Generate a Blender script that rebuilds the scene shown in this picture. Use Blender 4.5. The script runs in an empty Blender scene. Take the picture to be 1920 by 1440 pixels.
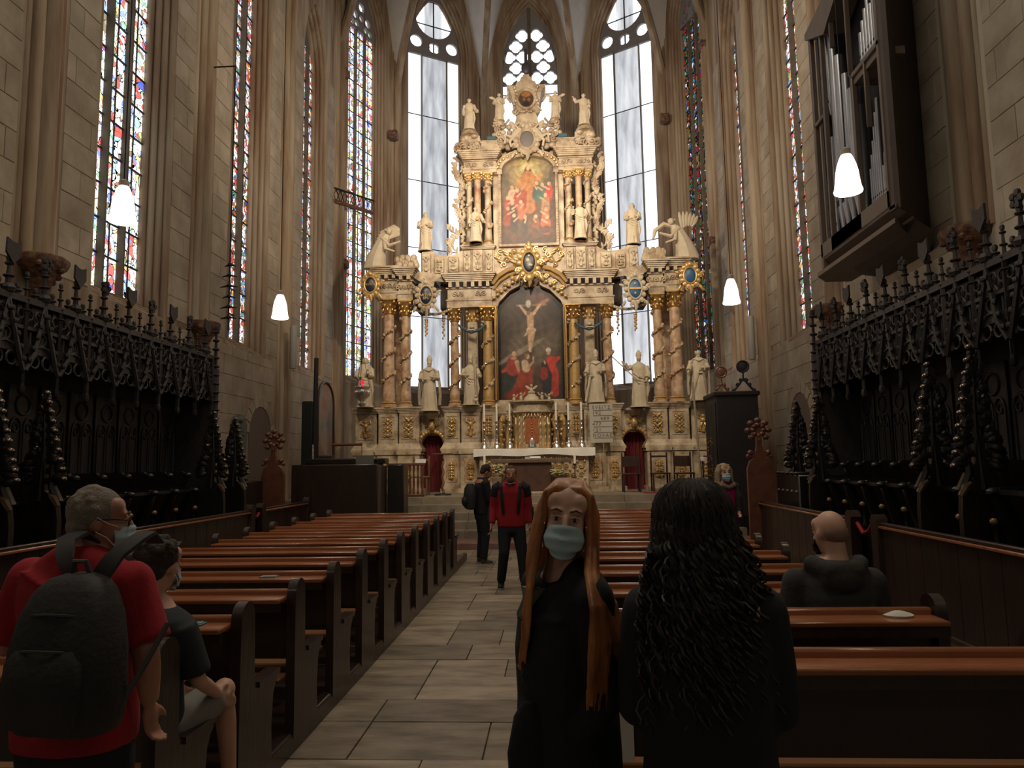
import bpy, math, random
import numpy as np
from mathutils import Vector, Matrix, Euler, noise
PI = math.pi
random.seed(7)
sc = bpy.context.scene
C = sc.collection

# ------------------------------------------------------------------ camera
cam_d = bpy.data.cameras.new('camera')
cam = bpy.data.objects.new('camera', cam_d)
C.objects.link(cam)
sc.camera = cam
cam_d.sensor_fit = 'HORIZONTAL'
cam_d.sensor_width = 36.0
cam_d.lens = 36.0 * 1360.0 / 1920.0
cam_d.clip_end = 200
_th, _p, _r = 0.055238, 0.109279, 0.0158      # yaw to the left, pitch up, slight roll
F = Vector((-math.sin(_th) * math.cos(_p), math.cos(_th) * math.cos(_p), math.sin(_p)))
R0 = Vector((math.cos(_th), math.sin(_th), 0))
U0 = R0.cross(F)
RX = math.cos(_r) * R0 - math.sin(_r) * U0
UX = math.sin(_r) * R0 + math.cos(_r) * U0
m3 = Matrix((RX, UX, -F)).transposed()
cam.matrix_world = Matrix.Translation((0, 0, 1.7)) @ m3.to_4x4()

# ------------------------------------------------------------------ world, lights, exposure
sc.view_settings.view_transform = 'Standard'
sc.view_settings.look = 'None'
sc.view_settings.gamma = 1.0
sc.view_settings.use_curve_mapping = False
sc.view_settings.exposure = 0.0
wd = bpy.data.worlds.new('world')
sc.world = wd
wd.use_nodes = True
wd.node_tree.nodes['Background'].inputs[0].default_value = (1.0, 0.90, 0.78, 1)
wd.node_tree.nodes['Background'].inputs[1].default_value = 0.045


def light(name, kind, loc, energy, color, target=None, size=1.0, spot=None, blend=0.5):
    d = bpy.data.lights.new(name, kind)
    d.energy = energy
    d.color = color
    if kind == 'AREA':
        d.shape = 'DISK'
        d.size = size
    else:
        d.shadow_soft_size = size
    if spot:
        d.spot_size = math.radians(spot)
        d.spot_blend = blend
    o = bpy.data.objects.new(name, d)
    C.objects.link(o)
    o.location = loc
    if target:
        o.rotation_euler = (Vector(target) - Vector(loc)).to_track_quat('-Z', 'Y').to_euler()
    return o


WARM = (1.0, 0.80, 0.56)
# floodlights mounted high up in the choir, aimed at the high altar
light('altar_floodlight', 'SPOT', (-4.6, 9.0, 12.5), 2100, WARM, (-1.2, 20.0, 4.6), 0.15, 54, 0.8)
light('altar_floodlight', 'SPOT', (3.4, 9.0, 12.5), 2100, WARM, (0.2, 19.5, 4.6), 0.15, 54, 0.8)
light('overhead_fill', 'AREA', (-0.8, 4.0, 12.5), 190, (1.0, 0.86, 0.68), (-0.8, 4.6, 0), 3.0)  # added overhead fill for floor and walls, no such fitting known
light('overhead_fill', 'AREA', (-0.8, 10.5, 13.5), 280, (1.0, 0.86, 0.68), (-0.8, 10.5, 0), 3.0)
light('pier_fill', 'SPOT', (3.2, 9.5, 9.5), 2600, (1.0, 0.80, 0.58), (-6.3, 18.5, 10), 0.3, 62, 0.9)  # added fill spots that brighten the side piers, no such fitting known
light('pier_fill', 'SPOT', (-4.4, 9.5, 9.5), 2600, (1.0, 0.80, 0.58), (4.9, 18.5, 10), 0.3, 62, 0.9)
light('apse_floodlight', 'SPOT', (-0.8, 11.0, 9.0), 3300, (1.0, 0.80, 0.60), (-0.7, 25, 12), 0.3, 75, 0.9)

# ------------------------------------------------------------------ mesh helpers


class MB:
    def __init__(s):
        s.v = []
        s.f = []
        s.M = Matrix.Identity(4)

    def add(s, pts, faces):
        b = len(s.v)
        M = s.M
        s.v += [tuple(M @ Vector(p)) for p in pts]
        s.f += [tuple(i + b for i in f) for f in faces]

    def at(s, loc=(0, 0, 0), rot=(0, 0, 0), sc_=(1, 1, 1)):
        if not hasattr(sc_, '__len__'):
            sc_ = (sc_,) * 3
        s.M = Matrix.Translation(loc) @ Euler(rot).to_matrix().to_4x4() @ Matrix.Diagonal((*sc_, 1))
        return s

    def box(s, x0, x1, y0, y1, z0, z1):
        s.add([(x0, y0, z0), (x1, y0, z0), (x1, y1, z0), (x0, y1, z0), (x0, y0, z1), (x1, y0, z1), (x1, y1, z1), (x0, y1, z1)],
              [(0, 3, 2, 1), (4, 5, 6, 7), (0, 1, 5, 4), (1, 2, 6, 5), (2, 3, 7, 6), (3, 0, 4, 7)])
        return s

    def bbox(s, x0, x1, y0, y1, z0, z1, b=0.01):      # box with chamfered edges
        xs = (x0, x0 + b, x1 - b, x1)
        pts = []
        for z, i in ((z0, 1), (z0 + b, 0), (z1 - b, 0), (z1, 1)):
            a = b if i else 0
            X0, X1, Y0, Y1 = x0 + a, x1 - a, y0 + a, y1 - a
            c = b if not i else 0.0
            pts.append([(X0 + c, Y0, z), (X1 - c, Y0, z), (X1, Y0 + c, z), (X1, Y1 - c, z), (X1 - c, Y1, z), (X0 + c, Y1, z), (X0, Y1 - c, z), (X0, Y0 + c, z)])
        s.loft(pts)
        return s

    def loft(s, rings, cap=True, close=True):
        n = len(rings[0])
        pts = [p for r in rings for p in r]
        fs = []
        for i in range(len(rings) - 1):
            for j in range(n if close else n - 1):
                a, b = i * n + j, i * n + (j + 1) % n
                fs.append((a, b, b + n, a + n))
        if cap:
            fs.append(tuple(range(n - 1, -1, -1)))
            fs.append(tuple((len(rings) - 1) * n + j for j in range(n)))
        s.add(pts, fs)
        return s

    def lathe(s, prof, c=(0, 0, 0), seg=12, sx=1.0, sy=1.0):
        s.loft([[(c[0] + r * math.cos(2 * PI * j / seg) * sx, c[1] + r * math.sin(2 * PI * j / seg) * sy, c[2] + z) for j in range(seg)] for r, z in prof])
        return s

    def tube(s, pts, r, seg=6):
        pts = [Vector(p) for p in pts]
        n = len(pts)
        if not hasattr(r, '__len__'):
            r = [r] * n
        up = Vector((0, 0, 1))
        rings = []
        prev = None
        for i, p in enumerate(pts):
            t = (pts[min(i + 1, n - 1)] - pts[max(i - 1, 0)])
            if t.length < 1e-9:
                t = Vector((0, 0, 1))
            t.normalize()
            if prev is None:
                a = t.cross(Vector((0, 0, 1)) if abs(t.z) < 0.9 else Vector((1, 0, 0))).normalized()
            else:
                a = (prev - t * prev.dot(t))
                a = a.normalized() if a.length > 1e-6 else t.orthogonal().normalized()
            prev = a
            b = t.cross(a)
            rings.append([tuple(p + (a * math.cos(2 * PI * j / seg) + b * math.sin(2 * PI * j / seg)) * r[i]) for j in range(seg)])
        s.loft(rings)
        return s

    def ell(s, c, r, seg=8, rings=5, rot=None):
        if not hasattr(r, '__len__'):
            r = (r, r, r)
        R = Euler(rot).to_matrix() if rot else Matrix.Identity(3)
        c = Vector(c)
        pts = [tuple(c + R @ Vector((0, 0, -r[2])))]
        for i in range(1, rings):
            a = -PI / 2 + PI * i / rings
            for j in range(seg):
                b = 2 * PI * j / seg
                pts.append(tuple(c + R @ Vector((r[0] * math.cos(a) * math.cos(b), r[1] * math.cos(a) * math.sin(b), r[2] * math.sin(a)))))
        pts.append(tuple(c + R @ Vector((0, 0, r[2]))))
        fs = [(0, 1 + (j + 1) % seg, 1 + j) for j in range(seg)]
        for i in range(rings - 2):
            for j in range(seg):
                a, b = 1 + i * seg + j, 1 + i * seg + (j + 1) % seg
                fs.append((a, b, b + seg, a + seg))
        L = len(pts) - 1
        o = 1 + (rings - 2) * seg
        fs += [(o + j, o + (j + 1) % seg, L) for j in range(seg)]
        s.add(pts, fs)
        return s

    def prism(s, poly, axis, a0, a1):
        def P(u, w, a):
            return (a, u, w) if axis == 'x' else ((u, a, w) if axis == 'y' else (u, w, a))
        n = len(poly)
        s.add([P(u, w, a0) for u, w in poly] + [P(u, w, a1) for u, w in poly],
              [tuple(range(n)), tuple(range(2 * n - 1, n - 1, -1))] + [(j, j + n, (j + 1) % n + n, (j + 1) % n) for j in range(n)])
        return s

    def mesh(s, name, m, smooth=True, ang=40):
        me = bpy.data.meshes.new(name)
        me.from_pydata(s.v, [], s.f)
        import bmesh
        bm = bmesh.new()
        bm.from_mesh(me)
        bmesh.ops.recalc_face_normals(bm, faces=bm.faces)
        bm.to_mesh(me)
        bm.free()
        if smooth:
            me.polygons.foreach_set('use_smooth', [True] * len(me.polygons))
            me.set_sharp_from_angle(angle=math.radians(ang))
        if m:
            me.materials.append(m)
        return me

    def build(s, name, m, parent=None, smooth=True, ang=40, world=False):
        return link(name, s.mesh(name, m, smooth, ang), parent, world)


def wmat(o):
    m = Matrix.LocRotScale(o.location, o.rotation_euler, o.scale)
    return wmat(o.parent) @ o.matrix_parent_inverse @ m if o.parent else m


def link(name, me, parent=None, world=False, loc=None, rot=None):
    o = bpy.data.objects.new(name, me)
    C.objects.link(o)
    if parent:
        o.parent = parent
        if world:
            mw = wmat(parent)
            o.matrix_parent_inverse = mw.inverted()
    if loc:
        o.location = loc
    if rot:
        o.rotation_euler = rot
    return o


def tag(o, label=None, cat=None, group=None, kind=None):
    if label: o['label'] = label
    if cat: o['category'] = cat
    if group: o['group'] = group
    if kind: o['kind'] = kind
    return o


def thing(name, label, cat, loc=(0, 0, 0), rz=0.0, group=None):
    o = bpy.data.objects.new(name, None)
    o.empty_display_size = 0.1
    C.objects.link(o)
    o.location = loc
    o.rotation_euler = (0, 0, rz)
    return tag(o, label, cat, group)


def dup(o, loc=None, rz=None, label=None, parent=None):
    def cp(a, par):
        b = a.copy()
        C.objects.link(b)
        b.parent = par
        for ch in a.children:
            cp(ch, b)
        return b
    c = cp(o, parent)
    if loc: c.location = loc
    if rz is not None: c.rotation_euler = (0, 0, rz)
    if label: c['label'] = label
    return c


def smoothstep(a, b, x):
    t = max(0, min(1, (x - a) / (b - a)))
    return t * t * (3 - 2 * t)

# ------------------------------------------------------------------ materials


def mat(name, col, rough=0.7, metal=0.0, var=None, scale=6.0, bump=0.0, bscale=30.0, rnd=0.0, spec=0.5, coat=0.0, stretch=None, detail=5.0, trans=0.0):
    m = bpy.data.materials.new(name)
    m.use_nodes = True
    nt = m.node_tree
    b = nt.nodes['Principled BSDF']
    b.inputs['Base Color'].default_value = (*col, 1)
    b.inputs['Roughness'].default_value = rough
    b.inputs['Metallic'].default_value = metal
    b.inputs['Specular IOR Level'].default_value = spec
    b.inputs['Coat Weight'].default_value = coat
    b.inputs['Coat Roughness'].default_value = 0.15
    tc = nt.nodes.new('ShaderNodeTexCoord')
    mp = nt.nodes.new('ShaderNodeMapping')
    nt.links.new(tc.outputs['Object'], mp.inputs[0])
    if stretch:
        mp.inputs['Scale'].default_value = stretch
    out = None
    if var:
        nz = nt.nodes.new('ShaderNodeTexNoise')
        nz.inputs['Scale'].default_value = scale
        nz.inputs['Detail'].default_value = detail
        nz.inputs['Roughness'].default_value = 0.6
        nt.links.new(mp.outputs[0], nz.inputs['Vector'])
        rp = nt.nodes.new('ShaderNodeValToRGB')
        cols = var if isinstance(var[0], (tuple, list)) else [col, var]
        el = rp.color_ramp.elements
        el[0].position, el[1].position = 0.34, 0.66
        el[0].color, el[1].color = (*cols[0], 1), (*cols[-1], 1)
        for i, c_ in enumerate(cols[1:-1]):
            e = el.new(0.34 + 0.32 * (i + 1) / (len(cols) - 1))
            e.color = (*c_, 1)
        nt.links.new(nz.outputs['Fac'], rp.inputs[0])
        out = rp.outputs[0]
    if rnd:
        oi = nt.nodes.new('ShaderNodeObjectInfo')
        mr = nt.nodes.new('ShaderNodeMapRange')
        mr.inputs['To Min'].default_value = 1 - rnd
        mr.inputs['To Max'].default_value = 1 + rnd
        nt.links.new(oi.outputs['Random'], mr.inputs['Value'])
        mx = nt.nodes.new('ShaderNodeVectorMath')
        mx.operation = 'SCALE'
        if out:
            nt.links.new(out, mx.inputs[0])
        else:
            mx.inputs[0].default_value = col
        nt.links.new(mr.outputs[0], mx.inputs['Scale'])
        out = mx.outputs[0]
    if out:
        nt.links.new(out, b.inputs['Base Color'])
    if bump:
        n2 = nt.nodes.new('ShaderNodeTexNoise')
        n2.inputs['Scale'].default_value = bscale
        n2.inputs['Detail'].default_value = 3
        nt.links.new(mp.outputs[0], n2.inputs['Vector'])
        bp = nt.nodes.new('ShaderNodeBump')
        bp.inputs['Strength'].default_value = bump
        bp.inputs['Distance'].default_value = 0.02
        nt.links.new(n2.outputs['Fac'], bp.inputs['Height'])
        nt.links.new(bp.outputs[0], b.inputs['Normal'])
    return m


def emit(name, col, s):
    m = bpy.data.materials.new(name)
    m.use_nodes = True
    nt = m.node_tree
    nt.nodes.remove(nt.nodes['Principled BSDF'])
    e = nt.nodes.new('ShaderNodeEmission')
    e.inputs[0].default_value = (*col, 1)
    e.inputs[1].default_value = s
    nt.links.new(e.outputs[0], nt.nodes['Material Output'].inputs[0])
    return m


def stained(name, stops, strength, vs=7.0, lead=0.035):
    m = bpy.data.materials.new(name)
    m.use_nodes = True
    nt = m.node_tree
    N, L = nt.nodes, nt.links
    N.remove(N['Principled BSDF'])
    e = N.new('ShaderNodeEmission')
    e.inputs[1].default_value = strength
    L.new(e.outputs[0], N['Material Output'].inputs[0])
    tc = N.new('ShaderNodeTexCoord')
    oi = N.new('ShaderNodeObjectInfo')
    ad = N.new('ShaderNodeVectorMath')
    L.new(tc.outputs['Object'], ad.inputs[0])
    sc1 = N.new('ShaderNodeVectorMath'); sc1.operation = 'SCALE'
    sc1.inputs[0].default_value = (17.0, 31.0, 11.0)
    L.new(oi.outputs['Random'], sc1.inputs['Scale'])
    L.new(sc1.outputs[0], ad.inputs[1])
    ns = N.new('ShaderNodeTexNoise'); ns.inputs['Scale'].default_value = 4.0
    L.new(ad.outputs[0], ns.inputs['Vector'])
    wv = N.new('ShaderNodeVectorMath'); wv.operation = 'SCALE'; wv.inputs['Scale'].default_value = 0.25
    L.new(ns.outputs['Color'], wv.inputs[0])
    a2 = N.new('ShaderNodeVectorMath')
    L.new(ad.outputs[0], a2.inputs[0]); L.new(wv.outputs[0], a2.inputs[1])
    v1 = N.new('ShaderNodeTexVoronoi'); v1.inputs['Scale'].default_value = vs
    v2 = N.new('ShaderNodeTexVoronoi'); v2.inputs['Scale'].default_value = vs; v2.feature = 'DISTANCE_TO_EDGE'
    L.new(a2.outputs[0], v1.inputs['Vector']); L.new(a2.outputs[0], v2.inputs['Vector'])
    sx = N.new('ShaderNodeSeparateColor'); L.new(v1.outputs['Color'], sx.inputs[0])
    big = N.new('ShaderNodeTexNoise'); big.inputs['Scale'].default_value = 1.6; big.inputs['Detail'].default_value = 1
    L.new(ad.outputs[0], big.inputs['Vector'])
    mix = N.new('ShaderNodeMath'); mix.operation = 'MULTIPLY_ADD'
    L.new(sx.outputs[0], mix.inputs[0]); mix.inputs[1].default_value = 0.62
    mb = N.new('ShaderNodeMath'); mb.operation = 'MULTIPLY'; mb.inputs[1].default_value = 0.42
    L.new(big.outputs['Fac'], mb.inputs[0]); L.new(mb.outputs[0], mix.inputs[2])
    rp = N.new('ShaderNodeValToRGB'); rp.color_ramp.interpolation = 'CONSTANT'
    el = rp.color_ramp.elements
    el[0].position = 0; el[0].color = (*stops[0][1], 1)
    el[1].position = stops[1][0]; el[1].color = (*stops[1][1], 1)
    for p_, c_ in stops[2:]:
        q = el.new(p_); q.color = (*c_, 1)
    L.new(mix.outputs[0], rp.inputs[0])
    ld = N.new('ShaderNodeMath'); ld.operation = 'GREATER_THAN'; ld.inputs[1].default_value = lead
    L.new(v2.outputs['Distance'], ld.inputs[0])
    mu = N.new('ShaderNodeVectorMath'); mu.operation = 'SCALE'
    L.new(rp.outputs[0], mu.inputs[0]); L.new(ld.outputs[0], mu.inputs['Scale'])
    L.new(mu.outputs[0], e.inputs[0])
    return m


STONE = mat('sandstone', (0.30, 0.235, 0.165), 0.9, var=[(0.17, 0.10, 0.06), (0.27, 0.20, 0.135), (0.36, 0.30, 0.225)], scale=3.2, bump=0.35, bscale=14, stretch=(1, 1, 0.10), detail=5, rnd=0.12)
ASHLAR = mat('ashlar', (0.31, 0.26, 0.195), 0.9, var=[(0.25, 0.205, 0.15), (0.36, 0.31, 0.24)], scale=2.0, bump=0.3, bscale=18, rnd=0.10)
JOINT = mat('lime_mortar', (0.40, 0.35, 0.28), 0.95, bump=0.3)
PLASTER = mat('vault_plaster', (0.62, 0.60, 0.56), 0.9, var=(0.5, 0.48, 0.45), scale=1.0)
FLOORM = mat('floor_stone', (0.24, 0.19, 0.135), 0.5, var=[(0.16, 0.13, 0.092), (0.27, 0.22, 0.16), (0.36, 0.29, 0.21)], scale=2.2, bump=0.2, bscale=10, rnd=0.3, stretch=(1, 3, 1))
STEPM = mat('step_stone', (0.22, 0.19, 0.14), 0.7, var=[(0.17, 0.14, 0.10), (0.27, 0.23, 0.17)], scale=2.0, bump=0.2, rnd=0.12)
REDSTONE = mat('red_marble_step', (0.20, 0.10, 0.085), 0.5, var=(0.28, 0.15, 0.13), scale=5, rnd=0.1)
RECSHADE = mat('dark_recess', (0.05, 0.042, 0.035), 0.9)
OAK = mat('dark_stall_oak', (0.006, 0.0045, 0.004), 0.42, var=(0.013, 0.009, 0.007), scale=5, bump=0.3, bscale=25, coat=0.25, stretch=(1, 1, 0.2))
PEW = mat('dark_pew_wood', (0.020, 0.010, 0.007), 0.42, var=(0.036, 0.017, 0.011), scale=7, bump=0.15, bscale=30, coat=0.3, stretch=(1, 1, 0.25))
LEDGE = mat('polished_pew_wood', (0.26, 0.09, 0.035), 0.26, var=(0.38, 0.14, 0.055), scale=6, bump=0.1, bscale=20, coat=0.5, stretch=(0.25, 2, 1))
SEATW = mat('honey_seat_wood', (0.24, 0.105, 0.04), 0.4, var=(0.30, 0.14, 0.055), scale=6, stretch=(0.25, 2, 1), coat=0.3)
MARBLE = mat('cream_marble', (0.42, 0.34, 0.24), 0.45, var=[(0.24, 0.16, 0.105), (0.42, 0.34, 0.235), (0.56, 0.47, 0.34)], scale=3.5, bump=0.15, bscale=20, detail=8)
PINK = mat('salmon_marble', (0.42, 0.26, 0.15), 0.4, var=[(0.28, 0.14, 0.08), (0.46, 0.31, 0.19), (0.56, 0.43, 0.29)], scale=5, bump=0.15, detail=8)
STAT = mat('statue_alabaster', (0.47, 0.40, 0.29), 0.55, var=(0.56, 0.485, 0.36), scale=6, bump=0.2, bscale=25)
GOLD = mat('gilding', (0.66, 0.43, 0.17), 0.3, metal=0.85, var=(0.52, 0.32, 0.11), scale=15)
OCHRE = mat('ochre_gilt_relief', (0.52, 0.34, 0.13), 0.38, metal=0.45, var=(0.62, 0.43, 0.20), scale=15)
BLUE = mat('blue_enamel', (0.02, 0.085, 0.20), 0.4, var=(0.03, 0.12, 0.26), scale=8)
TEALC = mat('teal_banner', (0.05, 0.11, 0.13), 0.7)
SILVER = mat('silver', (0.62, 0.58, 0.52), 0.25, metal=0.9)
WAX = mat('candle_wax', (0.85, 0.80, 0.70), 0.5)
LINEN = mat('white_linen', (0.80, 0.78, 0.74), 0.8)
IRON = mat('black_iron', (0.015, 0.014, 0.014), 0.5, metal=0.4)
BLACK = mat('matte_black', (0.006, 0.006, 0.007), 0.7)
LEADM = mat('lead_bar', (0.02, 0.02, 0.022), 0.7)
MULL = mat('mullion_stone', (0.10, 0.085, 0.065), 0.9, var=(0.14, 0.12, 0.09), scale=4)
TRAC = mat('tracery_stone', (0.20, 0.19, 0.19), 0.9)
CORB = mat('painted_corbel', (0.12, 0.05, 0.03), 0.7, var=[(0.03, 0.02, 0.016), (0.12, 0.045, 0.03), (0.20, 0.13, 0.05)], scale=14)
CURT = mat('crimson_curtain', (0.10, 0.008, 0.014), 0.9, var=(0.14, 0.012, 0.018), scale=5)
CARPET = mat('red_carpet', (0.22, 0.02, 0.03), 0.95, bump=0.2, bscale=80)
PIPE = mat('organ_pipe_tin', (0.42, 0.43, 0.45), 0.32, metal=0.9, var=(0.30, 0.31, 0.33), scale=3, stretch=(1, 1, 0.2))
ORGW = mat('organ_case_wood', (0.035, 0.022, 0.017), 0.6, var=(0.05, 0.032, 0.024), scale=4, bump=0.1)
ORGL = mat('organ_frame_wood', (0.095, 0.07, 0.055), 0.6, var=(0.12, 0.09, 0.07), scale=4)
ORGD = mat('organ_interior', (0.012, 0.010, 0.012), 0.8)
REDWOOD = mat('reddish_carved_wood', (0.16, 0.06, 0.035), 0.4, var=(0.10, 0.036, 0.02), scale=8, coat=0.3)
LAMPM = emit('lamp_glass', (1.0, 0.93, 0.82), 3.2)
CLEAR = emit('frosted_daylight_glass', (0.90, 0.93, 1.0), 1.9)
WCOL = (1.0, 0.99, 0.97)
SG_L = stained('stained_glass_pale', [(0, (0.10, 0.14, 0.65)), (0.20, (0.75, 0.12, 0.10)), (0.26, (0.25, 0.22, 0.15)), (0.31, (0.75, 0.62, 0.25)), (0.36, (0.40, 0.62, 1.0)), (0.40, (0.30, 0.55, 0.30)), (0.42, WCOL), (0.53, (0.30, 0.42, 0.95)), (0.56, (0.80, 0.72, 0.88)), (0.59, WCOL), (0.72, (0.22, 0.30, 0.95)), (0.745, (0.80, 0.16, 0.14)), (0.78, (0.9, 0.85, 0.55))], 1.9, 7.5, 0.035)
SG_M = stained('stained_glass_mixed', [(0, (0.08, 0.10, 0.45)), (0.20, (0.60, 0.10, 0.08)), (0.29, (0.12, 0.10, 0.08)), (0.36, (0.75, 0.42, 0.15)), (0.42, (0.18, 0.35, 0.65)), (0.47, (0.14, 0.28, 0.14)), (0.51, WCOL), (0.63, (0.75, 0.50, 0.60)), (0.68, WCOL), (0.78, (0.55, 0.12, 0.06))], 1.3, 10.0, 0.05)
SG_D = stained('stained_glass_deep', [(0, (0.02, 0.06, 0.25)), (0.20, (0.30, 0.02, 0.02)), (0.30, (0.02, 0.02, 0.02)), (0.40, (0.22, 0.12, 0.03)), (0.48, (0.06, 0.10, 0.08)), (0.55, (0.05, 0.18, 0.45)), (0.60, (0.03, 0.15, 0.05)), (0.65, (0.35, 0.2, 0.08)), (0.74, (0.9, 0.85, 0.9)), (0.79, (0.3, 0.03, 0.03))], 0.9, 9.0, 0.06)

# ================================================================== THE SETTING
XL, XR = -6.6, 5.1


def struct(name, mb, m, parent=None, **k):
    o = mb.build(name, m, parent, world=parent is not None, **k)
    if parent is None:
        o['kind'] = 'structure'
    return o


def root_struct(name):
    o = bpy.data.objects.new(name, None)
    C.objects.link(o)
    o['kind'] = 'structure'
    return o


# ---- floor with its slabs
fl = MB().box(-9, 8, -3, 28, -0.3, -0.02)
floor = struct('floor', fl, mat('floor_joint', (0.13, 0.10, 0.075), 0.8))
y = 1.2
row = 0
slab_cache = {}
while y < 14.66:
    dy = [0.52, 0.62, 0.45, 0.58, 0.5][row % 5]
    dy = min(dy, 14.7 - y)
    xs = [-1.6]
    x = -1.6 + random.choice([0.35, 0.55, 0.8])
    while x < -0.35:
        xs.append(x)
        x += random.choice([0.5, 0.62, 0.8, 0.95])
    xs.append(-0.08)
    for a, b in zip(xs, xs[1:]):
        mb = MB()
        h = random.uniform(-0.004, 0.004)
        mb.bbox(a + 0.003, b - 0.003, y + 0.003, y + dy - 0.003, -0.04, h, 0.004)
        mb.build('floor_slab', FLOORM, floor)
    y += dy
    row += 1
for (a, b, c_, d) in [(-9, -4.98, 1, 14.7), (3.48, 8, 1, 14.7), (-4.98, -1.6, 0, 2.4), (-0.08, 3.48, 0, 2.3), (-5, -1.6, 13.3, 14.7), (-0.08, 3.5, 12.6, 14.7)]:
    MB().box(a, b, c_, d, -0.03, -0.002).build('floor_slab', FLOORM, floor)
# wooden platforms below the pews, with their kerbs
for (x0, x1, y0, y1) in [(-4.95, -1.68, 2.45, 13.25), (0.02, 3.45, 2.3, 12.55)]:
    pl = root_struct('platform')
    n = 18
    for i in range(n):
        a = y0 + (y1 - y0) * i / n
        MB().bbox(x0, x1, a + 0.004, a + (y1 - y0) / n - 0.004, -0.02, 0.09, 0.006).build('floor_board', PEW, pl)
    kx = x1 if x0 < -2 else x0
    MB().bbox(kx, kx + 0.09, y0, y1, -0.02, 0.12, 0.015).build('kerb', PEW, pl) if x0 < -2 else MB().bbox(kx - 0.09, kx, y0, y1, -0.02, 0.12, 0.015).build('kerb', PEW, pl)

# ---- chancel steps and platform
ch = root_struct('chancel_platform')
STY = [(14.7, 0.13, REDSTONE), (15.6, 0.294, STEPM), (15.98, 0.458, STEPM), (16.35, 0.622, STEPM), (16.73, 0.786, STEPM), (17.1, 0.95, STEPM)]
for i, (yy, z, m) in enumerate(STY):
    nx = 7
    y1 = STY[i + 1][0] + 0.1 if i < 5 else 27.5
    zb = STY[i - 1][1] - 0.02 if i else -0.02
    x0, x1 = (-4.3, 4.0) if i else (-4.9, 4.4)
    for k in range(nx):
        a = x0 + (x1 - x0) * k / nx
        b = x0 + (x1 - x0) * (k + 1) / nx
        if i < 5:
            MB().bbox(a + 0.003, b - 0.003, yy, y1, zb - 0.3 if i else -0.02, z, 0.012).build('step_slab', m, ch)
        else:
            for (c0, c1) in ((17.1, 18.1), (18.1, 27.3)):
                MB().bbox(a + 0.003, b - 0.003, c0, c1, 0.6, z, 0.008).build('step_slab', m, ch)
MB().box(-8, -4.3, 16.4, 27.5, -0.02, 0.93).build('platform_side', STEPM, ch)
MB().box(4.0, 7, 16.4, 27.5, -0.02, 0.93).build('platform_side', STEPM, ch)

# ---- wall panels with pointed, moulded window openings


def outline(a, z0, zs, ha, n=9):
    R = (a * a + ha * ha) / (2 * a)
    cx = a - R
    t1 = math.atan2(ha, -cx)
    right = [(cx + R * math.cos(t1 * i / n), zs + R * math.sin(t1 * i / n)) for i in range(n + 1)]
    right[-1] = (0.0, zs + ha)
    left = [(-u, z) for u, z in right[:-1]]
    return [(-a, z0)] + left + right[::-1] + [(a, z0)]


def frame(p0, p1, inward):
    p0, p1, inward = Vector((*p0, 0)), Vector((*p1, 0)), Vector((*inward, 0))
    d = (p1 - p0).normalized()
    n = Vector((-d.y, d.x, 0))
    if n.dot(inward - p0) < 0:
        n = -n
    M = Matrix.Identity(4)
    M.col[0] = (*d, 0)
    M.col[1] = (*(-n), 0)            # local y = outward depth
    M.col[2] = (0, 0, 1, 0)
    M.col[3] = (*p0, 1)
    return M, (p1 - p0).length


def wall_panel(root, M, L, uc, af, ag, D, zs0, spring, ha, ztop, z_low=0.0, rolls=4, back=None):
    mb = MB()
    mb.M = M
    n = 9
    O = [(uc + u, z) for u, z in outline(af, zs0, spring, ha * af / ag, n)]
    # flat face around the opening
    left = [p for p in O[:n + 2]]
    right = [p for p in O[n + 1:]]
    top = O[n + 1][1]
    for side, seq in ((0.0, left), (L, right)):
        for a, b in zip(seq, seq[1:]):
            mb.add([(side, 0, a[1]), (a[0], 0, a[1]), (b[0], 0, b[1]), (side, 0, b[1])], [(0, 1, 2, 3)])
    mb.add([(0, 0, top), (L, 0, top), (L, 0, ztop), (0, 0, ztop)], [(0, 1, 2, 3)])
    mb.add([(0, 0, z_low), (L, 0, z_low), (L, 0, zs0), (0, 0, zs0)], [(0, 1, 2, 3)])
    # reveal: rolls and hollows from the face down to the glass
    rings = []
    prof = [(0.0, 0.0, 0.0)]
    for k in range(rolls):
        for j in range(1, 7):
            t = (k + j / 6.0) / rolls
            s_ = math.sin(PI * j / 6.0)
            prof.append((t, s_, 0.0))
    for t, s_, _ in prof:
        a = af + (ag - af) * t
        dep = D * t
        bump = 0.45 * (D / rolls) * s_
        g = 0.10 * (D / rolls) if s_ < 0.05 and 0 < t < 1 else 0
        a2 = a - bump * 0.6 + g
        dep2 = dep - bump * 0.8 + g * 0.3
        z0 = zs0 + 0.30 * t
        rings.append([(uc + u, dep2, z) for u, z in outline(a2, z0, spring, ha * a2 / ag, n)])
    mb.loft(rings, cap=False, close=True)
    o = mb.build('wall_face', STONE, root, ang=50)
    return o


def plate(M, outer, holes, t, m, name, root, depth):
    cu = bpy.data.curves.new('c', 'CURVE')
    cu.dimensions = '2D'
    cu.fill_mode = 'BOTH'
    cu.extrude = t / 2
    for lp in [outer] + holes:
        sp = cu.splines.new('POLY')
        sp.points.add(len(lp) - 1)
        for i, (u, z) in enumerate(lp):
            sp.points[i].co = (u, z, 0, 1)
        sp.use_cyclic_u = True
    ob = bpy.data.objects.new('c', cu)
    me = bpy.data.meshes.new_from_object(ob)
    R = Matrix(((1, 0, 0, 0), (0, 0, -1, depth), (0, 1, 0, 0), (0, 0, 0, 1)))
    me.transform(M @ R)
    me.materials.clear()
    me.materials.append(m)
    bpy.data.objects.remove(ob)
    bpy.data.curves.remove(cu)
    return link(name, me, root)


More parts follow.
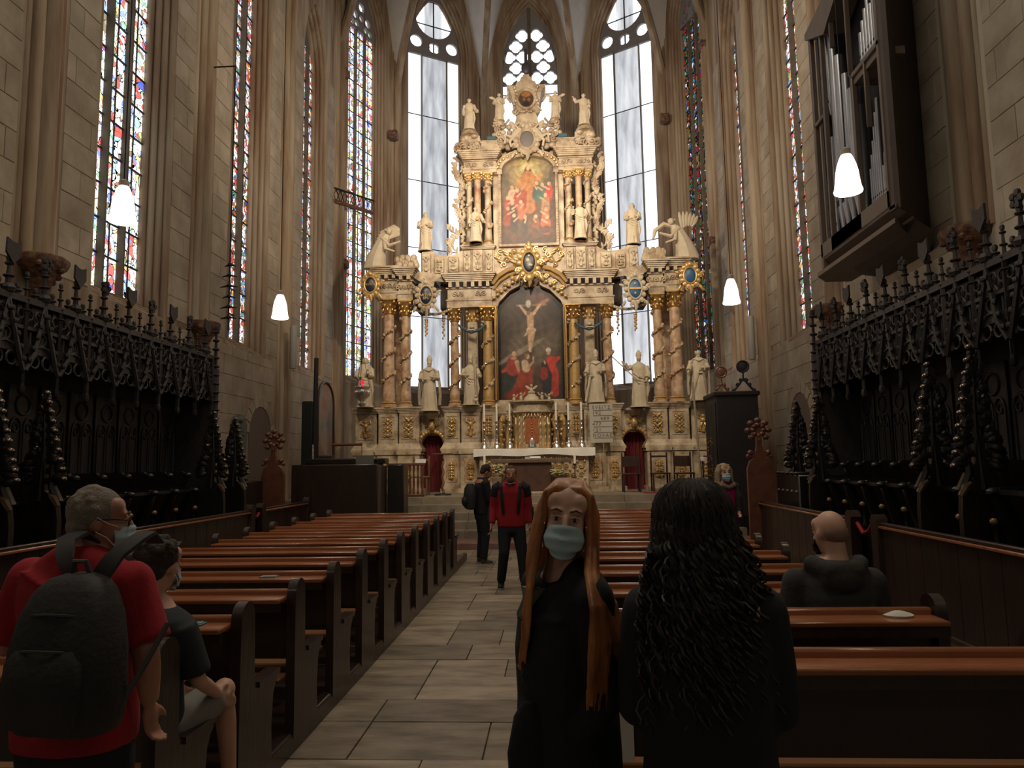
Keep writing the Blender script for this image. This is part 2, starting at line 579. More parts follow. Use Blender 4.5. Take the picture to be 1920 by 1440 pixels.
def circ(u, z, r, n=16, a0=0.0):
    return [(u + r * math.cos(a0 + 2 * PI * i / n), z + r * math.sin(a0 + 2 * PI * i / n)) for i in range(n)]


def foil(u, z, r, k=4, n=24, a0=PI / 4):
    out = []
    for i in range(n):
        t = 2 * PI * i / n
        rr = r * (0.80 + 0.20 * abs(math.cos(k * (t - a0) / 2)) ** 0.7)
        out.append((u + rr * math.cos(t), z + rr * math.sin(t)))
    return out


def window(idx, M, uc, ag, D, z0, spring, ha, ztop, glass, lights, bars, split=2, tracery=None, mw=0.09, pane_r=None):
    w = root_struct('window_%d' % idx)
    W = 2 * ag
    zt = min(ztop, spring + (0.0 if tracery else 1e9))
    lo = z0 + 0.28
    edges = [uc - ag + W * s_ for s_ in lights]
    # panes, each a leaded panel between bar and mullion
    cache = {}
    for i in range(len(edges) - 1):
        for j in range(split):
            a = edges[i] + (edges[i + 1] - edges[i]) * j / split
            b = edges[i] + (edges[i + 1] - edges[i]) * (j + 1) / split
            z = lo
            k = 0
            while z < zt - 0.01:
                zn = min(z + bars, zt)
                g = glass[i] if isinstance(glass, (list, tuple)) else glass
                key = (round(b - a, 3), round(zn - z, 3), g.name)
                if key not in cache:
                    mb = MB()
                    mb.M = M.to_3x3().to_4x4()
                    mb.box(0.004, b - a - 0.004, 0, 0.012, 0.004, zn - z - 0.004)
                    cache[key] = mb.mesh('pane', g, smooth=False)
                p = M @ Vector((a, D, z))
                link('pane', cache[key], w, loc=p)
                z = zn
                k += 1
        # saddle bars
    mb = MB(); mb.M = M
    z = lo
    bi = 0
    while z < zt + 0.01:
        m2 = MB(); m2.M = M
        m2.box(uc - ag, uc + ag, D - 0.03, D - 0.004, z - 0.013, z + 0.013)
        m2.build('saddle_bar', LEADM, w, smooth=False)
        z += bars
        bi += 1
    for i, e in enumerate(edges[1:-1]):
        m2 = MB(); m2.M = M
        m2.prism([(e - mw / 2, D + 0.03), (e - mw / 4, D - 0.11), (e + mw / 4, D - 0.11), (e + mw / 2, D + 0.03)], 'z', lo - 0.05, zt + (0.05 if tracery else 0))
        m2.build('mullion', MULL, w)
    if split > 1:
        for i in range(len(edges) - 1):
            c_ = (edges[i] + edges[i + 1]) / 2
            m2 = MB(); m2.M = M
            m2.box(c_ - 0.011, c_ + 0.011, D - 0.02, D - 0.003, lo, zt)
            m2.build('lead_bar', LEADM, w, smooth=False)
    if tracery:
        out = [(uc + u, z) for u, z in outline(ag, zt, spring, ha)]
        mb = MB(); mb.M = M
        nn = len(out)
        mb.add([(u, D + 0.02, z) for u, z in out], [tuple(range(nn))])
        mb.build('pane', glass[1] if isinstance(glass, (list, tuple)) and False else (glass[0] if isinstance(glass, (list, tuple)) else glass), w)
        out2 = [(uc + u, z) for u, z in outline(ag + 0.02, zt - 0.06, spring, ha + 0.03)]
        plate(M, out2, [[(uc + u, z) for u, z in h] for h in tracery], 0.10, TRAC, 'tracery', w, D - 0.06)
    return w


def pier(name, x, y, z0, z1, root, seq):
    """bundle of shafts: seq = [(dx, dy, r)]"""
    for dx, dy, r in seq:
        MB().lathe([(r, z0), (r, z1)], (x + dx, y + dy, 0), 12).build(name, STONE, root)


def blocks(root, X, side, y0, y1, z0, z1, ch_=0.40, ln=0.92, seed=0):
    rr = random.Random(seed)
    z = z0
    k = 0
    while z < z1 - 0.05:
        zn = min(z + ch_, z1)
        y = y0 - (ln * 0.5 if k % 2 else 0) - rr.uniform(0, 0.15)
        while y < y1:
            l_ = ln * rr.uniform(0.75, 1.2)
            a, b = max(y, y0), min(y + l_, y1)
            if b - a > 0.08:
                pr = rr.uniform(0.0, 0.006)
                xa, xb = (X - 0.04, X + 0.006 + pr) if side < 0 else (X - 0.006 - pr, X + 0.04)
                MB().bbox(xa, xb, a + 0.005, b - 0.005, z + 0.005, zn - 0.005, 0.004).build('stone_block', ASHLAR, root, smooth=False)
            y += l_
        z = zn
        k += 1


def corbel(root, x, y, z, sgn, r=0.34):
    mb = MB()
    prof = [(0.05, z - 0.55), (0.10, z - 0.5), (0.14, z - 0.38), (r * 0.45, z - 0.28), (r * 0.7, z - 0.12), (r * 0.9, z - 0.08), (r, z), (r, z + 0.05), (r * 0.9, z + 0.07)]
    mb.lathe(prof, (x, y, 0), 10)
    for i in range(18):
        a = random.uniform(0, 2 * PI)
        t = random.uniform(0.2, 1)
        mb.ell((x + math.cos(a) * r * 0.85 * t, y + math.sin(a) * r * 0.85 * t, z - 0.42 + 0.36 * t), (0.06, 0.06, 0.045), 6, 4)
    mb.build('corbel', CORB, root)


P = 4.33
wl = root_struct('wall_left')
wr = root_struct('wall_right')
for side, X, root, wins in ((-1, XL, wl, (-1, 0, 1, 2)), (1, XR, wr, (1, 2))):
    back = MB()
    for k in (-1, 0, 1, 2):
        ya, yb = 8.71 + P * k, 8.71 + P * (k + 1)
        M, L = frame((X - 0.0, ya), (X, yb), (0, (ya + yb) / 2))
        if k in wins:
            uc = 10.875 - 8.71
            wall_panel(root, M, L, uc, 1.045, 0.80, 0.42, 4.22, 13.2, 1.6, 18, rolls=4)
            idx = {(-1, -1): 1, (-1, 0): 2, (-1, 1): 3, (-1, 2): 4, (1, 1): 10, (1, 2): 9}[(side, k)]
            window(idx, M, uc, 0.80, 0.42, 4.22, 14.0, 1.2, 14.0, SG_L if side < 0 and k < 1 else SG_M, [0, 1 / 3, 2 / 3, 1], 0.56, 2, None, 0.09)
            u0, u1 = 0.42, uc - 1.045
            blocks(root, X, side, ya + u0, ya + u1 - 0.02, 4.3, 13.4 if k > -1 else 9, seed=k + side * 7)
            blocks(root, X, side, ya + uc + 1.06, yb - u0, 4.3, 13.4 if k > -1 else 9, seed=k + side * 9)
        else:
            back.box(X if side > 0 else X - 0.3, X + 0.3 if side > 0 else X, ya, yb, 0, 18)
            blocks(root, X, side, max(ya, 6.3) if k < 0 else ya + 0.45, yb - 0.45, 4.3, 9.6, seed=k + 50)
        if k == 1:
            back.box(X - 0.3 if side < 0 else X + 0.02, X - 0.02 if side < 0 else X + 0.3, ya - 1, yb + 4.3, 0, 4.2)
        # wall shafts on painted corbels
        yy = yb
        z0 = 4.35 if k < 1 else 0.9
        sx = -side
        seq = [(0.06 * sx, 0, 0.13), (0.02 * sx, -0.19, 0.085), (0.02 * sx, 0.19, 0.085), (-0.02 * sx, -0.33, 0.05), (-0.02 * sx, 0.33, 0.05)]
        pier('wall_shaft', X, yy, z0, 17, root, seq)
        if k < 1:
            corbel(root, X + 0.08 * sx, yy, 4.35, side)
    # ashlar below the sills (niches are cut around)
    if side < 0:
        blocks(root, X, side, 12.2, 15.3, 0.8, 4.2, seed=77)
        blocks(root, X, side, 15.3, 16.75, 3.2, 4.2, seed=78)
        blocks(root, X, side, 17.8, 21.6, 0.95, 4.2, seed=79)
    else:
        blocks(root, X, side, 12.2, 14.5, 0.8, 4.2, seed=87)
        blocks(root, X, side, 14.5, 15.9, 3.2, 4.2, seed=88)
        blocks(root, X, side, 15.9, 17.0, 0.8, 4.2, seed=89)
        blocks(root, X, side, 17.8, 21.6, 0.95, 4.2, seed=90)
    if back.v:
        back.build('wall_core', JOINT, root, smooth=False)
# mortar behind the lowest courses is the wall face itself; niches are flat plates, recess shade put into their colour
for side, X, yc, zb, root in ((-1, XL, 16.02, 0.9, wl), (1, XR, 15.2, 0.9, wr)):
    w2 = 0.62
    pts = [(yc - w2, zb)] + [(yc - w2 * math.cos(PI * i / 10), 2.45 + 0.62 * math.sin(PI * i / 10)) for i in range(11)] + [(yc + w2, zb)]
    MB().prism(pts, 'x', X + 0.004 if side < 0 else X - 0.012, X + 0.012 if side < 0 else X - 0.004).build('niche', mat('niche_shade', (0.13, 0.095, 0.07), 0.9), root, smooth=False)
    n = 9
    for i in range(n):      # voussoirs round the niche
        a0, a1 = PI * i / n + 0.02, PI * (i + 1) / n - 0.02
        q = [(yc - rr_ * math.cos(a), 2.45 + rr_ * math.sin(a)) for rr_, a in ((w2, a0), (w2, a1), (w2 + 0.2, a1), (w2 + 0.2, a0))]
        MB().prism(q, 'x', X - 0.01, X + 0.025 if side < 0 else X + 0.01).build('voussoir', ASHLAR, root, smooth=False) if side < 0 else MB().prism(q, 'x', X - 0.025, X + 0.01).build('voussoir', ASHLAR, root, smooth=False)
    blocks(root, X, side, yc - 0.95 if side < 0 else yc - 0.7, yc - w2 - 0.02, 0.9, 2.5, seed=5 + side)
    blocks(root, X, side, yc + w2 + 0.02, yc + 0.75, 0.9, 2.5, seed=6 + side)

# ---- apse
AV = [(-6.6, 21.7), (-5.4, 24.6), (-2.41, 26.4), (1.22, 26.4), (4.2, 24.6), (5.1, 21.7)]
wa = root_struct('wall_back')
ctr = (-0.6, 20)
SPR = 16.2
wd_ = [(1.52, 1.08, 0.74, 0.40, 4.3, 16.4, 1.6, 18.9), (1.66, 1.36, 1.02, 0.5, 4.2, 17.0, 2.5, 20.5), (1.815, 1.38, 1.06, 0.5, 4.2, 17.1, 2.5, 20.6), (1.83, 1.36, 1.02, 0.5, 4.2, 17.0, 2.5, 20.5), (1.5, 1.08, 0.74, 0.40, 4.3, 16.4, 1.6, 18.9)]
SHADEG = emit('buttress_shade_glass', (0.80, 0.84, 0.92), 1.0)  # shade of the buttress outside, put into the emission as mottled grey
nt = SHADEG.node_tree
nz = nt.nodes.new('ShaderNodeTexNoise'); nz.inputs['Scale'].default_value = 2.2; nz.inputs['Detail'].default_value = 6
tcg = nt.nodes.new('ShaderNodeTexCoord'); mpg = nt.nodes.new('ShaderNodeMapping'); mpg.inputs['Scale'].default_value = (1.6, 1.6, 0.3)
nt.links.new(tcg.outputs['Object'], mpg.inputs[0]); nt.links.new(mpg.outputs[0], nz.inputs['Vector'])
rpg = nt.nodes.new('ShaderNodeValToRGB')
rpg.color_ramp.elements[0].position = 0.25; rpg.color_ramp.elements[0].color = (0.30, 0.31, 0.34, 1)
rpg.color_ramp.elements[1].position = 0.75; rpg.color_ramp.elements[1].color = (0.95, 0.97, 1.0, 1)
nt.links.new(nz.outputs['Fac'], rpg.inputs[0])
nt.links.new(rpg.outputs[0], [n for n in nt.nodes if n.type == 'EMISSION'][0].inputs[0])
for i in range(5):
    p0, p1 = AV[i], AV[i + 1]
    M, L = frame(p0, p1, ctr)
    uc, af, ag, D, z0, sp, ha, zt = wd_[i]
    wall_panel(wa, M, L, uc, af, ag, D, z0, sp, ha, zt + 1.5, rolls=5)
    if i in (0, 4):
        tr = [circ(-0.35, 17.05, 0.15, 12), circ(0.35, 17.05, 0.15, 12), foil(0, 17.45, 0.17), circ(-0.25, 16.75, 0.12, 10), circ(0.25, 16.75, 0.12, 10), circ(0, 17.05, 0.12, 10), circ(-.47, 16.72, .12, 10), circ(.47, 16.72, .12, 10)]
        window(5 if i == 0 else 8 + 3, M, uc, ag, D, z0, 16.6, 1.4, 16.6, SG_L if i == 0 else SG_D, [0, 1 / 3, 2 / 3, 1], 0.56, 2 if i else 2, tr, 0.075)
    elif i in (1, 3):
        tr = [circ(0, 18.55, 0.74, 28), circ(-0.72, 17.55, 0.24, 14), circ(0.72, 17.55, 0.24, 14), foil(0, 17.42, 0.22, 4)]
        window(6 if i == 1 else 8, M, uc, ag, D, z0, 17.1, 2.5, 17.1, [CLEAR, SHADEG, CLEAR], [0, 0.26, 0.76, 1], 2.55, 1, tr, 0.045)
        big = MB(); big.M = M
    else:
        tr = []
        for r_ in range(8):
            zz = 16.62 + .44 * r_
            for u in ((-.8, -.27, .27, .8) if r_ % 2 == 0 else (-.53, 0, .53)):
                lim = 1.0 - .95 * max(0, (zz - 16.8) / 3.0) ** 2.2
                if abs(u) < lim - .12 and abs(u) > (-.01 if False else .05) or (abs(u) < .05 and False):
                    tr.append(foil(u, zz, 0.272, 4, 24, 0))
        window(7, M, uc, ag, D, z0, 16.4, 3.2, 16.4, CLEAR, [0, 0.5, 1], 2.3, 1, tr, 0.13)
        m2 = MB(); m2.M = M
        m2.box(uc - 0.07, uc + 0.07, D - 0.14, D, 16.3, 19.5)
        m2.build('mullion', MULL, bpy.data.objects['window_7'])
# the foiled circle inside the big roundels
for i in (1, 3):
    M, L = frame(AV[i], AV[i + 1], ctr)
    uc, D = wd_[i][0], wd_[i][3]
    w = bpy.data.objects['window_6' if i == 1 else 'window_8']
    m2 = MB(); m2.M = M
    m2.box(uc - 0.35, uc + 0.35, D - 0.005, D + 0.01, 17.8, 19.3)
    m2.build('pane', SHADEG, w)  # same painted buttress shade carried up into the roundel
    m2 = MB(); m2.M = M
    m2.box(uc - 0.02, uc + 0.02, D - 0.06, D - 0.02, 17.1, 19.4)
    for zz in (18.3,):
        m2.box(uc - 0.9, uc + 0.9, D - 0.06, D - 0.03, zz, zz + 0.03)
    m2.build('lead_bar', LEADM, w)
# apse piers: bundles of shafts at each corner, with small painted corbel heads
for i, (x, y) in enumerate(AV):
    v = Vector((ctr[0] - x, ctr[1] + 1 - y)).normalized()
    t = Vector((-v.y, v.x))
    W_ = 0.34 if i in (0, 5) else 0.30
    seq = []
    for s_, d_, r_ in ((0, 0.10, 0.13), (-0.2, 0.04, 0.075), (0.2, 0.04, 0.075), (-0.33, 0.0, 0.06), (0.33, 0.0, 0.06), (-0.45, -0.03, 0.05), (0.45, -0.03, 0.05)):
        q = v * d_ + t * s_
        seq.append((q.x, q.y, r_))
    pier('pier_shaft', x, y, 0.9, SPR + 0.3, wa, seq)
for (x, y, z) in [(-5.35, 24.1, 13.2), (-6.5, 21.9, 14.3), (-6.45, 21.9, 8.0), (4.05, 24.1, 13.4), (5.0, 21.8, 14.6), (5.0, 21.8, 8.3)]:
    mb = MB()
    mb.bbox(x - 0.16, x + 0.16, y - 0.2, y + 0.1, z - 0.14, z + 0.14, 0.03)
    mb.ell((x, y - 0.2, z), (0.13, 0.1, 0.12), 8, 6)
    mb.ell((x - 0.1, y - 0.2, z + .08), 0.06, 6, 4)
    mb.ell((x + 0.1, y - 0.2, z + .08), 0.06, 6, 4)
    mb.build('carved_console', CORB, wa)
# vault: ribs and webs over the apse
vt = root_struct('ceiling')
boss = Vector((-0.7, 19.0, 23.5))


def ribpt(i, t):
    a = Vector((*AV[i], SPR - 1.2))
    p = a.lerp(boss, t)
    p.z = a.z + (boss.z - a.z) * math.sin(t * PI / 2) ** 0.85
    return p


for i in range(6):
    MB().tube([ribpt(i, t / 14) for t in range(15)], 0.13, 6).build('vault_rib', STONE, vt)
for i in range(5):
    a, b = Vector((*AV[i], 0)), Vector((*AV[i + 1], 0))
    n = 12
    zt = 21.2 if 0 < i < 4 else 20
    for side in (0, 1):
        rings = []
        for k in range(n + 1):
            t = k / n
            q = (a.lerp(b, t / 2) if side == 0 else b.lerp(a, t / 2))
            wz = SPR - 1.2 + (zt - SPR + 1.2) * math.sin(t * PI / 2) ** 0.7
            pw = Vector((q.x, q.y, wz))
            pr = ribpt(i + side, t)
            rings.append([tuple(pw.lerp(pr, s_ / 6)) for s_ in range(7)])
        MB().loft(rings, cap=False, close=False).build('vault_web', PLASTER, vt)

# ---- downpipes, wall gallery, wall painting, epitaph
for x, y, lab in ((-6.22, 17.0, 'pale grey metal downpipe against the left wall beside the arched niche'), (4.75, 17.3, 'pale grey metal downpipe against the right wall above the dark cabinet')):
    mb = MB().lathe([(0.07, 4.05), (0.085, 4.1), (0.085, 5.05), (0.07, 5.1)], (x, y, 0), 12)
    tag(mb.build('downpipe', mat('grey_paint', (0.27, 0.26, 0.24), 0.6)), lab, 'pipe')

# ================================================================== THE ALTARPIECE
AX, AY = -0.55, 19.45
DY = 0.5      # depth offset shared by everything built with the altarpiece
altar = thing('altarpiece', 'tall cream marble and gilt altarpiece with columns and two paintings filling the apse', 'altarpiece', (AX, AY + DY, 0.95))


def ab():
    m = MB()
    m.M = Matrix.Translation((AX, DY, 0))
    return m


def AB(m, name, mt, parent=None, **k):
    return m.build(name, mt, parent or altar, world=True, **k)


def scroll(mb, x, y, z, r, turns=1.4, flip=1, th=0.02, a0=0.0):
    pts = []
    rad = []
    n = int(12 * turns)
    for i in range(n + 1):
        t = i / n
        a = a0 + flip * t * turns * 2 * PI
        rr = r * (1 - 0.8 * t)
        pts.append((x + rr * math.cos(a), y - 0.01 * t, z + rr * math.sin(a)))
        rad.append(th * (1 - 0.4 * t))
    mb.tube(pts, rad, 5)
    mb.ell(pts[-1], th * 1.4, 6, 4)


def leaf(mb, x, y, z, l, w, a, th=0.03):
    mb.ell((x + math.cos(a) * l / 2, y, z + math.sin(a) * l / 2), (l / 2, th, w / 2), 7, 5, (0, -a, 0))


def relief(mb, cx, y, z0, z1, w, seed=0, dens=1.0, fig=False):
    rr = random.Random(seed)
    h = z1 - z0
    z = z0 + h * 0.1
    if fig:
        mb.ell((cx, y - 0.02, z1 - h * 0.16), (w * 0.13, 0.05, w * 0.15), 8, 6)
        mb.ell((cx, y - 0.01, z1 - h * 0.38), (w * 0.2, 0.06, h * 0.15), 8, 6)
        for s in (-1, 1):
            mb.tube([(cx + s * w * .14, y, z1 - h * .3), (cx + s * w * .38, y - .02, z1 - h * .22), (cx + s * w * .3, y, z1 - h * .08)], 0.022, 5)
            mb.tube([(cx + s * w * .08, y, z1 - h * .5), (cx + s * w * .16, y - .04, z1 - h * .65), (cx + s * w * .1, y, z1 - h * .78)], 0.03, 5)
        mb.tube([(cx, y, z0), (cx, y, z0 + h * .2)], 0.05, 7)
        scroll(mb, cx - w * .25, y, z0 + h * .12, w * .18, 1.2, 1, .02)
        scroll(mb, cx + w * .25, y, z0 + h * .12, w * .18, 1.2, -1, .02, PI)
        return
    k = 0
    while z < z1 - 0.03:
        r = w * rr.uniform(0.16, 0.24)
        sp = r * 1.7
        for s in (-1, 1):
            if k % 2 == 0:
                scroll(mb, cx + s * w * 0.22, y - 0.01, z, r, 1.2, -s, 0.018, PI / 2 + (s > 0) * PI)
            else:
                leaf(mb, cx, y - 0.01, z, w * 0.45, r * 0.8, PI / 2 - s * 0.9)
                mb.ell((cx + s * w * .3, y - .03, z), 0.028, 6, 4)
        mb.ell((cx, y - 0.03, z), (0.035, 0.03, 0.045), 7, 5)
        z += sp
        k += 1


def cornice(mb, x0, x1, z0, z1, yf, yb, over=0.10, steps=4):
    prof = []
    for i in range(steps):
        t0, t1 = i / steps, (i + 1) / steps
        o0 = over * (t0 ** 1.3)
        o1 = over * (t1 ** 1.3)
        mb.box(x0 - o1, x1 + o1, yf - o1, yb, z0 + (z1 - z0) * t0, z0 + (z1 - z0) * t1)


def pedestal(x0, x1, z0, z1, yf, seed, fig=False, m=None):
    mb = ab()
    mb.bbox(x0, x1, yf, AY + 0.6, z0 + 0.2, z1 - 0.1, 0.02)
    mb.loft([[(x0 - o, yf - o, z), (x1 + o, yf - o, z), (x1 + o, AY + .6, z), (x0 - o, AY + .6, z)] for o, z in ((0.09, z0), (0.09, z0 + .06), (0.05, z0 + .12), (0.0, z0 + .22))])
    o = AB(mb, 'pedestal', MARBLE, ang=30)
    mb = ab()
    cornice(mb, x0, x1, z1 - 0.1, z1 + 0.06, yf, AY + .6, 0.07, 4)
    AB(mb, 'pedestal_cap', MARBLE, o, smooth=False)
    w = x1 - x0
    mb = ab()
    for a, b, c, d in ((x0 + w * .14, x0 + w * .18, z0 + .36, z1 - .2), (x1 - w * .18, x1 - w * .14, z0 + .36, z1 - .2)):
        mb.box(a, b, yf - .014, yf + .01, c, d)
    for zz in (z0 + .34, z1 - .2):
        mb.box(x0 + w * .14, x1 - w * .14, yf - .014, yf + .01, zz, zz + .02)
    AB(mb, 'panel_moulding', MARBLE, o, smooth=False)
    mb = ab()
    relief(mb, (x0 + x1) / 2, yf - 0.015, z0 + .4, z1 - .24, w * 0.62, seed, fig=fig)
    AB(mb, 'gilt_relief', m or OCHRE, o)


def plinth(x0, x1, z0, z1, yf, seed, red=True):
    mb = ab()
    mb.bbox(x0, x1, yf, AY + .6, z0, z1 - .08, 0.02)
    mb.box(x0 - .05, x1 + .05, yf - .05, AY + .6, z0 - .01, z0 + .12)
    mb.box(x0 - .03, x1 + .03, yf - .03, AY + .6, z1 - .08, z1)
    o = AB(mb, 'plinth', MARBLE, ang=30)
    w = x1 - x0
    if red:
        mb = ab()
        mb.bbox(x0 + w * .2, x1 - w * .2, yf - .012, yf + .01, z0 + .28, z1 - .2, .008)
        AB(mb, 'marble_panel', PINK, o)
    mb = ab()
    relief(mb, (x0 + x1) / 2, yf - 0.02, z0 + .36, z1 - .3, w * 0.4, seed)
    AB(mb, 'gilt_relief', OCHRE, o)


ZP0, ZP1, ZP2 = 0.95, 2.06, 3.2
for s in (-1, 1):
    sp = [(-4.82, -4.22), (-4.16, -3.62), (-3.58, -3.03)]
    for i, (a, b) in enumerate(sp):
        x0, x1 = (a, b) if s < 0 else (-b, -a)
        pedestal(x0, x1, ZP1, ZP2, 18.95 - 0.08 * i, i + 3, fig=(i == 0))
        plinth(x0 - .03, x1 + .03, ZP0, ZP1, 18.88 - 0.08 * i, i + 13, red=(i == 1))
    sp = [(-2.38, -1.94), (-1.9, -1.38)]
    for i, (a, b) in enumerate(sp):
        x0, x1 = (a, b) if s < 0 else (-b, -a)
        pedestal(x0, x1, ZP1, ZP2, 18.9 - 0.1 * i, i + 23, fig=(i == 1))
        plinth(x0 - .03, x1 + .03, ZP0, ZP1, 18.82 - 0.1 * i, i + 33)
    x0, x1 = (-1.36, -0.98) if s < 0 else (0.98, 1.36)
    pedestal(x0, x1, ZP1, ZP2, 18.92, 41)
    # door between the pedestals: gilt arch, mask, statue bracket, crimson curtain
    cx = s * 2.72
    mb = ab()
    pts = [(cx - .31, .95), (cx - .31, 2.2)] + [(cx - .31 * math.cos(PI * i / 12), 2.2 + .34 * math.sin(PI * i / 12)) for i in range(1, 12)] + [(cx + .31, 2.2), (cx + .31, .95)]
    o_ = [(cx - .5, .95), (cx - .5, 3.0), (cx + .5, 3.0), (cx + .5, .95)]
    # surround with arched opening, as strips
    L = pts
    yf = 19.05
    ft, bk = [], []
    n = len(L)
    outer = [(cx - .42, z) if u < cx - .05 else ((cx + .42, z) if u > cx + .05 else (u, z)) for u, z in L]
    for (a, b, c, d) in zip(L, L[1:], outer, outer[1:]):
        mb.add([(a[0], yf, a[1]), (b[0], yf, b[1]), (d[0], yf, d[1]), (c[0], yf, c[1]), (a[0], yf + .5, a[1]), (b[0], yf + .5, b[1])], [(0, 1, 2, 3), (0, 1, 5, 4)])
    mb.box(cx - .42, cx + .42, yf, yf + .5, 2.54, 3.05)
    door = AB(mb, 'doorway_surround', MARBLE, ang=30)
    mb = ab()
    for i in range(15):
        a = PI * i / 14
        mb.ell((cx - .37 * math.cos(a), yf - .03, 2.2 + .40 * math.sin(a)), (.055, .05, .06), 7, 5)
        if i % 2 == 0:
            scroll(mb, cx - .43 * math.cos(a), yf - .05, 2.2 + .46 * math.sin(a), .05, 1.1, 1, .014, a)
    for i in range(4):
        for q in (-1, 1):
            mb.ell((cx + q * .37, yf - .03, 1.7 + .12 * i), (.045, .04, .05), 6, 4)
    AB(mb, 'gilt_arch_garland', OCHRE, door)
    mb = ab()
    mb.ell((cx, yf - .1, 2.74), (.10, .10, .14), 10, 8)
    mb.ell((cx, yf - .21, 2.72), (.025, .03, .04), 6, 4)
    for q in (-1, 1):
        scroll(mb, cx + q * .15, yf - .08, 2.80, .07, 1.2, q, .018)
        leaf(mb, cx + q * .06, yf - .1, 2.85, .16, .06, PI / 2 - q * .7)
    AB(mb, 'carved_mask', OCHRE, door)
    mb = ab()
    mb.lathe([(.13, 2.92), (.16, 2.96), (.2, 3.02), (.24, 3.06), (.24, 3.1), (.2, 3.12)], (cx, yf - .08, 0), 16)
    AB(mb, 'statue_bracket', MARBLE, door)
    mb = ab()
    rings = []
    for z in (.97, 1.6, 2.2, 2.5):
        rings.append([(cx - .34 + .68 * k / 30, yf + .28 + .035 * math.sin(k * 1.35 + z), z) for k in range(31)])
    mb.loft(rings, cap=False, close=False)
    AB(mb, 'crimson_curtain', CURT, door)
# centre: predella behind the candles
mb = ab()
mb.box(-1.0, 1.0, 19.25, AY + .6, .95, 3.2)
AB(mb, 'predella', MARBLE, smooth=False)
mb = ab()
mb.bbox(-1.0, 1.0, 19.1, AY + .6, 3.05, 3.42, .02)
cornice(mb, -1.0, 1.0, 2.98, 3.08, 19.1, AY + .6, .06, 3)
mb.box(-.7, .7, 19.06, 19.12, 3.12, 3.34)
AB(mb, 'predella_top', MARBLE, smooth=False)
for s in (-1, 1):
    for x, w_ in ((.80, .13), (.55, .09)):
        mb = ab()
        mb.tube([(s * x, 19.12, 2.1), (s * (x + .05), 19.08, 2.5), (s * (x + .01), 19.1, 2.9), (s * (x - .02), 19.1, 3.0)], [w_ * .6, w_ * .5, w_ * .7, w_ * .4], 8)
        for i in range(6):
            mb.ell((s * x + .04 * math.sin(i * 2), 19.02, 2.2 + .13 * i), (.05, .04, .05), 6, 5)
        AB(mb, 'gilt_scroll_bracket', OCHRE)

# back slab closing the lower storey behind columns (windows stay free between)
for s in (-1, 1):
    for (x0, x1, z0, z1) in ((1.0, 1.34, 3.25, 6.0), (3.5, 4.15, 3.25, 6.3)):
        mb = ab()
        a, b = sorted((s * x0, s * x1))
        mb.bbox(a, b, AY + .35, AY + .6, z0, z1, .02)
        AB(mb, 'back_pilaster', PINK if x0 > 3 else MARBLE)


def capital(mb, x, y, z0, z1, r):
    h = z1 - z0
    mb.lathe([(r * .95, z0), (r * 1.12, z0 + .02), (r * .95, z0 + .04), (r, z0 + h * .4), (r * 1.35, z0 + h * .8), (r * 1.5, z1 - .03)], (x, y, 0), 12)
    mb.box(x - r * 1.5, x + r * 1.5, y - r * 1.5, y + r * 1.5, z1 - .035, z1)
    for k in range(8):
        a = 2 * PI * k / 8
        for (zz, rr, s_) in ((z0 + h * .28, 1.12, .9), (z0 + h * .55, 1.3, .8)):
            a2 = a + (PI / 8 if zz > z0 + h * .4 else 0)
            mb.ell((x + r * rr * math.cos(a2), y + r * rr * math.sin(a2), zz), (.04 * s_, .04 * s_, h * .16), 6, 4)
    for k in range(4):
        a = PI / 4 + k * PI / 2
        mb.ell((x + r * 1.6 * math.cos(a), y + r * 1.6 * math.sin(a), z1 - h * .2), (.05, .05, .055), 7, 5)


def column(x, z0, zc, z1, r, shaft=PINK, vines=True, cap=GOLD, y=19.05, seed=0, twist=0.0):
    rr = random.Random(seed)
    mb = ab()
    mb.lathe([(r * 1.5, z0), (r * 1.5, z0 + .06), (r * 1.25, z0 + .07)], (x, y, 0), 16)
    prof = []
    n = 26
    for i in range(n + 1):
        t = i / n
        z = z0 + .07 + (zc - z0 - .07) * t
        rad = r * (1.0 - .14 * t)
        if t < .18:
            rad = r * (1.12 - .15 * abs(t - .09) / .09)
        if twist:
            rad *= 1 + .05 * math.sin(t * twist)
        prof.append((rad, z))
    mb.lathe(prof, (x, y, 0), 18)
    o = AB(mb, 'column', shaft)
    mb = ab()
    for z in (z0 + .075, z0 + .13):
        mb.lathe([(r * 1.2, z - .02), (r * 1.32, z), (r * 1.2, z + .02)], (x, y, 0), 16)
    AB(mb, 'gilt_base_ring', OCHRE, o)
    mb = ab()
    capital(mb, x, y, zc, z1, r)
    AB(mb, 'capital', cap, o)
    if vines:
        mb = ab()
        H = zc - z0 - .5
        pts = []
        nt_ = int(H / .035)
        for i in range(nt_):
            t = i / nt_
            a = i * .36 + seed
            rad = r * 1.0
            z = z0 + .48 + H * t
            p = (x + rad * math.cos(a), y + rad * math.sin(a), z)
            pts.append(p)
        mb.tube(pts, .016, 5)
        gm = ab()
        for i, p in enumerate(pts):
            if True:
                a = i * .36 + seed
                if math.sin(a) < .35:
                    q = (x + r * 1.1 * math.cos(a + .2), y + r * 1.1 * math.sin(a + .2), p[2] + rr.uniform(-.03, .03))
                    (gm if i % 6 == 0 else mb).ell(q, (.036, .036, .03) if i % 6 == 0 else (.04, .04, .055), 6, 4, (rr.uniform(-1, 1), rr.uniform(-1, 1), 0))
        AB(mb, 'carved_vine', PINK if seed % 2 else MARBLE, o)
        AB(gm, 'gilt_grapes', GOLD, o)
    return o


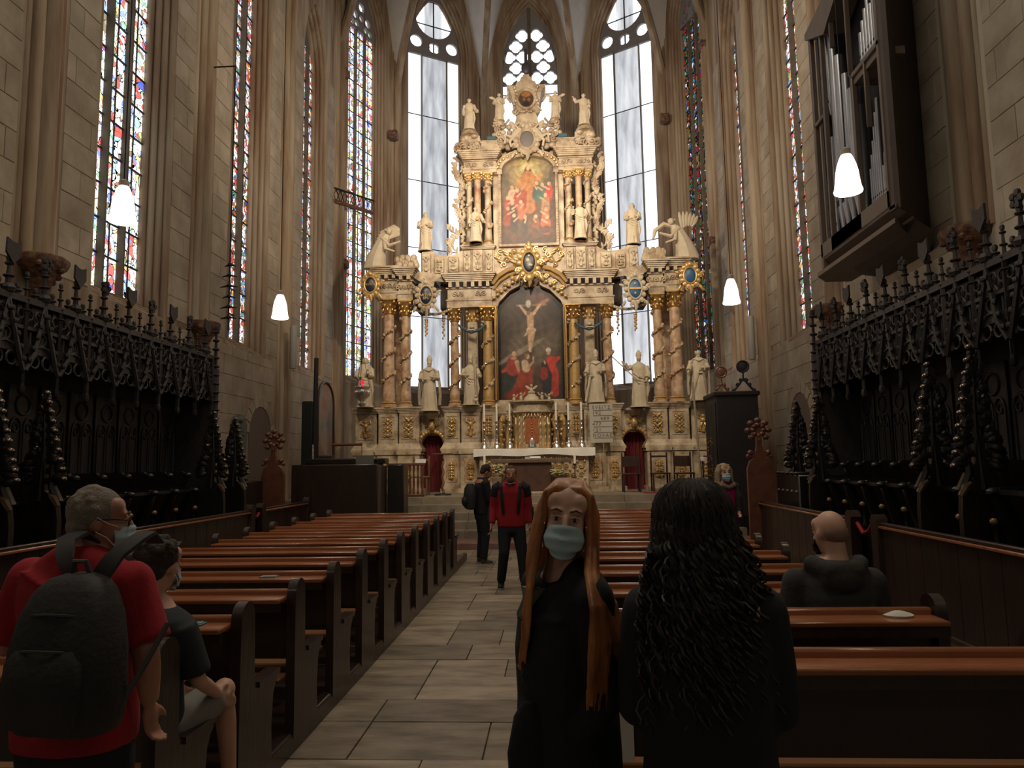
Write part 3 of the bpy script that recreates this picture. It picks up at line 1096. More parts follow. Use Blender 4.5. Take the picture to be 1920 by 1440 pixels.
for s in (-1, 1):
    column(s * 3.90, 3.26, 5.83, 6.25, .155, y=19.0, seed=1, twist=0)
    column(s * 3.42, 3.26, 5.76, 6.18, .13, y=18.93, seed=2, twist=22)
    column(s * 2.08, 3.26, 5.58, 5.97, .125, y=19.0, seed=3, twist=22)
    column(s * 1.17, 3.26, 5.58, 5.97, .14, y=19.0, seed=4, shaft=OCHRE)
    # pilaster between the inner columns
    mb = ab()
    mb.bbox(s * 1.61 - .13, s * 1.61 + .13, 19.1, 19.4, 3.26, 5.6, .02)
    mb.bbox(s * 1.61 - .16, s * 1.61 + .16, 19.05, 19.4, 3.2, 3.4, .02)
    p = AB(mb, 'pilaster', MARBLE)
    mb = ab()
    capital(mb, s * 1.61, 19.25, 5.58, 5.97, .13)
    AB(mb, 'capital', OCHRE, p)
    mb = ab()
    for q in (-1, 1):
        mb.ell((s * 1.61 + q * .1, 19.05, 4.35), (.05, .05, .06), 7, 5)
    mb.ell((s * 1.61, 19.05, 5.45), (.07, .05, .05), 7, 5)
    AB(mb, 'carved_rosette', STAT, p)
    mb = ab()
    mb.tube([(s * 1.95, 18.8, 5.47), (s * 1.85, 18.82, 5.38), (s * 1.6, 18.8, 5.26), (s * 1.35, 18.82, 5.33), (s * 1.2, 18.8, 5.45)], [.03, .045, .05, .045, .035], 7)
    AB(mb, 'teal_ribbon', TEALC, p)
    mb = ab()
    for q in (-1, 0, 1):
        mb.ell((s * 1.6 + q * .07, 18.76, 5.31), (.06, .03, .025), 7, 5, (0, q * .4, 0))
    AB(mb, 'ribbon_ornament', STAT, p)

# entablatures
def entab(x0, x1, z, yf, dent=True, seed=0):
    za, zf, zd, zc, ze = z
    mb = ab()
    mb.box(x0, x1, yf, AY + .6, za, zf - .02)
    mb.box(x0 - .02, x1 + .02, yf - .02, AY + .6, zf - .04, zf)
    mb.box(x0 + .02, x1 - .02, yf + .02, AY + .6, zf, zd)
    mb.box(x0 - .02, x1 + .02, yf - .02, AY + .6, zd, zd + .03)
    o = AB(mb, 'entablature', MARBLE, smooth=False)
    mb = ab()
    n = max(2, int((x1 - x0) / .42))
    for i in range(n):
        c = x0 + (x1 - x0) * (i + .5) / n
        scroll(mb, c - .09, yf, (zf + zd) / 2, .08, 1.3, 1, .02)
        scroll(mb, c + .09, yf, (zf + zd) / 2, .08, 1.3, -1, .02, PI)
        mb.ell((c, yf - .01, (zf + zd) / 2), (.035, .03, .07), 6, 5)
    AB(mb, 'frieze_relief', MARBLE, o)
    if dent:
        n = max(2, int((x1 - x0) / .19))
        for i in range(n):
            c = x0 + (x1 - x0) * (i + .5) / n
            mb = ab()
            mb.box(c - .045, c + .045, yf - .1, yf + .1, zd + .03, zc - .01)
            AB(mb, 'dentil', MARBLE, o, smooth=False)
    mb = ab()
    cornice(mb, x0, x1, zc, ze, yf - .06, AY + .6, .14, 5)
    AB(mb, 'cornice', MARBLE, o, smooth=False)


for s in (-1, 1):
    a, b = sorted((s * 2.28, s * 1.04))
    entab(a, b, (5.98, 6.2, 6.50, 6.68, 6.90), 18.92)
    a, b = sorted((s * 4.25, s * 3.62))
    entab(a, b, (6.26, 6.46, 6.78, 6.92, 7.14), 18.85)
    a, b = sorted((s * 3.62, s * 3.20))
    entab(a, b, (6.18, 6.40, 6.72, 6.86, 7.08), 18.78)
    mb = ab()      # sloped link between outer and inner entablature
    a, b = sorted((s * 3.2, s * 2.3))
    mb.prism([(s * 3.25, 6.88), (s * 3.25, 7.06), (s * 2.3, 6.9), (s * 2.3, 6.70), (s * 2.6, 6.74), (s * 2.75, 6.6), (s * 2.95, 6.7)], 'y', 18.95, AY + .6)
    AB(mb, 'cornice_link', MARBLE, smooth=False)
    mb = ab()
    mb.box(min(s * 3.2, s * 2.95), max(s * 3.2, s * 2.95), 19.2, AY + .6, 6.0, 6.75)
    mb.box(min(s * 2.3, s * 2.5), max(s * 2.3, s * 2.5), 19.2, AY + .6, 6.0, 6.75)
    AB(mb, 'shadowed_return', RECSHADE, smooth=False)  # shade of the returns put into a dark colour


def cartouche(cx, cz, y, rx, rz, oval_m, frame_m, txt=None, seed=0, k=1.0, parent=None, tcol=None):
    rr = random.Random(seed)
    mb = ab()
    pts = [(cx + rx * 1.12 * math.cos(2 * PI * i / 28), y - .05, cz + rz * 1.12 * math.sin(2 * PI * i / 28)) for i in range(29)]
    mb.tube(pts, .028 * k, 6)
    for i in range(14):
        a = 2 * PI * i / 14
        mb.ell((cx + rx * 1.5 * math.cos(a), y - .02, cz + rz * 1.45 * math.sin(a)), (.075 * k, .05, .075 * k), 7, 5)
        if i % 2 == 0:
            scroll(mb, cx + rx * 1.85 * math.cos(a), y - .03, cz + rz * 1.7 * math.sin(a), .075 * k, 1.2, 1 if math.cos(a) > 0 else -1, .022 * k, a)
    for s in (-1, 1):
        leaf(mb, cx + s * rx * 1.6, y - .02, cz - rz * 1.2, .2 * k, .08 * k, -PI / 2 - s * -.5)
        leaf(mb, cx + s * rx * 1.7, y - .02, cz + rz * .3, .16 * k, .08 * k, (0 if s > 0 else PI) + .4 * s)
    mb.lathe([(rx * 1.45, 0), (rx * 1.4, .05), (rx, .06)], (0, 0, 0), 4) if False else None
    mb.ell((cx, y + .03, cz), (rx * 1.7, .05, rz * 1.6), 20, 6)
    mb.ell((cx, y - .06, cz + rz * 1.5), (.07 * k, .05, .07 * k), 8, 6)
    mb.tube([(cx, y - .02, cz - rz * 1.4), (cx + .02, y - .02, cz - rz * 2.0), (cx, y - .02, cz - rz * 2.5)], [.07 * k, .05 * k, .015], 6)
    o = AB(mb, 'cartouche', frame_m, parent)
    mb = ab()
    mb.ell((cx, y - .035, cz), (rx, .04, rz), 24, 8)
    ov = AB(mb, 'oval_plaque', oval_m, o)
    if txt:
        for i, ln in enumerate(txt):
            cu = bpy.data.curves.new('t', 'FONT')
            cu.body = ln
            cu.size = rz * .42
            cu.align_x = 'CENTER'
            cu.align_y = 'CENTER'
            cu.extrude = .003
            ob = bpy.data.objects.new('t', cu)
            me = bpy.data.meshes.new_from_object(ob)
            me.transform(Matrix.Translation((AX + cx, y + DY - .082, cz + rz * (.36 - .36 * i))) @ Euler((PI / 2, 0, 0)).to_matrix().to_4x4())
            me.materials.clear()
            me.materials.append(tcol or OCHRE)
            bpy.data.objects.remove(ob)
            link('lettering', me, o, world=True)
    return o


DBLUE = mat('dark_blue_shield', (0.012, 0.02, 0.035), 0.35)
cartouche(-4.35, 6.62, 18.72, .145, .20, DBLUE, OCHRE, ['S.', 'PETRUS'], 1)
cartouche(-2.80, 6.26, 18.62, .16, .24, DBLUE, MARBLE, ['S.', 'MARTINUS', 'EPS'], 2)
cartouche(2.82, 6.28, 18.62, .16, .25, BLUE, STAT, None, 3)
cartouche(4.30, 6.62, 18.72, .15, .2, BLUE, OCHRE, None, 4)
mb = ab()
mb.bbox(2.66, 2.98, 18.53, 18.56, 6.25, 6.31, .004)
mb.ell((2.82, 18.545, 6.41), (.04, .015, .03), 8, 5)
mb.ell((2.82, 18.545, 6.15), (.03, .015, .04), 8, 5)
AB(mb, 'gilt_emblem', OCHRE)
# hanging fruit drops under the cartouches
for s in (-1, 1):
    for dx, zz, l in ((2.82, 5.62, .42), (2.35, 5.75, .65)):
        mb = ab()
        for i in range(9):
            t = i / 8
            mb.ell((s * dx + .02 * math.sin(i * 3), 18.75, zz - l * t), (.055 * (1 - .6 * t), .05 * (1 - .5 * t), .045), 7, 5)
        AB(mb, 'fruit_festoon', OCHRE if dx > 2.5 else MARBLE)
    mb = ab()
    for i in range(16):
        t = i / 15
        x = s * (3.1 - .95 * t)
        mb.ell((x, 18.85, 5.92 - .13 * math.sin(t * PI)), (.05, .04, .045), 6, 4)
    AB(mb, 'hanging_garland', MARBLE)

# broken arched pediment over the lower painting
mb = ab()
for s in (-1, 1):
    top = [(s * 1.06, 5.98), (s * 1.06, 6.5), (s * .8, 6.9), (s * .45, 7.02), (s * .25, 6.75), (s * .28, 6.56), (s * .55, 6.42), (s * .84, 6.12), (s * .9, 5.98)]
    mb.prism(top, 'y', 19.0, AY + .6)
mb.box(-1.0, 1.0, 19.3, AY + .6, 6.5, 7.0)
o = AB(mb, 'arched_pediment', MARBLE, smooth=False)
for s in (-1, 1):
    mb = ab()
    pts = [(s * 1.02, 18.95, 6.62), (s * .85, 18.9, 6.82), (s * .6, 18.9, 6.98), (s * .38, 18.92, 7.04)]
    mb.tube(pts, .06, 6)
    mb.tube([(a * .96, b, c - .14) for a, b, c in pts], .035, 6)
    for i in range(7):
        t = i / 6
        x = s * (.98 - .62 * t)
        z = 6.22 + .5 * t
        mb.ell((x, 18.93, z), (.06, .05, .05), 7, 5)
        if i % 2:
            scroll(mb, x, 18.9, z + .14, .07, 1.3, s, .02, 0)
    AB(mb, 'pediment_carving', OCHRE, o)
cartouche(0, 7.14, 18.82, .17, .27, DBLUE, OCHRE, None, 5, 1.15)
mb = ab()
mb.ell((-.03, 18.735, 7.2), (.05, .015, .06), 8, 5)
mb.ell((.04, 18.735, 7.06), (.06, .015, .04), 8, 5)
mb.ell((0, 18.735, 7.32), (.03, .01, .03), 8, 5)
AB(mb, 'painted_figure', STAT)
mb = ab()
mb.ell((0, 18.8, 6.72), (.12, .09, .12), 10, 7)
for s in (-1, 1):
    scroll(mb, s * .2, 18.8, 6.8, .1, 1.3, s, .025)
mb.ell((0, 18.8, 7.62), (.07, .07, .13), 9, 7)
AB(mb, 'gilt_head', OCHRE)

# attic storey
for s in (-1, 1):
    mb = ab()
    poly = [(s * 3.0, 6.92), (s * 3.0, 7.62), (s * 2.72, 7.64), (s * 2.62, 7.56), (s * 2.4, 7.5), (s * 2.15, 7.5), (s * 1.95, 7.58), (s * 1.85, 7.66), (s * .98, 7.66), (s * .98, 6.92)]
    mb.prism(poly, 'y', 19.1, AY + .6)
    o = AB(mb, 'attic_wall', MARBLE, smooth=False)
    for x, w_, z0, z1, fg in ((2.86, .24, 6.98, 7.55, True), (2.5, .26, 6.98, 7.42, False), (2.1, .28, 6.98, 7.42, True), (1.72, .2, 6.98, 7.6, True), (1.42, .28, 6.98, 7.6, True), (1.12, .2, 6.98, 7.6, True)):
        mb = ab()
        mb.bbox(s * x - w_ / 2, s * x + w_ / 2, 19.0 if w_ < .27 else 18.95, 19.15, z0, z1, .015)
        q = AB(mb, 'attic_panel', MARBLE, o)
        mb = ab()
        relief(mb, s * x, 18.94 if w_ >= .27 else 18.99, z0 + .06, z1 - .05, w_ * .8, int(x * 10), fig=fg)
        AB(mb, 'panel_relief', MARBLE if not fg else STAT, q)
    mb = ab()
    cornice(mb, min(s * 1.85, s * .98), max(s * 1.85, s * .98), 7.64, 7.74, 19.05, AY + .6, .07, 3)
    AB(mb, 'attic_cap', MARBLE, o, smooth=False)
    mb = ab()      # curling volute base at the outer end
    for i in range(16):
        mb.ell((s * (3.15 + .035 * i), 19.05, 7.22 + .22 * math.sin(i * .7) ** 2), (.1, .1, .12), 7, 5)
    AB(mb, 'carved_foliage', MARBLE)
mb = ab()
mb.box(-1.0, 1.0, 19.2, AY + .6, 6.95, 7.75)
o = AB(mb, 'attic_centre', MARBLE, smooth=False)
mb = ab()
for s in (-1, 1):
    for i in range(7):
        scroll(mb, s * (.35 + .09 * i), 19.15, 7.2 + .13 * ((i * 3) % 4), .09, 1.2, s, .02, i)
        leaf(mb, s * (.4 + .08 * i), 19.15, 7.25 + .1 * (i % 4), .2, .07, (0 if s > 0 else PI) + .5 * s)
AB(mb, 'gilt_foliage', OCHRE, o)

# upper storey
for s in (-1, 1):
    for x, r, yy in ((1.66, .085, 19.15), (1.41, .10, 19.02), (1.13, .10, 19.12)):
        column(s * x, 7.74, 9.6, 9.82, r, shaft=PINK if x == 1.41 else MARBLE, vines=(x != 1.41), cap=OCHRE, y=yy, seed=int(x * 10))
    mb = ab()
    mb.bbox(min(s * .80, s * 1.0), max(s * .80, s * 1.0), 19.25, AY + .5, 7.74, 9.82, .015)
    AB(mb, 'back_pilaster', MARBLE)
    a, b = sorted((s * 1.82, s * .86))
    entab(a, b, (9.82, 9.96, 10.16, 10.2, 10.42), 19.0, dent=False)
    # openwork foliage along the outer edge, seen against the window
    mb = ab()
    rr = random.Random(5)
    for i in range(60):
        t = i / 59
        z = 7.6 + 2.9 * t
        out = 2.0 + .28 * math.exp(-((t) / .16) ** 2) + .10 * math.sin(t * 17) + .12 * smoothstep(.75, 1, t)
        leaf(mb, s * (out - .12), 19.3, z, .22, .07, (0 if s > 0 else PI) + s * rr.uniform(.2, 1.3), .025)
        if i % 2 == 0:
            scroll(mb, s * (out - .05), 19.3, z, .07, 1.2, s, .018, rr.uniform(0, 6))
        mb.ell((s * (1.82 + rr.uniform(0, .08)), 19.3, z), (.06, .04, .05), 6, 4)
    for i in range(16):
        x = 2.0 + .045 * (i % 8)
        leaf(mb, s * x, 19.3, 7.55 + .07 * i * (1 - (x - 2) * .9), .2, .06, PI / 2 + s * rr.uniform(-1, .6), .025)
    AB(mb, 'openwork_foliage', MARBLE)
    mb = ab()
    for i in range(30):
        mb.ell((s * (1.3 + rr.uniform(0, .72)), 19.25 + rr.uniform(-.1, .1), 10.5 + rr.uniform(0, .5) * (1 if i % 2 else .5)), (.11, .09, .09), 7, 5, (0, rr.uniform(-1, 1), 0))
    for i in range(5):
        scroll(mb, s * (1.4 + .14 * i), 19.1, 10.62 + .06 * (i % 2), .12, 1.3, s, .03, i)
    mb.box(min(s * 1.35, s * 1.9), max(s * 1.35, s * 1.9), 19.2, AY + .4, 10.4, 11.0)
    mb.lathe([(.28, 11.0), (.24, 11.1), (.2, 11.14)], (s * 1.64, 19.25, 0), 12)
    AB(mb, 'carved_base', MARBLE)
    mb = ab()
    mb.bbox(min(s * .78, s * 1.32), max(s * .78, s * 1.32), 19.1, AY + .4, 10.42, 10.72, .02)
    cornice(mb, min(s * .8, s * 1.3), max(s * .8, s * 1.3), 10.7, 10.78, 19.1, AY + .4, .06, 3)
    AB(mb, 'pediment_block', MARBLE, smooth=False)
    mb = ab()
    mb.bbox(s * 1.0 - .14, s * 1.0 + .14, 19.05, 19.2, 10.80, 10.92, .02)
    AB(mb, 'teal_tablet', TEALC)
# arch over the upper painting
mb = ab()
n = 14
op = [(-.86, 9.6)] + [(-.86, 9.86), (-.72, 9.86), (-.72, 9.93)]
arc = [(-.72 * math.cos(PI * i / n), 9.93 + .38 * math.sin(PI * i / n)) for i in range(n + 1)]
for a, b in zip(arc, arc[1:]):
    A_, B_ = (a[0] * 1.28, 9.93 + (a[1] - 9.93) * 1.45 + .03), (b[0] * 1.28, 9.93 + (b[1] - 9.93) * 1.45 + .03)
    mb.prism([a, b, B_, A_], 'y', 19.08, AY + .5)
for s in (-1, 1):
    a, b = sorted((s * .72, s * .95))
    mb.box(a, b, 19.08, AY + .5, 9.8, 9.95)
o = AB(mb, 'upper_arch', MARBLE, smooth=False)
mb = ab()
for i in range(17):
    a = PI * (i + .5) / 17
    mb.ell((-.84 * math.cos(a), 19.05, 9.95 + .46 * math.sin(a)), (.05, .04, .045), 6, 4)
AB(mb, 'arch_beading', OCHRE, o)
mb = ab()
mb.box(-.9, .9, AY + .1, AY + .5, 10.2, 10.95)
AB(mb, 'pediment_back', MARBLE, smooth=False)
# central carved cluster with the two reclining angels
cartouche(0, 10.72, 18.98, .2, .24, mat('worn_grey_shield', (0.15, 0.14, 0.13), 0.6), MARBLE, None, 9, 1.3)


def angel(mb, s):
    mb.tube([(s * .12, 19.0, 11.05), (s * .28, 18.95, 10.95), (s * .42, 18.95, 10.78)], [.06, .09, .07], 8)
    mb.ell((s * .10, 18.95, 11.13), (.06, .06, .07), 8, 6)
    mb.tube([(s * .42, 18.95, 10.78), (s * .6, 18.9, 10.85), (s * .62, 18.92, 10.6)], [.06, .045, .03], 7)
    mb.tube([(s * .38, 18.95, 10.8), (s * .48, 18.9, 10.66), (s * .44, 18.92, 10.5)], [.06, .045, .03], 7)
    mb.tube([(s * .2, 18.95, 11.02), (s * .32, 18.9, 11.12), (s * .2, 18.88, 11.2)], [.035, .03, .02], 6)
    leaf(mb, s * .25, 19.1, 11.0, .42, .18, PI / 2 - s * .6, .03)


for s in (-1, 1):
    mb = ab()
    angel(mb, s)
    AB(mb, 'reclining_angel', STAT)
    mb = ab()
    rr = random.Random(8)
    for i in range(22):
        mb.ell((s * (.45 + rr.uniform(0, .45)), 19.12 + rr.uniform(-.05, .1), 10.55 + rr.uniform(0, .75) * (1 - abs(i % 5) * .08)), (.10, .08, .08), 7, 5)
    for i in range(5):
        scroll(mb, s * (.75 + .03 * i), 19.0, 10.75 + .15 * i, .1, 1.2, -s, .03, i)
    mb.lathe([(.16, 11.2), (.18, 11.3), (.14, 11.36)], (s * .78, 19.15, 0), 10)
    AB(mb, 'volute_support', MARBLE)
# crowning tabernacle with the oval picture
mb = ab()
top = [(-.4, 11.05), (-.32, 11.35), (-.26, 11.6), (-.3, 11.75), (-.38, 11.9), (-.42, 12.15), (-.48, 12.3), (-.55, 12.35), (-.55, 12.42), (-.3, 12.42), (-.26, 12.52), (-.18, 12.55), (-.14, 12.66), (-.09, 12.68), (-.09, 12.74)]
top = top + [(-u, z) for u, z in top[::-1]]
mb.prism(top, 'y', 19.12, AY + .3)
o = AB(mb, 'crowning_gable', MARBLE, smooth=False)
mb = ab()
mb.lathe([(0.2, 0)], (0, 0, 0), 4) if False else None
pts = [(.25 * math.cos(2 * PI * i / 28), 19.08, 11.98 + .28 * math.sin(2 * PI * i / 28)) for i in range(29)]
mb.tube(pts, .045, 7)
for s in (-1, 1):
    for i in range(8):
        mb.ell((s * (.30 + .04 * math.sin(i)), 19.06, 11.62 + .1 * i), (.05, .05, .05), 6, 5)
    scroll(mb, s * .32, 19.05, 11.6, .1, 1.2, s, .03)
    mb.tube([(s * .36, 19.2, 12.28), (s * .5, 19.2, 12.3), (s * .55, 19.2, 12.1), (s * .45, 19.2, 11.95)], .03, 6)
    mb.tube([(s * .5, 19.2, 11.45), (s * .62, 19.2, 11.3), (s * .5, 19.2, 11.15)], .035, 6)
for i in range(7):
    mb.ell((-.2 + .067 * i, 19.05, 11.6 + .02 * math.cos(i * 2)), (.045, .04, .035), 6, 5)
AB(mb, 'gable_carving', MARBLE, o)
mb = ab()
mb.tube([(0, 19.3, 12.7), (0, 19.3, 13.6)], .045, 8)
mb.ell((0, 19.25, 13.0), (.135, .06, .18), 14, 8)
AB(mb, 'oval_finial', mat('dark_bronze', (0.05, 0.045, 0.06), 0.5, metal=0.3), o)

# gilt frame round the lower painting
mb = ab()
for s in (-1, 1):
    a, b = sorted((s * .93, s * .99))
    mb.bbox(a, b, 18.98, 19.2, 3.42, 6.02, .012)
    a, b = sorted((s * .90, s * .925))
    mb.bbox(a, b, 19.0, 19.2, 3.42, 6.0, .006)
    mb.box(a, b, 19.05, 19.2, 3.42, 3.5)
    AB(mb, 'gilt_frame', GOLD)
    mb = ab()
mb = ab()
for s in (-1, 1):
    a, b = sorted((s * .76, s * .84))
    mb.bbox(a, b, 19.1, 19.3, 7.76, 9.86, .012)
    for i in range(26):
        mb.ell((s * .80, 19.09, 7.82 + .078 * i), (.02, .015, .025), 5, 4)
mb.bbox(-.84, .84, 19.1, 19.3, 7.7, 7.78, .012)
AB(mb, 'painting_frame', MARBLE)


# paintings: flat boards with colours laid out by hand-placed strokes
def paint(name, poly, y, ops, parent, nx, nz, base):
    xs = [p[0] for p in poly]
    zs = [p[1] for p in poly]
    x0, x1, z0, z1 = min(xs), max(xs), min(zs), max(zs)
    U, V = np.meshgrid(np.linspace(0, 1, nx), np.linspace(0, 1, nz))
    asp = (z1 - z0) / (x1 - x0)
    img = base(U, V)
    for op in ops:
        k, col, soft = op[0], np.array(op[1]), op[2]
        if k == 'e':
            cx, cy, rx, ry, an = op[3:]
            du, dv = U - cx, (V - cy) * asp
            c_, s_ = math.cos(an), math.sin(an)
            d = np.sqrt(((du * c_ + dv * s_) / rx) ** 2 + ((-du * s_ + dv * c_) / ry) ** 2)
            w = np.clip((1 + soft - d) / (soft + 1e-6), 0, 1)
        else:
            ax, ay, bx, by, r0, r1 = op[3:]
            dx, dy = bx - ax, (by - ay) * asp
            t = np.clip(((U - ax) * dx + (V - ay) * asp * dy) / (dx * dx + dy * dy + 1e-9), 0, 1)
            d = np.sqrt((U - ax - dx * t) ** 2 + ((V - ay) * asp - dy * t) ** 2)
            r = r0 + (r1 - r0) * t
            w = np.clip((r * (1 + soft) - d) / (r * soft + 1e-6), 0, 1)
        w = w[..., None]
        img = img * (1 - w) + col * w
    rg = np.random.RandomState(3)
    gr = rg.rand(nz, nx)
    gr = (gr + np.roll(gr, 1, 0) + np.roll(gr, 1, 1)) / 3
    img = img * (0.62 + 0.6 * gr[..., None]) * (.75 + .5 * cloud(U, V, 31, 2)[..., None])
    # outline test (half width at each height)
    def half(z):
        best = 0
        n = len(poly)
        for i in range(n):
            a, b = poly[i], poly[(i + 1) % n]
            if (a[1] - z) * (b[1] - z) <= 0 and a[1] != b[1]:
                t = (z - a[1]) / (b[1] - a[1])
                best = max(best, abs(a[0] + (b[0] - a[0]) * t - (x0 + x1) / 2))
        return best
    verts = []
    cols = []
    for j in range(nz):
        z = z0 + (z1 - z0) * min(max(j / (nz - 1), 1e-4), 1 - 1e-4)
        h = half(z)
        for i in range(nx):
            u = i / (nx - 1)
            x = (x0 + x1) / 2 + (u - .5) * 2 * h
            verts.append((AX + x, y + DY, z))
            gu = (x - x0) / (x1 - x0)
            cols.append(img[j, int(round(np.clip(gu, 0, 1) * (nx - 1)))])
    faces = [(j * nx + i, j * nx + i + 1, (j + 1) * nx + i + 1, (j + 1) * nx + i) for j in range(nz - 1) for i in range(nx - 1)]
    me = bpy.data.meshes.new(name)
    me.from_pydata(verts, [], faces)
    at = me.color_attributes.new('Paint', 'FLOAT_COLOR', 'POINT')
    arr = np.ones((len(verts), 4), dtype=np.float32)
    arr[:, :3] = np.array(cols)
    at.data.foreach_set('color', arr.ravel())
    m = bpy.data.materials.new('oil_paint')
    m.use_nodes = True
    b = m.node_tree.nodes['Principled BSDF']
    b.inputs['Roughness'].default_value = 0.45
    ca = m.node_tree.nodes.new('ShaderNodeVertexColor')
    ca.layer_name = 'Paint'
    m.node_tree.links.new(ca.outputs[0], b.inputs['Base Color'])
    me.materials.append(m)
    return link(name, me, parent, world=True)


def cloud(U, V, f, s):
    return (np.sin(U * f + 2.1 * np.sin(V * f * .7 + s)) * np.cos(V * f * 1.3 + 1.7 * np.sin(U * f * .5 + s)) + 1) / 2


def base_low(U, V):
    c = cloud(U, V, 7, 1.3)[..., None]
    top = np.array([.035, .026, .020]); mid = np.array([.13, .10, .075]); low = np.array([.07, .04, .028])
    t = np.clip(V * 1.0, 0, 1)[..., None]
    m = np.exp(-((t - .45) / .22) ** 2)
    im = low * (1 - t) + top * t
    im = im * (1 - m) + mid * m
    e = np.clip(1 - (np.abs(U - .5) * 2) ** 5, 0, 1)[..., None]
    return im * (.6 + .7 * c) * e


SK = (.55, .36, .22)
ops = [('e', (.30, .25, .20), .8, .33, .42, .26, .03, .5), ('e', (.10, .04, .03), .9, .64, .90, .12, .06, 0), ('c', (.20, .12, .08), .7, .3, .835, .74, .84, .012, .012),
       ('c', (.12, .06, .04), .5, .5, .86, .49, .1, .016, .018), ('c', (.28, .13, .08), .6, .63, .83, .76, .88, .03, .02), ('e', (.42, .37, .30), .2, .47, .85, .036, .055, 0),
       ('c', SK, .3, .34, .835, .44, .76, .012, .022), ('c', SK, .3, .65, .84, .55, .76, .012, .022), ('c', SK, .3, .495, .745, .50, .63, .045, .04), ('c', (.6, .5, .36), .3, .47, .615, .545, .61, .03, .03),
       ('c', (.5, .4, .28), .3, .46, .60, .41, .565, .018, .01), ('c', SK, .3, .485, .6, .48, .45, .032, .016), ('c', SK, .3, .53, .6, .50, .45, .032, .016), ('c', (.65, .48, .33), .3, .48, .44, .49, .425, .018, .016), ('e', (.22, .10, .06), .3, .47, .765, .026, .03, 0),
       # left mourners
       ('c', (.03, .035, .035), .3, .22, .24, .14, .08, .11, .08), ('c', (.35, .05, .035), .3, .22, .34, .22, .27, .07, .09), ('c', (.35, .06, .04), .3, .13, .27, .06, .25, .03, .02), ('c', SK, .3, .28, .33, .3, .27, .03, .02), ('c', SK, .3, .3, .27, .35, .22, .02, .02), ('e', SK, .2, .235, .405, .026, .036, 0), ('e', (.5, .34, .22), .4, .225, .365, .04, .02, 0),
       ('c', (.28, .05, .025), .3, .42, .24, .36, .07, .09, .13), ('c', (.55, .42, .28), .3, .40, .32, .42, .27, .045, .05), ('e', (.62, .45, .3), .2, .445, .375, .028, .036, .3), ('c', SK, .3, .45, .28, .53, .33, .02, .014), ('c', SK, .3, .53, .33, .535, .37, .014, .012), ('e', (.28, .15, .06), .3, .42, .39, .022, .035, .3),
       # right mourner in red
       ('c', (.04, .03, .028), .3, .72, .3, .70, .17, .06, .07), ('c', (.02, .022, .03), .3, .76, .2, .76, .1, .07, .09), ('c', (.48, .045, .03), .25, .84, .34, .92, .36, .05, .02), ('c', (.50, .05, .035), .25, .79, .34, .87, .2, .055, .04), ('c', (.40, .04, .03), .3, .86, .22, .85, .05, .04, .05), ('c', (.25, .03, .02), .3, .69, .25, .69, .2, .05, .05), ('e', (.62, .55, .45), .2, .765, .43, .036, .035, 0), ('e', SK, .2, .765, .405, .025, .03, 0), ('c', SK, .3, .7, .33, .71, .31, .012, .012), ('e', (.4, .2, .12), .3, .80, .05, .02, .02, 0),
       ('e', (.25, .03, .02), .6, .25, .06, .12, .05, .4)]
pl = [(-.9, 3.44), (.9, 3.44), (.9, 6.0), (.84, 6.14), (.56, 6.42), (.3, 6.56), (-.3, 6.56), (-.56, 6.42), (-.84, 6.14), (-.9, 6.0)]
paint('lower_painting', pl, 19.22, ops, altar, 110, 180, base_low)


def base_up(U, V):
    c = cloud(U, V, 6, .4)[..., None]
    t = V[..., None]
    im = np.array([.03, .018, .015]) * (1 - t) + np.array([.17, .13, .085]) * t
    m = np.exp(-((t - .3) / .25) ** 2) * .5
    return (im * (1 - m) + np.array([.16, .06, .03]) * m) * (.75 + .5 * c)


rr = random.Random(4)
ops = [('e', (.36, .28, .12), 1.2, .5, .86, .2, .2, 0), ('e', (.50, .42, .20), .6, .5, .88, .11, .11, 0),
       ('c', (.10, .055, .03), .4, .5, .87, .5, .78, .045, .10), ('c', (.30, .10, .035), .3, .36, .74, .64, .74, .06, .06), ('c', (.42, .18, .06), .3, .5, .78, .5, .6, .10, .12), ('c', (.45, .22, .08), .3, .34, .74, .3, .66, .05, .03), ('c', (.45, .22, .08), .3, .68, .76, .76, .80, .04, .02),
       ('e', (.6, .38, .22), .2, .505, .885, .032, .045, 0), ('c', (.4, .16, .06), .3, .5, .6, .52, .42, .10, .09), ('c', (.3, .06, .03), .3, .42, .6, .4, .45, .05, .06)]
for (x, y_, c1) in [(.2, .62, (.55, .35, .25)), (.3, .58, (.30, .05, .04)), (.66, .66, (.05, .09, .08)), (.76, .64, (.05, .13, .09)), (.89, .65, (.42, .04, .035)), (.82, .52, (.35, .18, .1)), (.12, .5, (.35, .05, .03)), (.2, .44, (.06, .05, .04)), (.36, .45, (.45, .12, .07)), (.12, .38, (.25, .05, .03)), (.23, .3, (.05, .04, .035)), (.43, .28, (.06, .05, .04)), (.63, .28, (.22, .07, .04)), (.82, .36, (.5, .12, .06)), (.84, .27, (.45, .1, .05))]:
    ops.append(('c', c1, .3, x, y_ - .01, x + rr.uniform(-.03, .03), y_ - .11, .055, .07))
    ops.append(('e', (.55, .34, .2), .2, x, y_ + .045, .03, .036, 0))
    ops.append(('c', (.5, .3, .18), .3, x, y_ - .02, x + (.5 - x) * .3, y_ + .02, .015, .012))
for i in range(9):
    x = rr.uniform(.05, .95); y_ = rr.uniform(.03, .2)
    ops.append(('e', (.10, .05, .03), .6, x, y_, .05, .05, 0))
pu = [(-.76, 7.76), (.76, 7.76), (.76, 9.86), (.70, 9.93)] + [(.72 * math.cos(PI * i / 14), 9.93 + .38 * math.sin(PI * i / 14)) for i in range(1, 14)] + [(-.70, 9.93), (-.76, 9.86)]
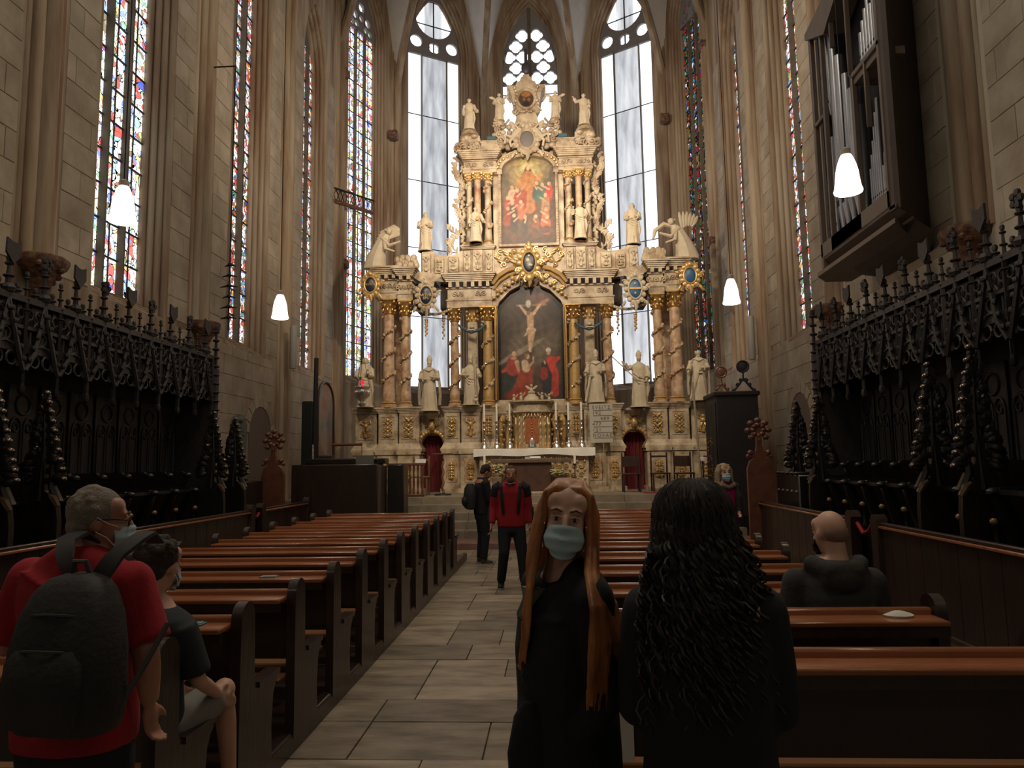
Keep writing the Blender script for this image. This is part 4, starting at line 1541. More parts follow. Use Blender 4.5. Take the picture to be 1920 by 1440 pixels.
paint('upper_painting', pu, 19.25, ops, altar, 110, 170, base_up)
po = [(.21 * math.cos(2 * PI * i / 32), 11.98 + .25 * math.sin(2 * PI * i / 32)) for i in range(32)]
paint('oval_painting', po, 19.10, [('e', (.30, .13, .04), .6, .5, .8, .25, .15, 0), ('e', (.02, .012, .01), .5, .5, .2, .2, .2, 0), ('e', (.18, .12, .08), .4, .35, .5, .08, .1, 0), ('e', (.2, .1, .06), .4, .68, .48, .09, .1, 0)], altar, 30, 36, lambda U, V: np.ones(U.shape + (3,)) * np.array([.07, .035, .02]))

# ---------------------------------------------------------------- statues


def statue(label, x, z, h, y=18.85, m=None, mitre=False, hood=False, wings=False, staff=None, arms='front', cloak=False, lean=0.0, turn=0.0, book=False, seed=0, crown=False, extra=None):
    root = thing('statue', label, 'statue', (AX + x, y + DY, z), turn)
    rr = random.Random(seed + 11)
    q = h
    ph = rr.uniform(0, 6)
    mb = MB()

    def ring(zz, rx, ry, amp, cx=0.0, cy=0.0, n=28):
        out = []
        for j in range(n):
            a = 2 * PI * j / n
            f_ = 1 + amp * (math.sin(9 * a + ph + zz * 5) * .6 + .5 * math.sin(14 * a - ph * 2 + zz * 9))
            out.append((q * (cx + rx * f_ * math.cos(a)), q * (cy + ry * f_ * math.sin(a)), q * zz))
        return out
    L = lean
    body = [ring(0.0, .15, .12, .10), ring(.03, .155, .125, .12), ring(.2, .14, .11, .12, L * .1), ring(.38, .13, .105, .10, L * .35, -.01), ring(.5, .12, .095, .08, L * .6, -.01), ring(.6, .115, .085, .06, L * .7), ring(.7, .13, .085, .05, L * .8), ring(.78, .135, .08, .03, L * .9), ring(.82, .09, .06, .0, L), ring(.845, .04, .038, 0, L), ring(.88, .035, .035, 0, L)]
    mb.loft(body)
    # base block
    mb.lathe([(q * .19, -.0), (q * .19, q * .02), (q * .16, q * .03)], (0, 0, 0), 10)
    mb.build('robe', m or STAT, root)
    hd = MB()
    hx = q * (L + .005)
    hd.ell((hx, -q * .012, q * .915), (q * .045, q * .052, q * .062), 12, 9)
    hd.ell((hx, -q * .062, q * .908), (q * .008, q * .012, q * .014), 6, 4)
    if not (mitre or hood):
        for j in range(14):
            a = 2 * PI * j / 14
            hd.ell((hx + q * .043 * math.cos(a), q * .012 + q * .03 * math.sin(a), q * (.925 + .02 * math.sin(j * 2))), q * .02, 6, 4)
    hd.ell((hx, -q * .035, q * .87), (q * .03, q * .025, q * .03), 8, 6) if not wings and seed % 2 == 0 else None
    hd.build('head', m or STAT, root)
    if mitre:
        mm = MB()
        mm.loft([[(hx + q * r * math.cos(a), -q * .005 + q * r * .7 * math.sin(a), q * zz) for a in [2 * PI * j / 14 for j in range(14)]] for r, zz in ((.047, .945), (.056, .985), (.045, 1.03), (.012, 1.075))])
        mm.build('mitre', m or STAT, root)
    if hood:
        mm = MB()
        mm.ell((hx, q * .012, q * .92), (q * .066, q * .06, q * .085), 12, 8)
        mm.tube([(hx, q * .02, q * .88), (hx, q * .03, q * .8), (hx * .5, q * .04, q * .5), (0, q * .05, q * .1)], [q * .07, q * .14, q * .15, q * .16], 14)
        mm.build('hood', m or STAT, root)
    if crown:
        mm = MB()
        mm.lathe([(q * .04, q * .955), (q * .052, q * 1.01), (q * .03, q * 1.0)], (hx, 0, 0), 10)
        mm.build('crown', m or STAT, root)
    sh = .76
    poses = {'front': (((-.135, 0, sh), (-.165, -.04, .62), (-.05, -.13, .6)), ((.135, 0, sh), (.165, -.04, .62), (.06, -.14, .64))),
             'bless': (((-.135, 0, sh), (-.18, -.05, .66), (-.17, -.12, .8)), ((.135, 0, sh), (.17, -.03, .62), (.10, -.13, .56))),
             'staffR': (((-.135, 0, sh), (-.18, -.03, .62), (-.21, -.1, .55)), ((.135, 0, sh), (.165, -.04, .63), (.04, -.13, .62))),
             'raise': (((-.135, 0, sh), (-.22, -.03, .72), (-.3, -.08, .84)), ((.135, 0, sh), (.17, -.04, .62), (.12, -.12, .5))),
             'down': (((-.135, 0, sh), (-.16, 0, .6), (-.15, -.05, .46)), ((.135, 0, sh), (.19, -.02, .62), (.26, -.08, .52))),
             'staffL': (((-.135, 0, sh), (-.165, -.04, .63), (-.04, -.13, .62)), ((.135, 0, sh), (.18, -.03, .63), (.2, -.1, .6)))}
    for (a, b, c_) in poses[arms]:
        am = MB()
        off = L * .85
        P_ = [Vector((p[0] + off, p[1], p[2])) * q for p in (a, b, c_)]
        am.tube([P_[0], P_[0].lerp(P_[1], .5), P_[1], P_[1].lerp(P_[2], .7)], [q * .05, q * .048, q * .05, q * .055], 9)
        am.tube([P_[1].lerp(P_[2], .6), P_[2]], [q * .022, q * .016], 7)
        am.ell(P_[2], (q * .022, q * .022, q * .026), 7, 5)
        for f_ in range(4):
            d = (P_[2] - P_[1]).normalized()
            am.tube([P_[2] + Vector((q * (.012 * f_ - .018), 0, 0)), P_[2] + d * q * .035 + Vector((q * (.013 * f_ - .02), 0, 0))], q * .005, 4)
        am.build('arm', m or STAT, root)
    if cloak:
        cm = MB()
        for s in (-1, 1):
            rings = []
            for zz, xx, yy, w_ in ((.80, .10, .0, .05), (.7, .16, .02, .05), (.5, .19, .03, .05), (.3, .20, .02, .05), (.12, .19, .02, .045)):
                rings.append([(q * (s * (xx + L * zz + .02 * math.cos(a) + .012 * math.sin(3 * a + zz * 7))), q * (yy + w_ * 1.6 * math.sin(a)), q * zz) for a in [2 * PI * j / 10 for j in range(10)]])
            cm.loft(rings)
        cm.tube([(-q * .09, -q * .05, q * .8), (0, -q * .10, q * .76), (q * .09, -q * .05, q * .8)], q * .018, 6)
        cm.build('cloak', m or STAT, root)
    else:
        cm = MB()      # a swag of drapery across the body
        for k_ in range(3):
            cm.tube([(q * (-.12 + L * .7), -q * .05, q * (.66 - .05 * k_)), (q * (-.02 + L * .5), -q * (.115 - .005 * k_), q * (.56 - .06 * k_)), (q * (.12 + L * .5), -q * .06, q * (.52 - .05 * k_))], [q * .015, q * .026, q * .014], 6)
        cm.tube([(q * .13, -q * .04, q * .55), (q * .16, -q * .03, q * .35), (q * .14, -q * .02, q * .18)], [q * .03, q * .035, q * .01], 7)
        cm.build('drapery_fold', m or STAT, root)
    if staff:
        sm = MB()
        (x0, z0, x1, z1), head = staff
        sm.tube([(q * x0, -q * .13, q * z0), (q * x1, -q * .12, q * z1)], q * .011, 6)
        if head == 'crook':
            sm.tube([(q * (x1 + .045 * math.cos(t)), -q * .12, q * (z1 + .04 + .045 * math.sin(t))) for t in [PI + i * .5 for i in range(11)]], q * .013, 6)
        if head == 'cross':
            sm.box(q * (x1 - .06), q * (x1 + .06), -q * .13, -q * .11, q * (z1 - .07), q * (z1 - .05))
        if head == 'sword':
            sm.box(q * (x1 - .05), q * (x1 + .05), -q * .14, -q * .11, q * (z1 - .1), q * (z1 - .08))
            sm.loft([[(q * (x0 + (x1 - x0) * t) + dx, -q * .13 + dy, q * (z0 + (z1 - z0) * t)) for dx, dy in ((-.02 * q, 0), (0, -.006), (.02 * q, 0), (0, .006))] for t in (0.02, .85)])
        sm.build('staff' if head != 'sword' else 'sword', m or STAT, root)
    if wings:
        wm_ = MB()
        for s in (-1, 1):
            for k_ in range(5):
                wm_.ell((q * (s * (.12 + .035 * k_) + L), q * .06, q * (.78 + .03 * k_ - .02 * abs(k_ - 2))), (q * .035, q * .012, q * (.13 - .012 * k_)), 8, 6, (0, s * (.3 + .22 * k_), 0))
        wm_.build('wings', m or STAT, root)
    if book:
        bm_ = MB()
        bm_.at((q * (.07 + L * .7), -q * .16, q * .62), (0.3, .2, 0)).bbox(-q * .045, q * .045, -q * .012, q * .012, -q * .05, q * .05, .006)
        bm_.build('book', OCHRE, root)
    if extra == 'child':
        e = MB()
        e.ell((q * .09, -q * .15, q * .67), (q * .035, q * .035, q * .045), 8, 6)
        e.ell((q * .10, -q * .16, q * .735), q * .026, 8, 6)
        e.build('held_child', m or STAT, root)
    if extra == 'lamb':
        e = MB()
        e.ell((q * .12, -q * .16, q * .10), (q * .05, q * .035, q * .045), 8, 6)
        e.ell((q * .12, -q * .19, q * .17), (q * .028, q * .03, q * .03), 8, 6)
        for s in (-1, 1):
            e.tube([(q * (.12 + s * .025), -q * .16, q * .08), (q * (.12 + s * .03), -q * .17, q * .0)], q * .012, 5)
        e.build('lamb', m or STAT, root)
    return root


statue('veiled stone saint holding a child at the far left end of the altarpiece', -4.5, 3.26, 1.36, y=18.75, hood=True, extra='child', arms='front', lean=.0, seed=1)
statue('mitred bishop statue in long cloak above the left gilt doorway of the altarpiece', -2.74, 3.12, 1.42, y=18.75, mitre=True, cloak=True, arms='front', seed=2)
statue('bishop statue with crook and lamb beside the inner left column of the lower painting', -1.62, 3.26, 1.28, y=18.72, mitre=True, staff=((.13, .05, .1, 1.0), 'crook'), extra='lamb', arms='staffL', seed=3)
statue('mitred bishop statue with slanting sword above the white hymn board', 1.72, 3.26, 1.34, y=18.72, mitre=True, cloak=True, staff=((-.22, .02, -.1, .62), 'sword'), arms='staffR', seed=4)
statue('bishop statue with a thin spear above the right gilt doorway', 2.86, 3.12, 1.42, y=18.75, mitre=True, staff=((-.05, .5, -.5, .95), None), arms='raise', seed=5)
statue('bearded statue with long slanting sword at the far right end of the altarpiece', 4.42, 3.26, 1.38, y=18.75, staff=((-.2, .02, 0, .62), 'sword'), arms='staffR', seed=6, cloak=True)
statue('hooded statue dark against the left clear window on the attic', -2.92, 7.66, 1.14, y=19.2, hood=True, arms='front', seed=7)
statue('hooded statue dark against the right clear window on the attic', 2.88, 7.66, 1.2, y=19.2, hood=True, arms='front', seed=8)
statue('robed statue with a book left of the upper painting', -1.46, 7.76, 1.04, y=18.85, book=True, arms='down', seed=9)
statue('robed statue with raised arm right of the upper painting', 1.42, 7.76, 1.08, y=18.85, arms='bless', seed=10)
statue('small statue on the upper left corner of the altarpiece, left of the crowning gable', -1.64, 11.14, .98, y=19.15, arms='down', seed=11)
statue('small statue with outstretched arm on the upper right corner of the altarpiece', 1.62, 11.14, .98, y=19.15, arms='raise', seed=12)
statue('winged angel statue left of the crowning oval picture', -.78, 11.36, .86, y=19.12, wings=True, arms='front', seed=13)
statue('winged angel statue right of the crowning oval picture', .82, 11.36, .86, y=19.12, wings=True, arms='front', seed=14)
for s, lab in ((-1, 'large kneeling angel statue leaning over the left outer cornice, arm stretched down'), (1, 'large kneeling angel statue with raised wings on the right outer cornice')):
    r_ = thing('angel_statue', lab, 'statue', (AX + s * 4.05, 18.95 + DY, 7.14))
    mb = MB()
    mb.loft([[(s * .25 + rx * math.cos(a) * (1 + .08 * math.sin(7 * a + zz * 8)) - s * sh_, ry * math.sin(a) * (1 + .08 * math.sin(7 * a)), zz) for a in [2 * PI * j / 20 for j in range(20)]] for zz, rx, ry, sh_ in ((0, .3, .2, 0), (.1, .3, .2, 0), (.35, .26, .18, .05), (.6, .2, .16, .14), (.8, .18, .14, .24), (.95, .1, .1, .32))])
    mb.build('robe', STAT, r_)
    mb = MB()
    mb.ell((-s * .16, -.04, 1.05), (.085, .09, .105), 10, 8)
    for j in range(10):
        mb.ell((-s * .13 + .08 * math.cos(j), .0 + .06 * math.sin(j), 1.08 + .03 * math.cos(j * 2)), .035, 6, 4)
    mb.build('head', STAT, r_)
    mb = MB()
    mb.tube([(s * .02, -.1, .85), (-s * .2, -.18, .6), (-s * .5, -.12, .72)], [.07, .055, .03], 8)
    mb.tube([(-s * .05, -.1, .8), (-s * .1, -.2, .5), (-s * .35, -.2, .42)], [.07, .05, .03], 8)
    mb.build('arms', STAT, r_)
    mb = MB()
    for k_ in range(6):
        if s < 0:
            mb.tube([(s * .3 + .04 * k_, .02 * k_, .55 + .1 * k_), (-s * .05 + .05 * k_, .02, .85 + .07 * k_), (-s * .45, .02, .95 + .035 * k_)], [.05, .06, .02], 6)
        else:
            mb.ell((s * (.12 + .08 * k_), .06, 1.15 - .02 * abs(k_ - 2)), (.05, .02, .26 - .02 * k_), 8, 6, (0, s * (-.15 + .12 * k_), 0))
    if s > 0:
        mb.tube([(-.05, 0, .9), (-.35, 0, 1.0), (-.6, 0, .82), (-.65, 0, .6)], [.04, .07, .06, .03], 7)
    mb.build('wings', STAT, r_)

# ---------------------------------------------------------------- high altar table, tabernacle, candles
ht = thing('high_altar_table', 'high altar table with gilt relief front below the altarpiece', 'altar', (AX + .04, 18.75 + DY, .95))
mb = MB(); mb.bbox(-1.42, 1.42, -.35, .2, 0, 1.06, .02); mb.build('body', MARBLE, ht)
mb = MB()
rr = random.Random(3)
for i in range(14):
    for j in range(3):
        scroll(mb, -1.25 + .19 * i, -.37, .45 + .22 * j, .07, 1.2, 1 if (i + j) % 2 else -1, .018, i)
        mb.ell((-1.16 + .19 * i, -.38, .35 + .22 * j), (.03, .02, .035), 6, 4)
mb.build('gilt_antependium', OCHRE, ht)
mb = MB(); mb.bbox(-1.52, 1.54, -.42, .3, 1.06, 1.12, .01); mb.build('table_top', MARBLE, ht)
cl = MB()
for s in (0,):
    n = 40
    rows = []
    for t, (dy, z) in enumerate(((.3, 1.132), (-.44, 1.132), (-.455, 1.12), (-.46, 1.03), (-.46, .93))):
        rows.append([(-1.56 + 3.14 * k / n, dy + (.012 * math.sin(k * .9) if t > 2 else 0), z - (.03 * math.sin(k / n * PI * 1.0) * -1 * (t == 4)) + (0.02 * math.sin(k * .31) if t == 4 else 0)) for k in range(n + 1)])
    cl.loft(rows, cap=False, close=False)
    for e in (-1.565, 1.585):
        cl.box(e, e + .006, -.45, .3, .86, 1.13)
clo = thing('altar_cloth', 'long white altar cloth draped over the high altar table', 'tablecloth', (AX + .04, 18.75 + DY, .95))
cl.build('cloth', LINEN, clo)
tb = thing('tabernacle', 'gilt marble tabernacle with copper red doors on the high altar', 'tabernacle', (AX, 18.84 + DY, 2.085))
mb = MB()
mb.prism([(-.5, .1), (-.38, -.1), (-.2, -.2), (.2, -.2), (.38, -.1), (.5, .1), (.5, .25), (-.5, .25)], 'z', 0, .98)
mb.build('case', MARBLE, tb, ang=20)
mb = MB(); mb.bbox(-.17, -.005, -.225, -.2, .14, .82, .01); mb.bbox(.005, .17, -.225, -.2, .14, .82, .01)
dr = mb.build('doors', mat('copper_door', (.35, .10, .04), .4, metal=.3, var=(.45, .16, .07), scale=12), tb)
mb = MB()
for i in range(6):
    mb.ell((0, -.235, .3 + .07 * i), (.018 + .012 * (i == 3), .015, .02), 7, 5)
mb.box(-.06, .06, -.235, -.22, .52, .535)
mb.build('crucifix', GOLD, dr)
for x, y_ in ((-.22, -.22), (.22, -.22), (-.44, -.02), (.44, -.02), (-.34, -.13), (.34, -.13)):
    mb = MB()
    mb.tube([(x + .012 * math.cos(i * 1.2), y_ + .012 * math.sin(i * 1.2), .12 + .75 * i / 22) for i in range(23)], .026, 7)
    mb.lathe([(.045, .0), (.04, .12)], (x, y_, 0), 8)
    mb.lathe([(.03, .86), (.05, .92)], (x, y_, 0), 8)
    mb.build('twisted_column', OCHRE, tb)
mb = MB()
for z0, z1, e in ((.92, .96, .04), (.96, 1.0, .09), (1.0, 1.2, .0), (1.2, 1.24, .05), (1.24, 1.28, .1)):
    mb.prism([(-.5 - e, .1), (-.4 - e, -.1 - e), (-.22, -.2 - e), (.22, -.2 - e), (.4 + e, -.1 - e), (.5 + e, .1), (.5 + e, .25), (-.5 - e, .25)], 'z', z0, z1)
mb.build('cornice', MARBLE, tb, ang=20)
mb = MB()
for i in range(13):
    leaf(mb, -.48 + .08 * i, -.24 if abs(i - 6) < 3 else -.1, .9, .09, .05, -PI / 2 + .4 * math.sin(i), .03)
    mb.ell((-.48 + .08 * i, -.23 if abs(i - 6) < 3 else -.1, .9), .028, 6, 5)
for s in (-1, 1):
    mb.tube([(s * .62, 0, .05), (s * .66, 0, .4), (s * .58, 0, .7), (s * .68, 0, .92)], [.07, .05, .06, .04], 7)
    scroll(mb, s * .64, -.04, .85, .08, 1.3, s, .025)
mb.build('gilt_trim', OCHRE, tb)
mb = MB()
mb.lathe([(.22, 1.28), (.2, 1.36), (.12, 1.42), (.1, 1.46)], (0, 0, 0), 14)
mb.ell((0, -.02, 1.55), (.05, .05, .09), 8, 6); mb.ell((0, -.03, 1.68), .038, 8, 6)
for s in (-1, 1):
    mb.ell((s * .09, 0, 1.63), (.035, .015, .09), 7, 5, (0, s * .9, 0))
    mb.ell((s * .05, -.05, 1.5), (.05, .03, .03), 7, 5)
    for q, dz in ((.28, 0), (.47, -.04)):
        mb.ell((s * q, -.08, 1.35 + dz), (.045, .04, .08), 7, 5)
        mb.ell((s * q, -.10, 1.46 + dz), .036, 7, 5)
        mb.tube([(s * q, -.08, 1.4 + dz), (s * (q - .08), -.1, 1.44 + dz), (s * (q - .11), -.1, 1.5 + dz)], .016, 5)
        mb.tube([(s * q, -.08, 1.3 + dz), (s * (q + .05), -.12, 1.27 + dz)], .02, 5)
mb.build('cherub_group', STAT, tb)


def candlestick(x, label, group=None):
    r_ = thing('candlestick', label, 'candlestick', (AX + x, 18.52 + DY, 2.085), 0, group)
    mb = MB()
    mb.lathe([(.10, 0), (.105, .02), (.09, .05), (.075, .1), (.05, .16), (.03, .2), (.035, .23), (.02, .26), (.035, .31), (.045, .34), (.02, .37), (.022, .45), (.038, .5), (.02, .54), (.02, .58), (.04, .62), (.025, .65), (.06, .7), (.065, .72), (.03, .73)], (0, 0, 0), 12)
    for k_ in range(3):
        a = PI / 2 + 2 * PI * k_ / 3 + PI
        mb.ell((.1 * math.cos(a), .1 * math.sin(a), .02), (.025, .025, .02), 6, 4)
        mb.ell((.06 * math.cos(a), .06 * math.sin(a), .12), (.025, .02, .045), 6, 4)
    mb.build('stand', SILVER, r_)
    mb = MB(); mb.lathe([(.028, .72), (.028, 1.18), (.012, 1.19)], (0, 0, 0), 10); mb.build('candle', WAX, r_)
    return r_


pos = ['leftmost', 'second from the left', 'third from left, just left of tabernacle', 'fourth from left, just right of tabernacle', 'second from the right', 'rightmost']
for x, w_ in zip((-1.25, -.92, -.58, .64, .96, 1.30), pos):
    candlestick(x, 'silver candlestick on high altar, ' + w_, 'silver candlesticks on the high altar')
for s in (-1, 1):
    r_ = thing('small_candle', 'small white candle on short holder just %s of tabernacle doors' % ('left' if s < 0 else 'right'), 'candle', (AX + s * .42, 18.6 + DY, 2.085), 0)
    mb = MB(); mb.lathe([(.04, 0), (.012, .04), (.012, .62), (.03, .64)], (0, 0, 0), 8); mb.build('holder', OCHRE, r_)
    mb = MB(); mb.lathe([(.017, .63), (.017, .82)], (0, 0, 0), 8); mb.build('candle', WAX, r_)
mb = MB()
mb.at((AX, 18.45 + DY, 2.085)).loft([[(.11 * math.cos(a) * k_, .05 * math.sin(a) * k_, z) for a in [2 * PI * j / 12 for j in range(12)]] for k_, z in ((1, 0), (1.1, .04), (.8, .12), (.75, .2), (.3, .27))])
mb.M = Matrix.Identity(4)
tag(mb.build('silver_reliquary', SILVER), 'small ornate silver reliquary on white cloth before the tabernacle doors', 'reliquary')
# hymn board
hb = thing('hymn_board', 'pale hymn board with letter and number rows right of the candlesticks', 'sign', (AX + 1.81, 18.48 + DY, 2.2))
mb = MB(); mb.bbox(-.30, .30, 0, .04, 0, 1.02, .008); mb.build('board', mat('pale_board', (.42, .40, .35), .7), hb)
INK = mat('faded_ink', (.16, .11, .09), .8)
for i, tx in enumerate(['SVEITZ', '192', '    489', '477', '121', 'NOVAE']):
    z = .92 - .145 * i
    mb = MB(); mb.box(-.2, .29, -.008, .0, z - .075, z - .065); mb.build('slat_line', INK, hb)
    cu = bpy.data.curves.new('t', 'FONT'); cu.body = tx; cu.size = .13; cu.extrude = .002; cu.align_y = 'CENTER'; cu.space_character = 1.25
    ob = bpy.data.objects.new('t', cu); me = bpy.data.meshes.new_from_object(ob)
    me.transform(Matrix.Translation((-.23, -.006, z)) @ Euler((PI / 2, 0, 0)).to_matrix().to_4x4())
    me.materials.clear(); me.materials.append(INK); bpy.data.objects.remove(ob)
    link('lettering', me, hb)
mb = MB(); mb.tube([(0.05, .03, -.9), (0.05, .03, .05)], .015, 6); mb.build('pole', OCHRE, hb)
# people's altar in front
pa = thing('stone_altar', 'brown stone altar block with slab top in front of the high altar', 'altar', (AX + .0, 18.25, .95))
mb = MB(); mb.bbox(-.98, .98, -.32, .32, .76, .86, .015); mb.build('slab', mat('brown_marble', (.12, .075, .05), .4, var=(.17, .11, .075), scale=5), pa)
mb = MB(); mb.bbox(-.58, .5, -.25, .25, 0, .76, .015); mb.build('block', mat('dark_brown_marble', (.06, .03, .022), .4, var=(.10, .05, .035), scale=6), pa)
mb = MB(); mb.bbox(-.66, .58, -.3, .3, 0, .06, .01); mb.build('plinth', MARBLE, pa)
bk = thing('altar_missal', 'small pale book lying on the brown stone altar slab', 'book', (AX - .02, 18.05, 1.81))
mb = MB(); mb.at((0, 0, 0), (.35, 0, .05)).bbox(-.14, .14, -.08, .08, 0, .03, .005); mb.build('cover', mat('book_cover', (.35, .33, .28), .7), bk)
mb = MB(); mb.at((.12, -.03, 0.0), (.35, 0, .05)).bbox(-.13, .13, -.06, .06, .03, .045, .003); mb.build('page', LINEN, bk)
for s, lab in ((-1, 'tall iron stand with white candle at the left of the stone altar'), (1, 'tall iron stand with white candle at the right of the stone altar')):
    r_ = thing('candle_stand', lab, 'candlestick', (AX + (-1.16 if s < 0 else 1.07), 18.0, .95))
    mb = MB(); mb.lathe([(.13, 0), (.12, .02), (.02, .05), (.015, .3), (.03, .33), (.015, .36), (.015, .68), (.05, .71), (.05, .73)], (0, 0, 0), 10); mb.build('stand', mat('dark_brass', (.12, .07, .03), .4, metal=.7), r_)
    mb = MB(); mb.lathe([(.032, .72), (.032, .95), (.01, .96)], (0, 0, 0), 10); mb.build('candle', WAX, r_)
    r_ = thing('flower_arrangement', 'white and yellow flower bouquet in a pot %s' % ('beside the left end of the stone altar' if s < 0 else 'at the right foot of the stone altar'), 'flowers', (AX + (-.86 if s < 0 else .65), 17.92, .95))
    mb = MB(); mb.lathe([(.07, .0), (.05, .15), (.12, .3), (.14, .42), (.1, .43)], (0, 0, 0), 10); mb.build('pot', MARBLE if s < 0 else mat('pot', (.05, .03, .02), .6), r_)
    rr = random.Random(s + 5)
    dz = .12 if s < 0 else 0
    mb = MB(); m2 = MB(); m3_ = MB()
    for i in range(46):
        a, b = rr.uniform(0, 2 * PI), rr.uniform(.2, 1)
        p = (.19 * b * math.cos(a), .13 * b * math.sin(a), .5 + dz + rr.uniform(-.05, .1))
        k_ = i % 3
        if k_ == 0:
            for j in range(5):
                m2.ell((p[0] + .022 * math.cos(j * 1.26), p[1] + .022 * math.sin(j * 1.26), p[2]), (.018, .018, .01), 5, 4)
        elif k_ == 1:
            for j in range(5):
                mb.ell((p[0] + .02 * math.cos(j * 1.26), p[1] + .02 * math.sin(j * 1.26), p[2]), (.016, .016, .012), 5, 4)
        else:
            m3_.ell((p[0], p[1], p[2] - .03), (.05, .02, .012), 6, 4, (rr.uniform(-.6, .6), rr.uniform(-.6, .6), a))
    m2.build('white_blossoms', mat('petal_white', (.75, .72, .62), .7), r_)
    mb.build('yellow_blossoms', mat('petal_yellow', (.60, .47, .06), .7), r_)
    m3_.build('leaves', mat('leaf_green', (.08, .11, .02), .6), r_)

# ================================================================== PEWS


def pew(x0, x1, label, cat, group, y):
    """one pew: x0 < x1, back panel at y; people sit on the far side, facing the altar"""
    cx = (x0 + x1) / 2
    h = (x1 - x0) / 2
    t = thing('pew', label, cat, (cx, y, 0.09), 0, group)
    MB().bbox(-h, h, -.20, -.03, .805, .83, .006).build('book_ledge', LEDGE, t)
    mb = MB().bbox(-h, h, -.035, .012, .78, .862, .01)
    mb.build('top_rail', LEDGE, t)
    MB().box(-h, h, -.012, .012, .445, .79).build('back_panel', PEW, t, smooth=False)
    MB().box(-h, h, -.19, -.17, .755, .805).build('ledge_apron', PEW, t, smooth=False)
    MB().bbox(-h, h, .015, .36, .38, .41, .008).build('seat', SEATW, t)

    kn = MB().bbox(-h + .1, h - .25, -.30, -.12, .15, .18, .006).build('kneeler', SEATW, t)
    mb = MB()
    for xx in (-h + .25, 0, h - .45):
        mb = MB().prism([(-.28, .0), (-.12, 0), (-.15, .15), (-.25, .15)], 'x', xx - .02, xx + .02)
        mb.build('kneeler_foot', PEW, t, smooth=False)
    prof = [(-.07, 0), (-.07, .84)] + [(-.07 + .085 + .085 * math.cos(PI - PI * i / 8), .84 + .085 * math.sin(PI * i / 8)) for i in range(1, 8)] + [(.10, .84), (.11, .50), (.16, .46), (.42, .46), (.43, .43), (.40, .41), (.37, .36), (.35, .2), (.37, .0)]
    for s in (-1, 1):
        a = -h - .055 if s < 0 else h
        MB().prism(prof, 'x', a, a + .055).build('end_panel', PEW, t, ang=50)
        b = a - .012 if s < 0 else a + .005
        MB().prism([(.15, .455), (.43, .455), (.445, .47), (.43, .485), (.15, .485)], 'x', a - .012, a + .067).build('arm_cap', PEW, t, ang=50)
    return t


ordi = ['nearest', 'second', 'third', 'fourth', 'fifth', 'sixth', 'seventh', 'eighth', 'ninth', 'tenth', 'eleventh', 'twelfth']
for k in range(12):
    y = 2.97 + .775 * k
    l = 'pew in left block, %s row from the camera' % ordi[k]
    l = {0: 'dark wooden pew in left block, nearest row, behind the boy', 11: 'dark wooden pew in left block, farthest row by the steps'}.get(k, 'dark wooden ' + l)
    pew(-3.55, -1.64, l, 'pew', 'pews left of the aisle', y)
for k in range(12):
    y = 3.06 + .80 * k
    l = 'dark wooden pew in right block, %s row from the camera' % ordi[k]
    l = {0: 'dark wooden pew in right block, nearest row, with bright empty ledge', 11: 'dark wooden pew in right block, farthest row by the steps'}.get(k, l)
    pew(-.02, 1.87, l, 'pew', 'pews right of the aisle', y)
# small items on the ledges
for (x, y, lab, col) in [(-1.83, 3.66, 'small teal leaflet on second left pew ledge near its end panel', (.10, .22, .24)), (1.68, 3.78, 'crumpled white tissue on second right pew ledge', (.65, .65, .6)), (1.45, 6.97, 'pale blue mask lying on a far right pew ledge', (.3, .45, .48)), (-2.05, 5.2, 'small grey leaflet on fourth left pew ledge', (.25, .27, .27))]:
    r_ = thing('leaflet' if 'leaflet' in lab else ('tissue' if 'tissue' in lab else 'face_mask'), lab, 'paper' if 'mask' not in lab else 'mask', (x, y, .921))
    mb = MB()
    rr = random.Random(int(x * 100))
    if 'leaflet' in lab:
        mb.bbox(-.06, .06, -.035, .035, 0, .006, .001)
        mb.at((0.01, 0, .006), (0, 0, .3)).box(-.045, .04, -.025, .03, 0, .003)
    else:
        mb.loft([[(.055 * k_ * math.cos(a) * (1 + .3 * rr.random()), .035 * k_ * math.sin(a) * (1 + .3 * rr.random()), z) for a in [2 * PI * j / 9 for j in range(9)]] for k_, z in ((1, 0), (1.1, .008), (.8, .018), (.3, .028))])
    mb.build('sheet', mat('paper', col, .7), r_)
# long side barriers with moulded rails
for X, segs, side in ((-4.96, [(1.0, 11.75), (12.15, 14.5)], 'left'), (3.46, [(1.0, 8.1), (8.75, 12.9)], 'right')):
    for i, (a, b) in enumerate(segs):
        t = thing('barrier', 'long dark wooden panelled barrier %s of the pews, %s stretch' % (side, 'nearer' if i == 0 else 'farther'), 'barrier', (X, (a + b) / 2, 0))
        hl = (b - a) / 2
        MB().bbox(-.05, .05, -hl, hl, .955, .985, .008).build('top_rail', LEDGE, t)
        MB().bbox(-.03, .03, -hl, hl, 1.0 - .015, 1.02, .01).build('cap_moulding', PEW, t)
        MB().bbox(-.04, .04, -hl, hl, .0, .14, .01).build('base_rail', PEW, t)
        n = int(2 * hl / .3)
        for k in range(n):
            y0 = -hl + 2 * hl * k / n
            MB().bbox(-.015, .015, y0 + .003, y0 + 2 * hl / n - .003, .12, .96, .004).build('panel_board', PEW, t, smooth=False)
        prof = [(-.10, 0), (-.10, 1.0), (-.08, 1.07), (-.03, 1.10), (.03, 1.09), (.08, 1.03), (.06, .97), (.05, .8), (.05, 0)]
        for s in (-1, 1):
            MB().prism([(s * hl + p * s, q) for p, q in prof], 'x', -.06, .06).build('end_post', PEW, t, ang=50)
